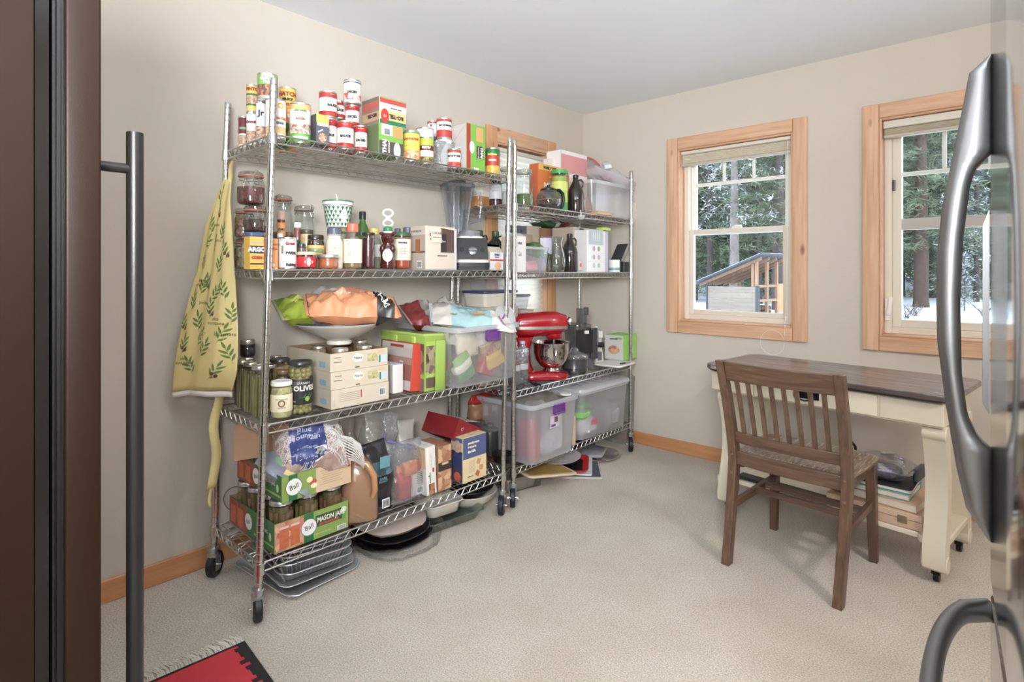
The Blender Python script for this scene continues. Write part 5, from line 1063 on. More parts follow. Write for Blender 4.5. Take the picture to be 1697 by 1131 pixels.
# jug of juice
JC = M((146, 108, 78), .12, coat=.4, var=.08)
t = thing('juice_jug', 'big brown plastic jug of juice with a moulded handle, beside the jar cartons', 'jug', (-2.06, 1.319, L4), face_cam(-2.06, 1.33))
obj('jug_body', crumple(loft([rrect(.135, .135, .03, 0, 4), rrect(.145, .145, .035, .008, 4), rrect(.145, .145, .04, .13, 4), rrect(.135, .14, .05, .17, 4), rrect(.11, .118, .045, .215, 4, 0, -.008), rrect(.07, .07, .03, .25, 4, 0, -.016), rrect(.04, .04, .018, .268, 4, 0, -.02), rrect(.04, .04, .018, .285, 4, 0, -.02)]), .0012, 20, 1), JC, t, 50)
obj('handle', tube([(.055, -.01, .245), (.072, .03, .235), (.078, .056, .19), (.078, .06, .13), (.070, .05, .10)], [.011, .014, .014, .013, .010], 10), M((176, 128, 84), .2, coat=.3), t, 70)
obj('cap', lathe([(.022, .282), (.022, .30), (.018, .303)], 18), WHITE, t, loc=(0, -.02, 0))
# coffee bag, zip bags, boxes
t, w_, h_ = standbag('coffee_bag', 'tall black coffee bag with teal print and a folded top, right of the juice jug', (1.337, 1.468, 0.495), -2.06, .085, L4, print_mat(((0, (34, 34, 36)), (.92, (40, 40, 42))), 2, (.52, .72, (90, 130, 136), (50, 66, 70), 30), rough=.25), 41, .012, lean=-.03)
fz_ = lambda y, z, e=.047: (lambda a, b, k=0: (e+k, y+a, z+b))
obj('teal_label', crumple(patch(fz_(.01, h_*.74), .05, .05), .003, 30, 1), M((96, 150, 156), .4), t, 0); text_map(t, 'DARK\nROAST', .014, fz_(0, h_*.48, .050), M((120, 176, 184))); barcode(t, fz_(.012, h_*.13, .050), .03, .03, 7)
t, w_, h_ = standbag('zip_bag', 'zip bag stuffed with red snack packets, right of the black coffee bag', (1.462, 1.641, 0.467), -2.07, .10, L4, ZIP, 44, .010)
obj('zip_seal', crumple(tr(rbox(.006, w_*1.03, .010, .002, .001), (-.005, 0, h_*.90), (R(-24), 0, 0)), .002, 30, 3), M((112, 108, 168), .3), t)
for k, (dy, z0_, w2, h2, m_, lb) in enumerate([(-.03, .004, .075, .15, print_mat(((0, (176, 50, 50)), (.5, (206, 60, 56)), (.8, (226, 130, 80))), 2), 'red packet inside the zip bag'), (.03, .004, .06, .16, print_mat(((0, (214, 206, 200)), (.7, (200, 64, 56))), 2), 'white-labelled packet inside the zip bag'), (-.01, .11, .08, .06, M((222, 120, 70), .4, var=.2), 'orange packet on top inside the zip bag')]):
    b, _, _ = standbag('snack_packet', lb, (1.58+dy-w2/2, 1.58+dy+w2/2, L4+z0_+h2), -2.07+.01*k, .05, L4+z0_, m_, 60+k, .005)
    if k == 1: barcode(b, lambda a, c, k=0: (.034+k, a, .03+c), .03, .025, 4); obj('nutrition_print', J(*[box(.034, .0345, -.018, .018, .06+.008*q, .0615+.008*q) for q in range(8)]), M(INK), b, 0)
standbag('zip_bag', 'cloudy zip bag with a purple seal leaning behind the black coffee bag', (1.396, 1.517, 0.586), -2.24, .13, L4+.002, clear((226, 226, 222), .2, .2, ((214, 210, 200), .5), bump=.8), 47, .014, rot=(R(-10), 0, 0))
t, w_, h_ = standbag('zip_bag', 'zip bag with a purple seal slanting over the coffee bag', (1.457, 1.541, 0.588), -2.17, .07, L4+.12, ZIP, 48, .012, rot=(R(-14), 0, 0))
obj('zip_seal', tr(rbox(.006, .012, .14, .002, .001), (.03, -.05, .03), (R(-6), 0, 0)), M((112, 108, 160), .3), t)
standbag('foil_bag', 'pale foil bag with a blue triangle leaning at the back of the bottom shelf', (1.642, 1.751, 0.492), -2.30, .08, L4, M((190, 184, 176), .3, var=.2, vscale=20), 49, .01, rot=(R(-8), 0, 0))
standbag('paper_bag', 'plastic bag of pale goods at the back between the mesh bag and the zip bags', (1.378, 1.453, 0.572), -2.32, .10, L4, clear((220, 214, 206), .2, .2, ((190, 176, 164), .6), bump=.6), 50, .012)
t = carton((1.505, 1.586, 0.342), -2.2, .12, L4, 'reddish brown basket side hidden behind the coffee bag', (150, 98, 74), cat='basket', name='woven_basket')
t = carton((1.639, 1.696, 0.43), -2.01, .13, L4, 'tall white biscuit box with a green sprig and a roll, beside the zip bag', (230, 226, 220), print_mat(((0, (214, 208, 202)), (.45, (214, 206, 196)), (.55, (206, 180, 136)), (.95, (186, 160, 120)))), lean=(R(3), 0))
d_ = t['dims']; obj('sprig_print', J(patch(on_front(d_[0]/2, -.008, d_[2]*.36, .001), .006, .05), patch(on_front(d_[0]/2, -.012, d_[2]*.40, .001), .012, .006)), M((80, 120, 70)), t, 0); obj('red_print', patch(on_front(d_[0]/2, .012, d_[2]*.50, .001), .01, .02), M((180, 50, 50)), t, 0)
obj('roll_print', patch(on_front(d_[0]/2, 0, d_[2]*.12, .001), .034, .05), speckle((176, 120, 80), (130, 80, 50), 60), t, 0); text_map(t, 'with roasted garlic', .008, on_front(d_[0]/2, 0, d_[2]*.72, .001), M((120, 110, 100)), rz=pi/2)
text_map(t, 'glazed\nalmond', .013, on_side(.0, -d_[1]/2, d_[2]*.75, .001), M(INK))
t = carton((1.703, 1.785, 0.415), -2.01, .15, L4, 'brown cracker box lettered CRISPS with pictures of crackers', (170, 116, 84), (150, 112, 80), bands=((0, (176, 120, 88)), (.42, (58, 42, 36)), (.66, (176, 120, 88))), pic=(0, 1, (150, 86, 60), (214, 170, 130), 36), words=[('f', 'CRISPS', .013, .5, .60, (226, 190, 150))])
obj('dark_panel', patch(on_front(t['dims'][0]/2, 0, t['dims'][2]*.54, .0009), t['dims'][1]*.98, .04), M((60, 42, 36)), t, 0)
t = carton((1.844, 2.004, 0.426), -1.995, .085, L4, 'blue and cream cracker box saying proudly grown and baked in the USA', (226, 206, 160), print_mat(((0, (66, 70, 96)), (.35, (62, 70, 110)), (.62, (60, 66, 104)), (.7, (196, 178, 150)), (.9, (78, 92, 140)))), bands=((0, (226, 204, 156)), (.52, (78, 92, 136))), words=[('f', 'proudly grown', .0125, .44, .86, CRM), ('f', '& baked in', .0125, .38, .77, CRM), ('f', 'the USA', .0145, .36, .67, CRM), ('f', 'contains wheat', .006, .3, .12, INK)], lean=(0, 0))
d_ = t['dims']
for k, (y_, z_, a_) in enumerate([(.025, .40, .4), (.042, .25, .7), (.018, .14, .2)]):
    obj('cracker_print', poly_on(on_front(d_[0]/2, y_, d_[2]*z_, .0014+.0004*k), [(.018*cos(a_+pi/2*q), .018*sin(a_+pi/2*q)) for q in range(4)]), M((206, 146, 96) if k != 2 else (200, 90, 60)), t, 0)
obj('small_print', J(*[patch(on_front(d_[0]/2, -.02, d_[2]*(.45-.03*q), .001), .04, .0014) for q in range(9)]), M((150, 130, 100)), t, 0)
obj('round_badge', patch(on_side(0, -d_[1]/2, d_[2]*.46, .001), .05, .06, shape='oval'), M((52, 62, 110)), t, 0); obj('cracker_print', patch(on_side(.005, -d_[1]/2, d_[2]*.80, .001), .05, .06, shape='oval'), speckle((216, 186, 150), (176, 140, 104), 60), t, 0); obj('tomato_print', patch(on_side(.005, -d_[1]/2, d_[2]*.13, .001), .05, .045, shape='oval'), speckle((206, 70, 50), (226, 110, 80), 60), t, 0)
t = thing('red_carton', 'dark red carton lying tilted with its flaps open, above the blue cracker box', 'box', (-2.15, 1.925, L4+.215), 0, rot=(R(-28), 0, R(2)))
obj('box_body', box(-.13, .10, -.09, .09, -.05, .05), M((140, 30, 36), .4), t, 0); obj('open_flap', tr(box(-.12, .09, 0, .10, 0, .002), (0, -.03, .052), (R(14), 0, 0)), M((196, 186, 180), .6), t, 0); obj('printed_tag', box(.1002, .1006, .01, .04, -.035, .0), M((196, 160, 150)), t, 0); text_map(t, 'cl', .03, on_front(.1003, -.05, .01), M((220, 170, 160)))
for k in range(2): pass
t = thing('cereal_box', 'plain box standing behind the crackers and holding up the tilted red carton', 'box', (-2.2, 1.953, L4)); obj('box_body', rbox(.20, .12, .12, .003, .001), M((150, 60, 56), .5), t)
t = thing('black_canister', 'black canister with a clear lid at the right end of the bottom shelf', 'canister', (-2.22, 2.259, L4)); obj('canister_body', lathe([(.048, 0), (.052, .004), (.052, .13), (.05, .134)], 28), M((44, 44, 46), .3), t); obj('lid', lathe([(.053, .134), (.055, .138), (.055, .15), (.048, .154), (.02, .156), (.02, .17), (.001, .171)], 28), clear((200, 204, 204), .3, .15, ((170, 172, 172), .4)), t)
t, w_, h_ = standbag('candy_bag', 'red and brown bag under clear film standing at the rear right of the bottom shelf', (2.21, 2.443, 0.525), -2.33, .09, L4+.175, print_mat(((0, (150, 106, 76)), (.60, (120, 50, 40)), (.66, (196, 40, 44))), 2, rough=.3), 52, .010)
obj('white_label', J(patch(fz_(-.035, h_*.36, .045), .035, .06), patch(fz_(.038, h_*.34, .045), .05, .075)), M((214, 204, 190)), t, 0)
t = thing('storage_box', 'low tub under the red and brown bag, behind the black canister', 'box', (-2.34, 2.336, L4)); obj('box_body', rbox(.14, .17, .172, .01, .003), M((90, 80, 76), .6), t)
t = thing('cooking_pan', 'black pan sitting in the corner of the bottom shelf beside the post', 'pan', (-2.08, 2.202+.02, L4)); obj('pan_body', lathe([(.05, 0), (.055, .003), (.062, .04), (.064, .042), (.058, .04), (.05, .006), (.001, .005)], 28, True, False), M((26, 26, 28), .3), t)

# ------------------------------------------------------------------ far rack, top shelf
clip_jar((2.366, 0.052, 1.796), -2.06, R1, 'tall clip-top jar of green herbs left of the orange cereal box', (96, 120, 70), .32, M((88, 110, 64), .9, var=.4, vscale=60), dial=.6, gasket=(176, 170, 160))
clip_jar((2.401, 0.044, 1.834), -2.22, R1, 'clip-top jar half hidden behind the paired rack posts', (210, 206, 200), .4, M((204, 200, 194), .8), gasket=(176, 170, 160))
standbag('snack_bag', 'small clear bag of brown nuts beside the dark amber bottle', (2.205, 2.335, 1.739), -2.3, .09, R1, print_mat(((0, (196, 130, 70)), (.42, (222, 214, 204))), 2, rough=.3), 71, .010)
bottle((2.284, 0.036, 1.765), -2.2, R1, 'dark amber bottle with white label left of the paired rack posts', (70, 46, 40), (206, 120, 76), .03, .72, .7, lab=(.25, .7, (196, 200, 206)), words=[('EXTRACT', .009, .5, INK)])
carton((2.205, 2.281, 1.741), -2.38, .08, R1, 'small tan box at the back left end of the far rack top', (196, 170, 130))
t = carton((2.622, 2.932, 1.884), -2.17, .07, R1, 'orange cereal box printed FAMILY SIZE', (222, 116, 56), (206, 96, 56), bands=((0, (222, 116, 56)), (.88, (240, 180, 74))), words=[('f', 'FAMILY SIZE', .024, .36, .93, INK), ('f', 'Mini', .055, .32, .55, CRM), ('f', 'wheats', .040, .34, .36, CRM), ('f', 'frosted', .014, .4, .75, (250, 200, 120))])
d_ = t['dims']; obj('grey_swoosh', patch(on_front(d_[0]/2, -.03, d_[2]*.48, .0009), .11, .11, shape='oval'), M((150, 156, 166)), t, 0); obj('round_badge', patch(on_front(d_[0]/2, d_[1]*.36, d_[2]*.86, .001), .036, .036, shape='oval'), M((206, 220, 236)), t, 0)
t = thing('coffee_pot', 'round glass coffee pot with a black lid and handle in front of the cereal box', 'coffee pot', (-2.065, 2.59, R1), R(-20))
obj('glass_body', lathe([(.05, 0), (.060, .004), (.074, .03), (.078, .055), (.070, .085), (.050, .108), (.046, .114)], 32, True, False), clear((214, 214, 214), .24, .04, ((120, 116, 112), .12)), t, 70)
obj('lid', lathe([(.048, .112), (.048, .120), (.030, .128), (.010, .134), (.010, .146), (.001, .148)], 24), BLACK, t); obj('metal_band', tr(ringtube(.0785, .0012, .055), (0, 0, 0)), CHROME, t)
obj('handle', tube([(.0, .045, .118), (.0, .075, .12), (.0, .098, .10), (.0, .104, .06), (.0, .096, .03), (.0, .085, .012)], [.008, .010, .011, .010, .008, .006], 10), BLACK, t, 70)
obj('dark_fill', lathe([(.048, .003), (.058, .006), (.071, .028), (.001, .030)], 28), M((60, 52, 46), .4), t)  # dark solid in the bottom of the pot
t, r_, h_ = screw_jar((2.755, 0.05, 1.847), -2.11, R1, 'green-lidded plastic jar with yellow and green print between the coffee pot and the brown jug', (170, 190, 80), (56, 170, 84), lab=(.02, .72, print_mat(((0, (70, 160, 84)), (.3, (176, 206, 90)), (.7, (206, 216, 110))))), lidh=.022, neck=1.0, words=[('B', .05, .42, (40, 110, 80), .1)])
def growler(px0, X, zb, y, label, rz=0.0, hs=1.0):
    t = thing('growler_jug', label, 'jug', (X, y, zb), rz)
    m_ = clear((120, 100, 90), .25, .05, ((44, 34, 32), .78)); m_ = M((46, 36, 34), .08, coat=.6)
    obj('glass_body', lathe([(.042, 0), (.048, .004), (.050, .012), (.050, .125), (.044, .150), (.026, .185), (.017, .205), (.016, .222)], 32), m_, t, 60)
    obj('screw_cap', lathe([(.0175, .218), (.018, .22), (.018, .236), (.015, .239), (.001, .239)], 24), M((50, 44, 44), .4), t)
    obj('finger_handle', tube([(0, .016, .205), (0, .036, .212), (0, .050, .195), (0, .048, .172), (0, .036, .158)], [.006, .006, .006, .006, .006], 8), m_, t, 70)
    return t
growler(0, -2.07, R1, 2.866, 'brown glass growler jug with a finger handle on the top shelf of the far rack', R(-30))
growler(0, -2.10, R2, 2.844, 'dark glass jug with a finger handle on the second shelf, behind the clear vase', R(-20))
t = carton((2.914, 3.207, 2.022), -2.22, .12, R1, 'clear plastic drawer box with pink contents at the top of the far rack', (226, 206, 200), (236, 232, 228), bands=((0, (222, 206, 196)), (.1, (220, 110, 90)), (.32, (220, 200, 180)), (.60, (232, 226, 220)), (.66, (226, 150, 150)), (.94, (238, 236, 232))), words=[('f', 'HE', .04, .72, .20, CRM)], body=clear((236, 236, 236), .3, .2, ((236, 230, 228), .7)))
carton((2.878, 2.942, 1.966), -2.28, .06, R1, 'orange-capped juice carton behind the cereal box', (228, 220, 214)); 
t = thing('red_rimmed_lid', 'large round red-rimmed lid standing at the back of the far rack top', 'lid', (-2.38, 3.485, R1+.335), 0, rot=(0, R(80), R(-10))); obj('lid_disc', lathe([(.001, -.004), (.145, -.004), (.150, 0), (.145, .004), (.001, .004)], 40), clear((236, 232, 230), .3, .2, ((226, 220, 216), .5)), t); obj('red_rim', ringtube(.150, .009, 0, 40, 8), M((214, 96, 90), .4), t)
t, w, h = tote((2.999, 3.54, 1.82), -2.03, .34, R1, 'tall clear plastic tote at the right end of the far rack top shelf', clear((238, 241, 244), .12, .22, ((242, 243, 245), .30)), taper=.86, latch=None)
t = thing('folded_linens', 'pale folded linens inside the clear tote on top of the far rack', 'linens', (-2.20, 3.504, R1+.006)); obj('folded_cloth', crumple(rbox(.26, .30, .13, .03, .01), .008, 14, 2), M((232, 230, 220), .8), t); obj('folded_cloth', crumple(rbox(.24, .27, .05, .03, .01, .125), .008, 14, 3), M((206, 212, 214), .8), t)
t, top = bag('plastic_bag', 'crinkled clear bag with tape rolls heaped on the tall clear tote', (-2.14, 3.323, R1+.245), R(70), .34, .20, .10, clear((238, 238, 242), .35, .12, ((244, 243, 246), .6), bump=.8), 61, amp=.03, s=12, rot=(0, R(14), R(70)))
t = thing('tape_roll', 'pink-cored tape roll in a dispenser on top of the tall clear tote', 'tape', (-2.10, 3.246, R1+.30), 0, rot=(0, R(84), R(-20))); obj('tape_ring', lathe([(.022, -.012), (.046, -.012), (.046, .012), (.022, .012), (.022, -.012)], 32, False, False), clear((230, 214, 220), .25, .1, ((226, 206, 212), .5)), t); obj('core', lathe([(.018, -.013), (.024, -.013), (.024, .013), (.018, .013), (.018, -.013)], 28, False, False), M((214, 150, 160), .5), t)
t = thing('tape_dispenser', 'white tape dispenser sitting on the bag at the top of the tall clear tote', 'dispenser', (-2.1, 3.269, R1+.345), 0, rot=(R(20), R(-8), R(40))); obj('dispenser_body', rbox(.05, .11, .028, .01, .004), M((222, 228, 232), .4), t); obj('blade', box(-.02, .02, .055, .060, .01, .03), M((200, 204, 206), .3, .9), t)
t = thing('bottle_stopper', 'small round red cap on the right edge of the tall clear tote', 'cap', (-2.09, 3.486, R1+.262)); obj('cap_body', lathe([(.016, 0), (.018, .004), (.018, .026), (.012, .032), (.001, .033)], 20), M((226, 84, 80), .35), t)
t = thing('clear_tray', 'clear acrylic tray leaning between the brown jug and the tall tote', 'tray', (-2.05, 2.995, R1+.004), 0, rot=(R(28), 0, R(5))); obj('tray_plate', rbox(.004, .09, .11, .002, .001), clear((236, 238, 240), .25, .08), t, 0); obj('tray_rim', tube([(0, -.045, .002), (0, .045, .002), (0, .045, .11), (0, -.045, .11)], .003, 6, closed=True), clear((236, 238, 240), .3, .08, ((240, 240, 240), .4)), t)
t = thing('wooden_board', 'thin wooden board on the top shelf edge in front of the tall tote', 'board', (-2.045, 3.089, R1+.001), R(1)); obj('board_plank', rbox(.10, .16, .022, .006, .003), wood((196, 150, 114), (214, 172, 136), 1, .5), t)
t = thing('hanging_scoop', 'small clear plastic scoop hanging from the edge of the far rack top shelf', 'scoop', (-1.985, 2.804, R1-.050)); obj('scoop_cup', lathe([(.002, 0), (.016, .006), (.022, .02), (.022, .03)], 18, True, False), clear((240, 240, 240), .3, .2, ((236, 236, 236), .6)), t); obj('scoop_hook', rod((0, 0, .028), (-.004, 0, .06), .003), WHITE, t)
# ------------------------------------------------------------------ far rack, second shelf
t = carton((2.245, 2.349, 1.421), -2.03, .09, R2, 'white milk carton directly right of the paired posts', (226, 224, 220), (196, 178, 160), words=[('f', 'MILK', .014, .5, .8, (120, 116, 110)), ('f', 'organic\nwhole\nvitamin D', .008, .5, .5, (130, 126, 120))])
d_ = t['dims']; obj('gable_top', ([(-d_[0]/2, -d_[1]/2, d_[2]), (d_[0]/2, -d_[1]/2, d_[2]), (d_[0]/2, d_[1]/2, d_[2]), (-d_[0]/2, d_[1]/2, d_[2]), (0, -d_[1]/2, d_[2]+.02), (0, d_[1]/2, d_[2]+.02)], [(0, 1, 4), (2, 3, 5), (1, 2, 5, 4), (3, 0, 4, 5)]), M((216, 214, 210)), t, 0)
z = 1.456
t = thing('tan_box', 'tan box holding up the grey camera-like box behind the milk carton', 'box', (-2.3, 2.605, R2)); obj('box_body', rbox(.12, .10, z-R2, .003, .001), M((176, 150, 120), .6), t)
carton((2.511, 2.627, 1.508), -2.27, .07, z+.001, 'small dark grey box with a square mark on top of the tan box', (96, 98, 106), (70, 72, 78), words=[('f', 'n', .03, .6, .45, (40, 42, 48))])
t, w, h = tote((2.349, 2.579, 1.369), -2.03, .25, R2, 'small clear open bin with a pink packet, left of the clear vase', MILKY, taper=.88, latch=None, rimh=.012)
standbag('pink_packet', 'pink packet standing in the small clear bin', (2.36, 2.46, R2+.055) if False else (2.406, 2.507, 1.288), -2.09, .05, R2+.008, M((226, 150, 160), .4), 81, .004)
bag('green_bag', 'green glossy bag sticking out of the small clear bin', (-2.12, 2.518, R2+.10), R(80), .15, .11, .07, M((70, 110, 44), .3, var=.4, vscale=30), 83, amp=.012, s=16, rot=(0, R(22), R(80)))
t = carton((2.55, 2.617, 1.426), -2.06, .035, R2+.105, 'small lilac and white label box in the clear bin beside the vase', (206, 200, 226), (226, 224, 228))
t = carton((2.673, 2.81, 1.516), -2.3, .12, R2, 'beige box at the back behind the green bag', (196, 182, 160), (176, 160, 140))
t = carton((2.791, 3.007, 1.507), -2.28, .15, R2, 'brown cardboard box at the back behind the clear vase', (150, 106, 82), (130, 92, 70), words=[('f', '07032', .02, .3, .3, (70, 50, 44))])
bag('plastic_bag', 'dark green and red plastic bag lying over the brown box at the back', (-2.32, 2.928, 1.517), R(85), .24, .15, .05, print_mat(((0, (50, 96, 60)), (.4, (206, 210, 206)), (.6, (96, 60, 50)), (.8, (170, 50, 60))), 0, rough=.3), 85, amp=.02, s=16)
t = thing('glass_vase', 'large clear glass vase with a wide belly on the second shelf of the far rack', 'vase', (-2.05, 2.645, R2), 0)
obj('vase_body', lathe([(.040, 0), (.046, .004), (.054, .04), (.056, .07), (.048, .115), (.037, .150), (.036, .172), (.046, .207)], 40, True, False), clear((222, 232, 228), .22, .03), t, 80); obj('glass_foot', lathe([(.040, .001), (.045, .003), (.045, .012), (.02, .012), (.001, .013)], 32), clear((210, 222, 216), .3, .04), t); obj('rim', ringtube(.046, .0018, .207, 40), clear((236, 240, 240), .5, .05), t)
t = carton((2.874, 3.039, 1.509), -2.09, .17, R2, 'tan appliance box printed DELIGHTED, behind the dark jug', (204, 186, 164), (190, 172, 152), bands=((0, (110, 66, 54)), (.40, (204, 186, 166)), (.93, (176, 170, 164))), words=[('f', 'DELIRES', .013, .5, .955, INK)])
t['label'] = 'tan appliance box with dark lettering and a brown foot, behind the dark jug'
t = thing('price_tag', 'small hanging tag with an orange square in front of the tan appliance box', 'tag', (-2.01, 2.833, R2+.012), R(5)); obj('tag_card', rbox(.003, .032, .055, .003, .0008), M((214, 204, 186)), t, 0); obj('orange_square', box(.0016, .002, -.010, .010, .02, .042), M((214, 96, 50)), t)
t = carton((2.889, 3.092, 1.487), -2.0, .16, R2, 'tall white box with small product pictures, right of the tan appliance box', (232, 232, 230), (228, 222, 222), words=[('s', 'o o o o', .02, .3, .6, (210, 130, 130), pi/2)])
d_ = t['dims']
obj('cutlery_picture', patch(on_front(d_[0]/2, -.005, d_[2]*.84, .001), d_[1]*.8, d_[2]*.36), M((176, 190, 194)), t, 0); obj('cutlery_print', J(*[patch(on_front(d_[0]/2, -.035+.022*k, d_[2]*.86, .0014), .006, d_[2]*.22, shape='oval') for k in range(4)]), WHITE, t, 0)
for k, c_ in enumerate([(196, 150, 180), (120, 170, 110), (176, 170, 170), (206, 160, 190), (200, 190, 170), (170, 190, 170)]): obj('product_picture', patch(on_front(d_[0]/2, (-.028, .026)[k % 2], d_[2]*(.56-.20*(k//2)), .001), .028, .032, shape='oval'), M(c_), t, 0)
obj('grid_lines', J(*[patch(on_front(d_[0]/2, 0, d_[2]*q, .0012), d_[1]*.9, .001) for q in (.25, .45, .64)]), M((200, 200, 200)), t, 0)
carton((3.123, 3.159, 1.489), -2.02, .12, R2, 'narrow lilac and green-edged box pressed against the tall white one', (190, 180, 206)); 
t = thing('lime_booklet', 'lime green edged booklet resting on top of the tall white box', 'booklet', (-2.04, 3.132, 1.495+.001), R(4)); obj('cover', rbox(.06, .09, .018, .003, .001), M((190, 214, 80)), t)
t = thing('kitchen_scale', 'silver and black tablet-like device leaning at the right end of the second shelf', 'device', (-2.10, 3.383, R2+.075), 0, rot=(R(-32), 0, R(-10))); obj('device_body', rbox(.10, .020, .14, .008, .004), M((60, 60, 64), .4), t); obj('silver_front', box(-.04, .04, .0102, .012, .01, .13), M((176, 178, 182), .3, .6), t); obj('silver_edge', box(.0502, .052, -.006, .009, .005, .135), M((190, 192, 196), .3, .6), t)
t = thing('device_stand', 'black stand under the leaning tablet-like device', 'stand', (-2.12, 3.479, R2)); obj('stand_base', rbox(.10, .07, .072, .01, .004), M((50, 50, 52), .4), t)
t = thing('white_mug', 'white canister-shaped mug with a teal landscape print at the right end of the second shelf', 'mug', (-2.03, 3.248, R2), face_cam(-2.03, 3.15)); obj('mug_body', lathe([(.036, 0), (.038, .002), (.038, .080), (.036, .082), (.034, .08), (.034, .01), (.001, .009)], 28, True, False), M((232, 234, 234), .3), t); obj('teal_print', lathe([(.0386, .012), (.0386, .030)], 28, False, False), M((120, 166, 170), .4), t)
t = thing('dark_jug', 'dark green glass jug directly behind the blender base', 'jug', (-2.30, 2.257, R2)); DGR = M((34, 44, 34), .1, coat=.5)
for k, (px_, X_) in enumerate([(795, -2.33), (821, -2.27)]):
    if k: t = thing('dark_jug', 'dark green glass jug with a green screw cap behind the juice carton', 'jug', (-2.27, 2.355, R2))
    obj('glass_body', lathe([(.055, 0), (.062, .004), (.064, .02), (.064, .12), (.050, .16), (.020, .195), (.018, .215)], 30), DGR, t, 60); obj('screw_cap', lathe([(.020, .205), (.021, .207), (.021, .235), (.018, .238), (.001, .238)], 20), M((50, 90, 50), .4), t); obj('finger_handle', tube([(.01, .018, .205), (.014, .038, .21), (.014, .046, .19), (.014, .034, .165)], .005, 6), DGR, t)
# ------------------------------------------------------------------ far rack, third shelf
z0_ = R3
t = thing('appliance_box', 'brown box standing behind the big tote, carrying the blue-lidded containers', 'box', (-2.30, 2.311, R3)); obj('box_body', rbox(.22, .30, .43, .004, .002), M((186, 176, 160), .7), t)
for k, (lab, m_, zz_, hh, ww) in enumerate([('wide pale container with a navy lid, lower one behind the paired posts', M((212, 206, 190), .5), R3+.431, .075, .27), ('clear container with a navy lid resting on the lower wide one behind the posts', MILKY, R3+.52, .08, .22)]):
    t = thing('lidded_container', lab, 'container', (-2.30, 2.32+.02, zz_)); obj('container_body', loft([rrect(ww*.62, ww*.9, .02, 0, 4), rrect(ww*.7, ww, .025, hh, 4)]), m_, t); obj('lid', rbox(ww*.76, ww*1.07, .014, .025, .004, hh), M((62, 66, 108), .4), t)
t = thing('storage_container', 'frosted container with a grey-blue lid seen just right of the paired posts', 'container', (-2.32, 2.605, R3+.40)); obj('container_body', loft([rrect(.10, .08, .02, 0, 4), rrect(.12, .11, .025, .075, 4)]), MILKY, t); obj('lid', rbox(.13, .12, .014, .02, .004, .075), M((130, 136, 150), .4), t)
t = thing('plain_box', 'plain box hidden behind the mixer, holding up the frosted container', 'box', (-2.32, 2.605, R3)); obj('box_body', rbox(.16, .12, .398, .004, .002), M((176, 168, 156), .7), t)
# bottled water pack
t = thing('water_bottle_pack', 'shrink-wrapped bottled water standing between the big tote and the red mixer', 'water bottles', (-2.10, 2.399, R3), 0)
WB = clear((226, 232, 238), .34, .08, ((200, 206, 214), .25), bump=.5)
for k, (dx_, dy_) in enumerate([(0, 0), (-.068, .005), (.0, -.066), (-.068, -.064)]):
    b = obj('water_bottle', lathe([(.028, 0), (.032, .004), (.031, .03), (.032, .035), (.030, .06), (.032, .065), (.032, .12), (.030, .125), (.032, .13), (.031, .165), (.026, .195), (.013, .215), (.013, .228)], 22), WB, t, 50, loc=(dx_, dy_, 0)); obj('bottle_label', lathe([(.0325, .075), (.0327, .076), (.0327, .115), (.0325, .116)], 22, False, False), print_mat(((0, (190, 50, 60)), (.1, (226, 230, 232)), (.9, (190, 50, 60)))), b); obj('bottle_cap', lathe([(.0145, .222), (.0145, .236), (.001, .238)], 16), M((180, 190, 200)), b)
obj('shrink_wrap', crumple(rbox(.138, .138, .20, .03, .01, .003), .006, 24, 7), clear((240, 243, 246), .22, .1, ((230, 234, 238), .08), bump=.8), t, 70, loc=(-.034, -.032, 0))
# stand mixer, its head pointing along local +X
t = thing('stand_mixer', 'shiny red stand mixer with a polished steel bowl', 'mixer', (-2.135, 2.574, R3), R(48)); t.scale = (.97, 1, 1.09)
RM = M((176, 14, 26), .14, coat=.8)
obj('base_plate', loft([rrect(.30, .185, .08, 0, 8, .03), rrect(.32, .20, .09, .010, 8, .03), rrect(.315, .195, .088, .028, 8, .03), rrect(.25, .14, .06, .040, 8, .02), rrect(.10, .10, .04, .046, 8, -.03)]), RM, t, 60)
obj('pedestal', loft([rrect(.13, .12, .045, .030, 6, -.085), rrect(.105, .10, .04, .08, 6, -.095), rrect(.10, .10, .04, .16, 6, -.10), rrect(.125, .11, .045, .205, 6, -.095), rrect(.13, .11, .045, .225, 6, -.09)]), RM, t, 60)
hd = []
for k in range(13):
    u = k/12; x = -.165+.34*u; ry = (.058+.010*sin(u*pi))*(1 if u > .06 else .72)*(1-.25*max(0, u-.82)/.18); rz_ = (.062+.006*sin(u*pi))*(1 if u > .06 else .7)*(1-.3*max(0, u-.82)/.18)
    hd.append([(x, ry*cos(2*pi*i/28)*(1 if True else 0), .285+.012*u+rz_*math.copysign(abs(sin(2*pi*i/28))**.8, sin(2*pi*i/28))) for i in range(28)])
obj('mixer_head', loft(hd), RM, t, 70)
bd = []
for k in range(13):
    u = k/12; x = -.165+.342*u; ry = (.0595+.010*sin(u*pi))*(1 if u > .06 else .72)*(1-.25*max(0, u-.82)/.18)
    bd.append([(x, s_*ry, .268+dz) for s_, dz in ((1, 0), (1, .016))]); 
V = []; Fs = []
for s_ in (1, -1):
    o_ = len(V)
    for r_ in bd: V += [(p[0], p[1]*s_, p[2]) for p in r_]
    for k in range(12): a = o_+2*k; Fs.append((a, a+2, a+3, a+1))
V += [(.179, -.046, .268), (.179, .046, .268), (.179, .046, .284), (.179, -.046, .284)]; Fs.append((len(V)-4, len(V)-3, len(V)-2, len(V)-1))
obj('silver_band', (V, Fs), M((196, 190, 184), .25, .9), t, 60)
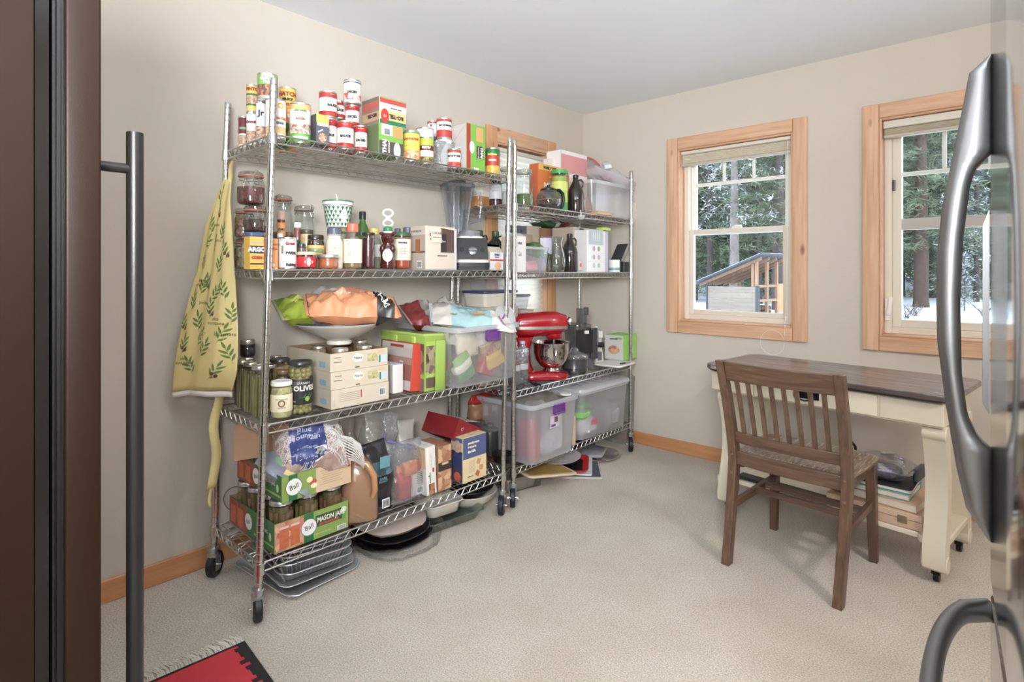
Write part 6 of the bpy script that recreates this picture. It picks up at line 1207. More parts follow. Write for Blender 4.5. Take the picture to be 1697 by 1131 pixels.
obj('attachment_knob', tr(lathe([(.012, 0), (.012, .012), (.024, .016), (.026, .026), (.020, .034), (.001, .036)], 20), (.172, 0, .305), (0, R(90), 0)), CHROME, t)
obj('motor_collar', lathe([(.042, 0), (.048, .006), (.050, .03)], 24), RM, t, 60, loc=(.10, 0, .212)); obj('beater_shaft', lathe([(.010, 0), (.010, .05)], 12), CHROME, t, loc=(.10, 0, .165))
bw = obj('steel_bowl', lathe([(.050, .0), (.052, .008), (.045, .014), (.070, .026), (.098, .060), (.108, .10), (.110, .150), (.114, .153), (.110, .155), (.106, .150), (.103, .10), (.09, .06), (.06, .03), (.001, .026)], 44, True, False), M((214, 210, 206), .07, 1.0), t, 70, loc=(.085, 0, .040)); obj('bowl_handle', tube([(.0, -.105, .125), (.0, -.135, .13), (.0, -.15, .10), (.0, -.14, .06), (.0, -.10, .045)], [.006, .008, .008, .008, .006], 8), M((214, 210, 206), .1, 1.0), bw, 70)
obj('whisk_beater', J(rod((0, 0, .0), (0, 0, .06), .006), rod((-.03, 0, .0), (0, 0, .04), .004), rod((.03, 0, .0), (0, 0, .04), .004)), M((222, 220, 216), .3, .3), t, loc=(.10, 0, .12))
# food processor
SMK = clear((196, 199, 203), .25, .06, ((140, 142, 148), .22))
t = thing('food_processor', 'tall food processor with a smoky clear bowl, feed tube and dark base', 'food processor', (-2.20, 3.066, R3), R(-35))
obj('motor_base', loft([rrect(.19, .18, .04, 0, 5), rrect(.18, .17, .04, .02, 5), rrect(.16, .15, .05, .09, 5), rrect(.14, .13, .05, .11, 5)]), M((96, 98, 102), .35, .3), t, 40)
obj('work_bowl', lathe([(.070, .11), (.076, .115), (.086, .22), (.088, .262)], 36, True, False), SMK, t, 60); obj('bowl_lid', lathe([(.090, .262), (.092, .266), (.090, .278), (.055, .286), (.001, .288)], 36), SMK, t)
obj('feed_tube', loft([rrect(.075, .06, .02, .286, 5, 0, .03), rrect(.078, .062, .02, .385, 5, 0, .03)], True, False), SMK, t, 50); obj('tube_collar', rbox(.03, .03, .05, .006, .003, .34), M((60, 62, 66), .3), t, loc=(.0, .06, 0))
obj('bowl_handle', J(tube([(.02, .085, .25), (.02, .125, .262), (.02, .135, .22), (.02, .13, .14), (.02, .09, .12)], .008, 8)), M((214, 216, 218), .25, .5), t, 60)
obj('dark_panel', tr(rbox(.02, .11, .15, .006, .003), (.085, .02, .10)), M((40, 40, 44), .2), t); obj('steel_panel', tr(rbox(.03, .05, .20, .008, .003), (.075, .085, .06)), M((90, 92, 96), .25, .7), t); obj('sticker', box(.0955, .0962, .015, .045, .225, .245), M((226, 222, 206)), t)
t = thing('processor_bowl', 'low black-bodied work bowl with a clear domed lid in front of the food processor', 'bowl', (-2.07, 2.853, R3), R(-40))
obj('bowl_body', lathe([(.072, .0), (.078, .006), (.082, .02), (.080, .024), (.080, .092), (.076, .094)], 40), M((62, 62, 66), .25), t, 40); obj('clear_skirt', lathe([(.084, .0), (.088, .008), (.086, .04)], 40, False, False), clear((220, 222, 226), .3, .06), t, 60)
obj('clear_lid', lathe([(.082, .092), (.086, .096), (.084, .108), (.062, .126), (.030, .134), (.024, .15), (.012, .16), (.001, .161)], 40), clear((216, 218, 222), .3, .05, ((180, 182, 186), .2)), t, 60)
t = thing('power_cord', 'black power cord looping in front of the mixer bowl', 'cord', (-2.02, 2.623, R3+.002)); obj('cord', tube([(.0, -.10, .004), (.0, -.04, .004), (-.0, .03, .03), (-.01, .06, .09), (-.01, .04, .15), (-.02, .0, .165), (-.05, -.04, .15)], .0028, 6), BLACK, t, 70)
t = thing('black_clip', 'black clip-like tool lying at the mixer foot on the shelf edge', 'tool', (-2.02, 2.401, R3+.001), R(60)); obj('tool_arm', J(rbox(.012, .11, .010, .004, .002), tr(rbox(.01, .10, .008, .004, .002), (.015, 0, 0), (0, 0, .2))), BLACK, t)
t = thing('hand_appliance', 'white and grey upright hand appliance right of the food processor', 'appliance', (-2.19, 3.295, R3), R(-40)); obj('appliance_body', loft([rrect(.09, .07, .02, 0, 4), rrect(.075, .06, .02, .06, 4), rrect(.05, .05, .02, .12, 4, -.01), rrect(.045, .06, .018, .17, 4, -.012)]), M((196, 194, 192), .4), t, 40); obj('white_head', rbox(.05, .06, .05, .012, .004, .17), M((226, 224, 222), .4), t); obj('black_joint', tr(lathe([(.018, -.03), (.018, .03)], 16), (.03, 0, .125), (R(90), 0, 0)), BLACK, t); obj('grey_panel', tr(rbox(.004, .03, .06, .004, .001), (.042, 0, .02)), M((96, 98, 102), .4), t)
z = R3+.018
t = thing('white_board', 'rounded white cutting board jutting over the right end of the third shelf', 'board', (-2.05, 3.308-.02, R3+.001), R(4)); obj('board_plate', rbox(.20, .25, .014, .03, .004), M((228, 226, 222), .4), t)
t = carton((3.379, 3.558, 0.787), -2.04, .15, R3+.016, 'lime green and white food box with a coffee cup picture, on the white board', (150, 214, 90), print_mat(((0, (206, 202, 200)), (.1, (206, 202, 200)),)), words=[('s', 'veggie bites', .013, .5, .85, (110, 110, 104))])
d_ = t['dims']; obj('food_picture', patch(on_side(.0, -d_[1]/2, d_[2]*.40, .001), .09, .06, shape='oval'), speckle((180, 90, 60), (230, 190, 150), 50), t, 0); obj('green_tag', patch(on_side(.04, -d_[1]/2, d_[2]*.88, .001), .05, .012), M((110, 180, 70)), t, 0); obj('white_labels', J(patch(on_front(d_[0]/2, -.012, d_[2]*.42, .001), .022, .05), patch(on_front(d_[0]/2, .020, d_[2]*.38, .001), .028, .04)), WHITE, t, 0)
t = thing('black_knife', 'small black-handled knife lying on the white board', 'knife', (-1.975, 3.264, R3+.016), R(80)); obj('knife_handle', rbox(.05, .012, .008, .004, .002), BLACK, t); obj('knife_blade', tr(box(0, .05, -.006, .006, .002, .004), (.024, 0, 0)), CHROME, t)
# ------------------------------------------------------------------ far rack, bottom shelf
t, w, h = tote((2.255, 2.69, .520), -1.905, .45, R4+.001, 'clear tote with a purple latch and a sticker, bottom of the far rack', clear((236, 238, 242), .12, .22, ((248, 249, 252), .34)), taper=.86)
obj('product_sticker', J(patch(on_front(.45*.470, -.02, h-.115, .004), .075, .065)), M((210, 200, 210)), t, 0); obj('sticker_photo', patch(on_front(.45*.470, -.005, h-.105, .005), .03, .03), M((110, 80, 90)), t, 0); obj('purple_band', patch(on_front(.45*.470, -.03, h-.135, .005), .04, .012), M((112, 60, 150)), t, 0)
TYc = 2.4725
t = thing('red_appliance', 'rounded red thing pressed against the near side inside the front clear tote', 'appliance', (-2.02, TYc-.115, R4+.018)); obj('appliance_shell', loft([rrect(.14, .07, .03, 0, 5), rrect(.13, .075, .035, .15, 5), rrect(.09, .06, .03, .21, 5)]), M((186, 44, 56), .3), t, 50)
t = thing('grey_handle_part', 'light grey plastic appliance part slanting inside the front clear tote', 'appliance', (-1.99, TYc+.02, R4+.10), 0, rot=(R(-58), 0, 0)); obj('part_shell', loft([rrect(.06, .07, .02, -.10, 4), rrect(.07, .09, .02, 0, 4), rrect(.05, .05, .02, .10, 4)]), M((206, 206, 208), .4), t); obj('part_flange', rbox(.08, .12, .02, .01, .004, -.01), M((222, 222, 224), .4), t)
t = thing('white_box', 'white box standing at the right inside the front clear tote', 'box', (-2.03, TYc+.10, R4+.018)); obj('box_body', rbox(.10, .08, .22, .006, .003), M((222, 222, 226), .5), t)
t = thing('grey_bundle', 'bluish grey bundle at the bottom of the front clear tote', 'bundle', (-2.02, TYc+.0, R4+.016)); obj('bundle', crumple(rbox(.16, .12, .09, .03, .02), .012, 16, 4), M((186, 190, 200), .6), t)
t, top = bag('plastic_wrap', 'torn grey plastic sheeting heaped at the top of the front clear tote', (-2.13, TYc-.03, R4+h-.045), R(10), .36, .34, .06, clear((206, 206, 204), .35, .2, ((190, 184, 176), .55), bump=.6), 91, amp=.02, s=12)
t = thing('white_disc', 'small white round lid on the rim of the front clear tote', 'lid', (-1.95, TYc+.13, R4+h+.002)); obj('disc', lathe([(.03, 0), (.034, .004), (.030, .009), (.001, .010)], 24), WHITE, t)
t, w, h = tote((2.80, 3.37, .500), -1.975, .42, R4+.001, 'rear clear tote with a ridged lid at the right end of the bottom shelf', clear((232, 234, 236), .12, .22, ((246, 247, 250), .32)), taper=.88, latch=None)
obj('lid', loft([rrect(.425, .575, .045, h-.012, 5), rrect(.435, .585, .05, h-.008, 5), rrect(.430, .58, .05, h+.010, 5), rrect(.38, .52, .04, h+.018, 5)]), clear((230, 230, 232), .2, .2, ((242, 242, 244), .72)), t, 50)
obj('lid_ridge', J(*[tr(rbox(.30, .006, .006, .002, .001), (0, -.20+.08*k, h+.017)) for k in range(6)]), M((150, 140, 146), .4), t)
t = thing('white_packets', 'soft white and green wrapped packets inside the rear clear tote', 'packets', (-2.08, 2.93, R4+.016), 0); obj('packet', crumple(tr(rbox(.16, .16, .12, .04, .03), (0, 0, 0)), .02, 14, 5), M((228, 228, 226), .5), t); obj('packet', crumple(tr(rbox(.10, .10, .05, .03, .02), (.05, -.06, .11), (.2, 0, 0)), .01, 14, 6), M((130, 196, 100), .5), t); obj('pink_print', box(.1, .1015, -.02, .04, .07, .10), M((206, 96, 120)), t)
t = thing('green_disc', 'green round lid high inside the rear clear tote', 'lid', (-2.06, 2.93, R4+.185), 0); obj('lid_disc', lathe([(.06, 0), (.064, .004), (.062, .012), (.001, .014)], 24), M((90, 190, 110), .4), t)
t = thing('white_bundle', 'crinkled white plastic bundle at the right inside the rear clear tote', 'bundle', (-2.09, 3.20, R4+.016)); obj('bundle', crumple(rbox(.2, .16, .13, .04, .03), .02, 16, 8), clear((232, 234, 236), .3, .1, ((226, 228, 230), .6), bump=.6), t)
t = thing('tan_sleeve', 'narrow tan sleeve standing between the two bottom totes', 'box', (-2.02, 2.74, R4)); obj('box_body', rbox(.06, .035, .17, .003, .001), M((214, 190, 160), .6), t)
t = thing('clear_sheet', 'large flexible clear plastic sheet leaning behind the far corner of the far rack', 'plastic sheet', (-2.20, 3.50, .0), 0); obj('sheet', loft([[(-.14+.30*(k/10), .010*sin(k*.9), 0), (-.14+.30*(k/10), .010*sin(k*.9)+.002, 0), (-.14+.30*(k/10)*(1 if k < 9 else .98), .012*sin(k*.9)+.002+.03, .52-.03*(k/10)**4), (-.14+.30*(k/10), .012*sin(k*.9)+.03, .52-.03*(k/10)**4)] for k in range(11)]), clear((232, 232, 230), .22, .15, ((226, 222, 216), .25)), t, 60)
# ------------------------------------------------------------------ on the carpet under the racks
def foil_pan(z, w, d, h, rz, label, x, y, tilt=0.0, seed=0):
    t = thing('foil_pan', label, 'foil pan', (x, y, z), R(rz), 'disposable foil pans on the carpet', rot=(tilt, 0, R(rz)))
    g = loft([rrect(w*.78, d*.78, .03, 0, 5), rrect(w*.80, d*.80, .035, .003, 5), rrect(w*.93, d*.93, .04, h-.004, 5), rrect(w, d, .05, h, 5), rrect(w*1.005, d*1.005, .05, h-.003, 5), rrect(w*.95, d*.95, .04, h-.006, 5)], True, False)
    obj('pan_shell', crumple(g, .004, 26, seed, zmin=0), ALU, t, 50); rb = []
    for k in range(14): rb.append(rod((-w*.40+w*.8*k/13, -d*.41, .006), (-w*.44+w*.88*k/13, -d*.465, h-.006), .0022, 4)); rb.append(rod((w*.405, -d*.36+d*.72*k/13, .006), (w*.465, -d*.40+d*.80*k/13, h-.006), .0022, 4))
    obj('fluting', J(*rb), ALU, t, kind='stuff'); return t
fx, fy = -2.235, 1.145
PL = ['lowest flattened foil pan of the stack under the near rack', 'second foil pan from the bottom under the near rack', 'third foil pan from the bottom of the stack', 'deep foil roasting pan in the middle of the stack', 'second foil pan from the top of the stack', 'topmost foil pan, just under the bottom shelf']
for k, (z, w, d, h, rz, dx_, dy_) in enumerate([(.001, .44, .33, .022, 5, 0, -.01), (.024, .42, .31, .026, -3, .0, 0), (.042, .40, .30, .045, -6, -.0, .005), (.064, .39, .30, .055, -8, 0, .008), (.094, .38, .29, .050, -7, .0, .01), (.118, .37, .28, .040, -5, .0, .01)]):
    foil_pan(z, w, d, h, rz, PL[k], fx+dx_, fy+dy_, 0, k)
for k, (nm, lab, z, w, d, m_, sd) in enumerate([('black_tray', 'lowest black plastic serving tray in torn clear wrap under the near rack', .004, .38, .36, M((30, 30, 32), .2), 1), ('black_tray', 'second black serving tray of the stack beside the foil pans', .030, .37, .34, M((36, 34, 36), .2), 2), ('grey_cloth_bag', 'pinkish grey cloth bag folded on the black serving trays', .060, .34, .32, M((176, 160, 150), .8), 3)]):
    t = thing(nm, lab, 'tray' if k < 2 else 'bag', (-2.16, 1.545, z), R(6*k-6))
    obj('tray_body' if k < 2 else 'cloth', crumple(loft([rrect(w*.7, d*.7, .12, 0, 6), rrect(w*.9, d*.9, .15, .02, 6), rrect(w, d, .16, .034, 6), rrect(w*.97, d*.97, .15, .037, 6), rrect(w*.7, d*.7, .12, .012 if k < 2 else .05, 6)]), .006 if k < 2 else .014, 12 if k < 2 else 8, sd, zmin=0), m_, t, 60)
t = thing('plastic_film', 'crinkled clear film spilling from under the black serving trays', 'plastic wrap', (-2.12, 1.55, .001)); obj('film', crumple(loft([rrect(.30, .30, .12, 0, 8), rrect(.37, .35, .14, .006, 8), rrect(.38, .36, .14, .040, 8), rrect(.36, .34, .13, .044, 8)], False, False), .008, 30, 5, zmin=0), clear((250, 250, 250), .12, .08, bump=.9), t, 70)
GG = clear((206, 216, 206), .26, .04, ((170, 184, 172), .14))
t = thing('glass_baking_dish', 'green-tinted glass baking dish on the carpet under the near rack', 'baking dish', (-2.16, 1.845, .001), R(-8)); obj('dish_body', loft([rrect(.24, .28, .04, 0, 6), rrect(.26, .30, .045, .006, 6), rrect(.30, .34, .05, .046, 6), rrect(.32, .36, .05, .050, 6), rrect(.31, .35, .05, .054, 6), rrect(.29, .33, .05, .050, 6), rrect(.25, .29, .045, .012, 6), rrect(.2, .24, .04, .010, 6)]), GG, t, 50)
t = thing('white_baking_dish', 'white rectangular baking dish resting in the green glass dish', 'baking dish', (-2.14, 1.80, .060), R(-8)); obj('dish_body', loft([rrect(.16, .15, .03, 0, 5), rrect(.18, .17, .035, .006, 5), rrect(.20, .19, .04, .056, 5), rrect(.225, .205, .04, .060, 5), rrect(.22, .20, .04, .064, 5), rrect(.19, .18, .035, .056, 5), rrect(.16, .15, .03, .012, 5)]), M((214, 206, 194), .25), t, 50)
t = thing('white_serving_bowl', 'wide white serving bowl on the carpet beside the middle casters', 'bowl', (-2.185, 2.065, 0)); obj('bowl_body', lathe([(.055, 0), (.06, .002), (.10, .014), (.135, .045), (.148, .075), (.144, .077), (.13, .05), (.09, .02), (.001, .014)], 44, True, False), M((220, 212, 198), .3), t, 70)
t = thing('black_bowl', 'black oval dish stacked in the wide white serving bowl', 'dish', (-2.185, 2.065, .040)); obj('dish_body', lathe([(.05, 0), (.09, .02), (.13, .055), (.128, .058), (.085, .026), (.001, .008)], 40, True, False), M((28, 28, 30), .25), t, 70)
t = thing('wrapped_tin', 'clear-wrapped loaf tin on the carpet right of the middle casters', 'tin', (-2.17, 2.42, 0), R(-15)); obj('tin_body', crumple(loft([rrect(.14, .20, .03, 0, 5), rrect(.16, .22, .03, .06, 5), rrect(.165, .225, .03, .072, 5)]), .006, 24, 3, zmin=0), M((190, 180, 168), .35, .4, var=.2, vscale=20), t, 50); obj('plastic_film', crumple(rbox(.18, .24, .078, .02, .006), .006, 24, 9, zmin=0), clear((240, 240, 240), .3, .1, bump=.9), t, 70)
t = thing('yellow_tray', 'pale tray with a mustard-yellow floral print leaning on the wrapped tin', 'tray', (-2.06, 2.52, .085), 0, rot=(R(-7), R(0), R(-16))); obj('tray_plate', rbox(.26, .34, .012, .03, .004), M((214, 190, 160), .5), t); obj('printed_panel', tr(rbox(.22, .30, .001, .02, .0004), (0, 0, .0122)), speckle((176, 140, 60), (150, 120, 60), 30), t)
t = thing('wooden_tray', 'square pale laminated board lying flat, bottom of the pile under the far rack', 'board', (-2.10, 2.86, .001), R(38)); obj('board_plate', rbox(.36, .38, .012, .01, .003), M((196, 192, 196), .5), t); obj('dark_edge', rbox(.34, .36, .006, .01, .002, .012), M((80, 84, 100), .5), t)
t = thing('white_tray', 'white rectangular board on top of the laminated board', 'board', (-2.11, 2.83, .020), R(34)); obj('board_plate', rbox(.31, .32, .010, .012, .003), M((224, 222, 222), .4), t)
t = thing('red_tray', 'bright red rectangular tray with a black inside', 'tray', (-2.10, 2.80, .032), R(34)); obj('tray_body', loft([rrect(.24, .26, .04, 0, 5), rrect(.28, .30, .045, .018, 5), rrect(.285, .305, .045, .024, 5), rrect(.26, .28, .04, .022, 5), rrect(.22, .24, .035, .006, 5)]), M((206, 40, 44), .3), t, 50); obj('black_inside', rbox(.21, .23, .003, .03, .001, .007), BLACK, t)
t = thing('white_platter', 'oval white platter lying on the red tray', 'platter', (-2.13, 2.76, .078), R(20)); obj('platter_body', tr(lathe([(.08, 0), (.10, .003), (.14, .016), (.142, .020), (.10, .010), (.001, .006)], 44), sc=(1, 1.15, 1)), M((214, 212, 210), .3), t, 70)
t = thing('black_liner', 'black shallow dish between the red tray and the oval platter', 'dish', (-2.12, 2.78, .055), R(20)); obj('dish_body', lathe([(.06, 0), (.10, .006), (.11, .020), (.10, .019), (.001, .006)], 36), M((40, 36, 38), .4), t, 60)
t = thing('patterned_plate', 'oval plate with a grey and peach pattern on the carpet under the far rack', 'plate', (-2.10, 3.17, .0), R(10)); obj('plate_body', tr(lathe([(.08, 0), (.09, .003), (.15, .018), (.152, .022), (.09, .010), (.001, .008)], 48), sc=(.95, 1.12, 1)), M((206, 176, 152), .3), t, 70)
obj('plate_pattern', tr(lathe([(.001, .0092), (.09, .0112), (.138, .0195)], 48, False, False), sc=(.95, 1.12, 1)), speckle((120, 116, 124), (180, 160, 150), 14, .4, 0), t, 70)
t = thing('grey_pot_holder', 'crumpled grey and silver cloth lying on the patterned plate', 'cloth', (-2.12, 3.13, .024), R(20)); obj('cloth', crumple(rbox(.16, .22, .022, .03, .008), .012, 14, 6, zmin=0), M((150, 150, 156), .5, var=.4, vscale=18), t, 70)
t = thing('black_box', 'small black case behind the patterned plate', 'case', (-2.27, 3.24, 0), R(14)); obj('case_body', rbox(.12, .14, .09, .01, .004), BLACK, t)

# ------------------------------------------------------------------ apron
AY0 = .74
AR = [((-2.475, .942, 1.609), (-2.222, .872, 1.573)), ((-2.475, .904, 1.517), (-2.239, .872, 1.494)), ((-2.475, .872, 1.423), (-2.233, .872, 1.409)), ((-2.475, .842, 1.230), (-2.222, .872, 1.230)), ((-2.475, .828, 1.196), (-2.216, .872, 1.198)), ((-2.475, .784, 1.019), (-2.183, .866, 1.031)), ((-2.475, .765, .922), (-2.167, .862, .940)), ((-2.475, .752, .826), (-2.177, .862, .847)), ((-2.475, .746, .756), (-2.227, .865, .772))]
def af(u, v):
    """u 0..1 across, v 0..1 downwards; a cloth hanging around the rear near post"""
    z = 1.609-(1.609-.756)*v; k = 0
    while k < len(AR)-2 and AR[k+1][0][2] > z: k += 1
    a0, b0 = AR[k]; a1, b1 = AR[k+1]; q = (z-a0[2])/(a1[2]-a0[2])
    l = [a0[i]+(a1[i]-a0[i])*q for i in range(3)]; r = [b0[i]+(b1[i]-b0[i])*q for i in range(3)]
    p = [l[i]+(r[i]-l[i])*u for i in range(3)]
    # bulge towards the room so that it passes in front of the post
    bl = sin(pi*u)*.018+.010*sin(u*9+v*2.2)*min(1, .3+v)+.006*sin(u*21+v*5)*(1-v*.5)
    return (p[0]+bl*.6, p[1]-bl, p[2]+.012*sin(u*pi)*v)
n1, n2 = 30, 40
V = [af(i/n1, j/n2) for j in range(n2+1) for i in range(n1+1)]
Fs = [(j*(n1+1)+i, j*(n1+1)+i+1, (j+1)*(n1+1)+i+1, (j+1)*(n1+1)+i) for j in range(n2) for i in range(n1)]
t = thing('apron', 'yellow apron printed with olive sprigs hanging from the near rack by its strap', 'apron', (0, 0, 0))
YEL = M((222, 202, 132), .85, var=.06, vscale=3, spec=.2)
def cloth(name, g, m_, th=.0015, lab=None):
    o = obj(name, g, m_, t, 80, label=lab); md = o.modifiers.new('solid', 'SOLIDIFY'); md.thickness = th; md.offset = -1; return o
cloth('apron_cloth', (V, Fs), YEL)
hem = [af(i/n1, 1-.0) for i in range(n1+1)]; hv = []
for p in hem: hv += [p, (p[0]+.002, p[1], p[2]-.022)]
cloth('white_hem', (hv, [(2*i, 2*i+1, 2*i+3, 2*i+2) for i in range(n1)]), M((226, 222, 212), .85), lab='white hem showing under the apron')
def strap(pts, w): 
    V = []
    for p in pts: V += [(p[0], p[1]-w/2, p[2]), (p[0]+.003*sin(p[2]*40), p[1]+w/2, p[2])]
    return V, [(2*i, 2*i+1, 2*i+3, 2*i+2) for i in range(len(pts)-1)]
cloth('neck_strap', strap([(-2.425+.004*k, .972+.006*sin(k*.9)-.006*k, 1.755-.018*k) for k in range(11)], .016), YEL); cloth('neck_strap', strap([(-2.44+.004*k, .955+.006*cos(k*.9)-.004*k, 1.735-.014*k) for k in range(11)], .014), YEL)
cloth('tie_strap', strap([(-2.30+.006*sin(k*.8), .845+.008*sin(k*.6)-.0008*k, .80-.022*k) for k in range(19)], .034), YEL); cloth('tie_strap', strap([(-2.31, .822+.004*sin(k), .42-.014*k) for k in range(8)], .010), YEL)
def asurf(u0, v0, e=.0022):
    def fn(a, b, k=0):
        x, y, z = af(min(1, max(0, u0+a/.27)), min(1, max(0, v0-b/.853))); return (x+(e+k)*.6, y-(e+k), z)
    return fn
OG = M((96, 124, 52), .8); OB = M((110, 60, 50), .8); rs = random.Random(12)
def leaf(L, w, a, ox, oy): return [(ox+cos(a)*p-sin(a)*q, oy+sin(a)*p+cos(a)*q) for p, q in ((0, 0), (L*.3, w), (L*.7, w*.8), (L, 0), (L*.7, -w*.8), (L*.3, -w))]
sp = [(.45, .09), (.62, .17), (.35, .24), (.75, .27), (.50, .33), (.18, .42), (.70, .43), (.42, .52), (.85, .55), (.15, .60), (.60, .64), (.32, .70), (.80, .75), (.12, .80), (.52, .82), (.28, .90), (.72, .92), (.90, .84), (.25, .33), (.88, .36), (.30, .53), (.93, .66), (.05, .70), (.66, .56), (.40, .77)]
for k, (u, v) in enumerate(sp):
    fn = asurf(u, v); a0 = rs.uniform(-.6, .6)+pi/2; gs = []
    for q in range(6):
        d = .010*q-.02; aa = a0+(.7 if q % 2 else -.7)*(1 if q < 5 else 0); gs.append(poly_on(fn, leaf(.034, .0046, aa, cos(a0)*d, sin(a0)*d)))
    gs.append(poly_on(fn, [(cos(a0)*-.03+.0006, sin(a0)*-.03), (cos(a0)*.03+.0006, sin(a0)*.03), (cos(a0)*.03-.0006, sin(a0)*.03), (cos(a0)*-.03-.0006, sin(a0)*-.03)]))
    obj('olive_sprig_print', J(*gs), OG, t, 0)
    if k % 3 == 1: obj('olive_print', J(patch(fn, .012, .015, shape='oval', k=.0005), patch(asurf(u+.05, v+.01), .012, .015, shape='oval', k=.0005)), OB, t, 0)
for w_, u, v, r_ in [('olea', .55, .20, .1), ('europaea', .55, .225, .0), ('picholine', .60, .30, -.05), ('olea\neuropaea', .25, .50, 0), ('picholine', .42, .60, -.1), ('olea\neuropaea', .72, .68, .0), ('kalamata', .85, .74, 0), ('olea\neuropaea', .16, .86, -.1)]:
    text_map(t, w_, .020, asurf(u, v), M((90, 80, 40), .8), rz=r_)
obj('blue_label', patch(asurf(.50, .51), .009, .030, k=.001), M((130, 160, 176), .7), t, 0)

# ------------------------------------------------------------------ desk
DL, DD, DH = 1.04, .54, .755
t = thing('writing_desk', 'cream-painted desk with a dark worn top and scrolled legs under the windows', 'desk', (-.683, 3.02, 0), R(-7))
TOPM = wood((70, 58, 54), (116, 102, 96), 0, .3, 0, .9, .3, wear_sheen=((186, 184, 184), 4.0, .535, True))  # pale streaks: worn paint plus window sheen painted into the colour
obj('desk_top', rbox(DL, DD, .024, .06, .004, DH-.024, 6), TOPM, t, 30); obj('top_moulding', rbox(DL-.02, DD-.02, .008, .055, .003, DH-.032, 6), M((52, 40, 36), .4), t, 30)
PNT = M((224, 213, 190), .4, bump=.1, bscale=60, var=.05, vscale=5)
fy_ = -DD/2+.03
obj('apron_rail', J(board(-DL/2+.04, DL/2-.04, fy_+.006, DD/2-.04, DH-.135, DH-.032)), PNT, t)
obj('drawer_front', board(-.26, .26, fy_-.004, fy_+.007, DH-.128, DH-.038), PNT, t); obj('end_panel', board(.268, DL/2-.035, fy_-.002, fy_+.007, DH-.128, DH-.038), PNT, t); obj('end_panel', board(-DL/2+.035, -.268, fy_-.002, fy_+.007, DH-.128, DH-.038), PNT, t)
dh = obj('drawer_pull', J(tr(rbox(.11, .004, .034, .012, .001), (-.02, fy_-.006, DH-.10)), tube([(-.06, fy_-.008, DH-.082), (-.055, fy_-.024, DH-.10), (-.02, fy_-.028, DH-.106), (.015, fy_-.024, DH-.10), (.02, fy_-.008, DH-.082)], .004, 6)), M((50, 44, 40), .35, .8), t)
def sleg(sy):
    """S-scroll profile in (y, z) for a front leg (sy=-1) or rear leg (+1)"""
    c = [(.0, .615, .040), (.0, .57, .034), (.020, .50, .030), (.035, .42, .028), (.034, .33, .028), (.018, .24, .030), (.0, .16, .034), (-.010, .10, .036), (-.008, .065, .034)]
    a = [(sy*(-y-w), z) for y, z, w in c]; b = [(sy*(-y+w), z) for y, z, w in c]
    return a+b[::-1]
for sx in (-1, 1):
    for sy in (-1, 1):
        lx, ly = sx*(DL/2-.085)+.012, sy*(DD/2-.085)
        l = obj('leg', tr(extr(sleg(sy), .075, 'x'), (lx, ly, 0)), PNT, t, 30)
        obj('scroll', (tr(lathe([(.001, -.041), (.028, -.041), (.032, -.037), (.032, .037), (.028, .041), (.001, .041)], 24), (lx, ly+sy*.012, .592), (0, R(90), 0))), PNT, l)
        obj('scroll_foot', (tr(lathe([(.001, -.041), (.030, -.041), (.034, -.037), (.034, .037), (.030, .041), (.001, .041)], 24), (lx, ly+sy*.004, .080), (0, R(90), 0))), PNT, l)
        obj('furniture_caster', J(tr(lathe([(.004, -.009), (.019, -.009), (.0195, 0), (.019, .009), (.004, .009)], 18), (lx, ly+.01, .0197), (0, R(90), 0)), box(lx-.014, lx+.014, ly-.012, ly+.012, .034, .047)), M((34, 30, 28), .4, .5), l)
obj('lower_shelf', rbox(DL-.16, .36, .022, .02, .004, .150, 4), PNT, t, 30)
for sx in (-1, 1): obj('shelf_end', tr(rbox(.10, .42, .03, .03, .005, .145, 4), (sx*(DL/2-.085), 0, 0)), PNT, t, 30)
dT = Matrix.Translation((-.683, 3.02, 0)) @ Matrix.Rotation(R(-7), 4, 'Z')
def dp(x, y, z): return tuple(dT @ Vector((x, y, z)))
def dthing(n, lab, cat, x, y, z, rz): return thing(n, lab, cat, dp(x, y, z), R(-7+rz))
t = dthing('wooden_case', 'flat pinkish wooden case with a metal clasp on the lower shelf of the desk', 'case', .215, -.03, .173, 2); obj('case_body', rbox(.36, .29, .034, .006, .002), M((206, 168, 140), .5), t); obj('case_lid', rbox(.36, .29, .026, .006, .002, .036), M((212, 176, 148), .5), t); obj('clasp', tr(rbox(.034, .004, .030, .004, .001), (.11, -.147, .018)), M((150, 136, 110), .3, .8), t)
BK = [('teal_book', 'teal-covered book with white pages under the clear pouch', .19, -.03, .300, .22, .026, (96, 160, 168), 3), ('picture_book', 'thick tan-edged book at the bottom of the pile on the wooden case', .22, -.02, .33, .25, .034, (206, 160, 126), -4)]
z = .173+.064
for nm, lab, x, y, w, d, h, c_, rz in BK[::-1]:
    t = dthing(nm, lab, 'book', x, y, z, rz); obj('pages', tr(box(-w/2+.004, w/2-.004, -d/2+.003, d/2-.002, .003, h-.003)), M((226, 216, 196), .8), t); obj('cover', J(rbox(w, d, .003, .003, .001), rbox(w, d, .003, .003, .001, h-.003), box(-w/2, w/2, d/2-.003, d/2, 0, h)), M(c_, .5), t); z += h+.001
t = dthing('white_book', 'thin white booklet with a dark edge directly under the clear pouch', 'book', .20, -.03, z, 5); obj('cover', rbox(.28, .21, .014, .012, .003), M((226, 222, 216), .5), t); obj('dark_edge', rbox(.284, .214, .004, .014, .001, .014), M((44, 44, 50), .5), t); z += .019
t, top = bag('clear_pouch', 'clear plastic pouch with a black strap on the books under the desk', dp(.20, -.02, z), R(-7), .25, .19, .10, clear((232, 234, 238), .3, .08, ((206, 208, 214), .18), bump=.5), 95, amp=.012, s=10)
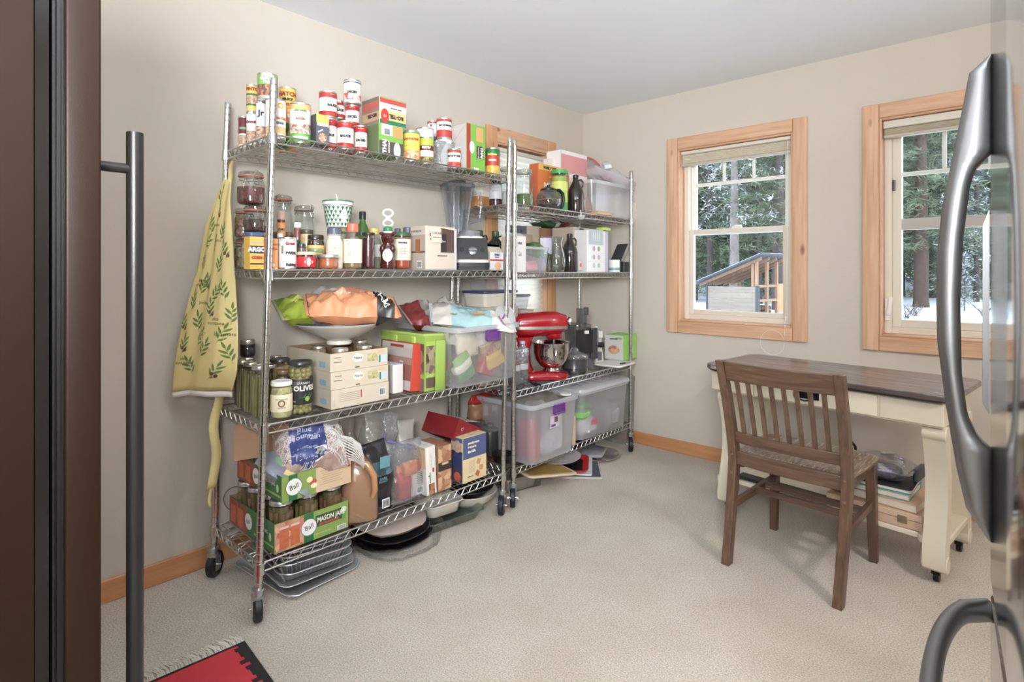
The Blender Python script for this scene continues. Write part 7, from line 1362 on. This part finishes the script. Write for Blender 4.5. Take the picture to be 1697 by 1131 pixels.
obj('black_strap', tube([(-.12, -.05, .05), (-.125, -.03, .115), (-.115, .0, .13), (-.10, .02, .10), (-.09, .0, .04)], .006, 8), BLACK, t, 60); obj('oval_sticker', patch(on_top(top, .03, .02, .2, .003), .055, .038, shape='oval'), M((196, 196, 196)), t, 0); obj('sticker_ring', patch(on_top(top, .03, .02, .2, .0036), .046, .030, shape='oval'), M((226, 226, 222)), t, 0)
obj('pouch_contents', crumple(rbox(.16, .12, .035, .03, .01, .008), .012, 20, 3), speckle((196, 150, 150), (90, 110, 160), 40), t, 60)
t = dthing('black_case', 'slim black-edged case leaning at the right end of the pile under the desk', 'case', .335, .05, z+.001, 0); obj('case_body', rbox(.02, .12, .055, .006, .003), M((60, 62, 66), .4), t)
t = dthing('strip_heater', 'long dark perforated strip lying on the lower shelf behind the chair', 'strip', -.18, -.13, .173, 0); obj('strip_body', rbox(.42, .06, .018, .004, .002), M((44, 40, 38), .5), t); obj('slots', J(*[box(-.19+.02*k, -.18+.02*k, -.0305, -.0300, .005, .013) for k in range(20)]), M((14, 14, 14)), t)

# ------------------------------------------------------------------ chair
t = thing('wooden_chair', 'worn brown oak chair with a slatted back pulled up to the desk', 'chair', (-.697, 2.612, 0), R(-4.5)); t.scale = (1.06, 1, 1)
OAK = wood((74, 51, 37), (114, 82, 60), 2, .42, 0, 1.6, .2, wear_sheen=((150, 130, 112), 60, .70, False)); OAKX = wood((74, 51, 37), (114, 82, 60), 0, .42, 0, 1.6, .2, wear_sheen=((150, 130, 112), 60, .70, False)); OAKY = wood((74, 51, 37), (114, 82, 60), 1, .42, 0, 1.6, .2, wear_sheen=((150, 130, 112), 60, .70, False))
SEATM = wood((92, 62, 46), (150, 112, 86), 1, .3, 0, 1.2, .4, wear_sheen=((206, 204, 202), 7, .50, True))  # pale patches: worn wood, with white sheen painted in as well
def sq(x, y, z, a, b): return [(x-a/2, y-b/2, z), (x+a/2, y-b/2, z), (x+a/2, y+b/2, z), (x-a/2, y+b/2, z)]
def bev(o, w=.003):
    md = o.modifiers.new('bevel', 'BEVEL'); md.width = w; md.segments = 2; md.limit_method = 'ANGLE'; return o
def rear_path(z):
    if z < .42: return -.265+.085*(z/.42)**.9
    return -.180-.115*((z-.42)/.44)**1.35
for sx in (-1, 1):
    rg = []
    for k in range(15):
        z = .858*k/14; w = .034+.012*(1-abs(z-.42)/.44); rg.append(sq(sx*(.200+.012*(z/.858)), rear_path(z), z, .032, w+.004))
    bev(obj('rear_leg', loft(rg), OAK, t, 40))
    bev(obj('front_leg', loft([sq(sx*.195, .205, 0, .030, .030), sq(sx*.190, .200, .2, .034, .036), sq(sx*.188, .195, .425, .036, .040)]), OAK, t, 40))
    bev(obj('side_stretcher', loft([[(sx*.196-.010, rear_path(.24)+.01, .225), (sx*.196+.010, rear_path(.24)+.01, .225), (sx*.196+.010, rear_path(.24)+.01, .255), (sx*.196-.010, rear_path(.24)+.01, .255)], [(sx*.190-.010, .19, .235), (sx*.190+.010, .19, .235), (sx*.190+.010, .19, .265), (sx*.190-.010, .19, .265)]]), OAKY, t, 30), .002)
    bev(obj('seat_rail', box(sx*.188-.010, sx*.188+.010, -.16, .19, .385, .428), OAKY, t, 30), .002)
bev(obj('seat_rail', box(-.18, .18, .178, .198, .385, .428), OAKX, t, 30), .002)
for z, y0 in ((.20, rear_path(.2)+.02), ):
    bev(obj('cross_stretcher', box(-.185, .185, -.02, .0, .236, .262), OAKX, t, 30), .002); bev(obj('cross_stretcher', box(-.185, .185, .07, .09, .238, .264), OAKX, t, 30), .002)
def curved_rail(z0, z1, th, bow, half=.196, n=14, arch=0.0):
    V = []; rg = []
    for i in range(n+1):
        u = -1+2*i/n; x = u*half; b = -bow*(1-u*u)
        a = arch*(1-u*u); zz0, zz1 = z0, z1+a
        rg.append([(x, rear_path(zz0)+b-th/2, zz0), (x, rear_path(zz0)+b+th/2, zz0), (x, rear_path(zz1)+b+th/2, zz1), (x, rear_path(zz1)+b-th/2, zz1)])
    return loft(rg)
bev(obj('crest_rail', curved_rail(.775, .856, .024, .018, arch=-.004), OAKX, t, 40)); bev(obj('lower_rail', curved_rail(.500, .548, .022, .016), OAKX, t, 40)); bev(obj('back_seat_rail', curved_rail(.405, .462, .024, .016), OAKX, t, 40))
for k in range(8):
    u = -.80+1.6*k/7; x = u*.192; b = -.017*(1-u*u); rg = []
    for q in range(7):
        z = .545+.235*q/6; rg.append(sq(x*(1+.02*q/6), rear_path(z)+b, z, .016, .011))
    bev(obj('back_slat', loft(rg), OAK, t, 40), .0015)
# saddle seat
nx, ny = 20, 20; V = []; 
def seat_xy(u, v):
    y = -.165+.385*v; hw = .205+.018*v if v < .9 else .205+.018*v-(.03*((v-.9)/.1)**2); return u*hw, y-.02*(u*u)*(v > .5)*(v-.5)*2+(-.022*(1-u*u))*(1-v)
for side in (1, 0):
    for j in range(ny+1):
        for i in range(nx+1):
            u, v = -1+2*i/nx, j/ny; x, y = seat_xy(u, v)
            e = min(1, (1-abs(u))*9, v*9, (1-v)*9); z = .462-.016*math.exp(-((v-.38)/.28)**2)*(1-math.exp(-(u*2.2)**2)*.55)*(1-u**6)-(1-e)**2*.006 if side else .430+(1-e)**2*.006
            V.append((x, y, z))
N = (nx+1)*(ny+1); Fs = []
for j in range(ny):
    for i in range(nx): a = j*(nx+1)+i; Fs += [(a, a+1, a+nx+2, a+nx+1), (N+a, N+a+nx+1, N+a+nx+2, N+a+1)]
bd_ = [i for i in range(nx+1)]+[j*(nx+1)+nx for j in range(1, ny+1)]+[ny*(nx+1)+i for i in range(nx-1, -1, -1)]+[j*(nx+1) for j in range(ny-1, 0, -1)]
for k in range(len(bd_)): a, b = bd_[k], bd_[(k+1) % len(bd_)]; Fs.append((a, N+a, N+b, b))
obj('seat', (V, Fs), SEATM, t, 50)
for sx in (-1, 1): obj('screw_plug', J(*[tr(lathe([(.007, 0), (.006, .003), (.001, .004)], 12), (sx*.204, rear_path(z)-.022, z), (R(90), 0, 0)) for z in (.415, .450, .37)]), M((120, 96, 80), .4), t)

# ------------------------------------------------------------------ rug corner
# corner at C, edges running along e1 (fringed) and e2 (black stepped border)
C0 = Vector((-1.906, 0.784, 0)); E1 = (Vector((-1.921, 0.575, 0))-C0).normalized(); E2 = (Vector((-1.681, 0.766, 0))-C0).normalized()
t = thing('red_rug', 'red woven rug with a black stepped border and white fringe, only its corner in view', 'rug', (C0.x, C0.y, 0))
def rp(a, b, z): p = E1*a+E2*b; return (p.x, p.y, z)
LA, LB = .62, .95
def slab(pts, z0, z1):
    return [rp(a, b, z0) for a, b in pts]+[rp(a, b, z1) for a, b in pts], [tuple(range(len(pts))), tuple(range(2*len(pts)-1, len(pts)-1, -1))]+[(i, len(pts)+i, len(pts)+(i+1) % len(pts), (i+1) % len(pts)) for i in range(len(pts))]
obj('red_field', slab([(0, 0), (LA, 0), (LA, LB), (0, LB)], .001, .008), M((206, 44, 56), .9, bump=.4, bscale=300, var=.1, vscale=8), t, 0)
st = [(0, 0), (LA, 0), (LA, .008), (.03, .008)]; k = 0; b = .008
pts = [(-.002, -.002), (LA, -.002), (LA, .006), (.026, .006)]
b = .02
while b < LB-.03:
    pts += [(.020+.012*(k % 2)+.006*(k % 3), b), (.020+.012*((k+1) % 2)+.006*((k+1) % 3), b)]; k += 1; b += .018
pts += [(.02, LB), (-.002, LB)]
obj('black_border', slab(pts, .0012, .0095), M((34, 28, 30), .9, bump=.4, bscale=300), t, 0)
rs = random.Random(3); gs = []
for q in range(230):
    a = LA*q/230; L = rs.uniform(.045, .075); w = rs.uniform(-.012, .012); gs.append(tube([rp(a, 0, .004), rp(a+w*.5, -L*.5, .006), rp(a+w+.01, -L, .003)], .0014, 4))
obj('fringe', J(*gs), M((226, 218, 206), .9), t, 0, kind='stuff')
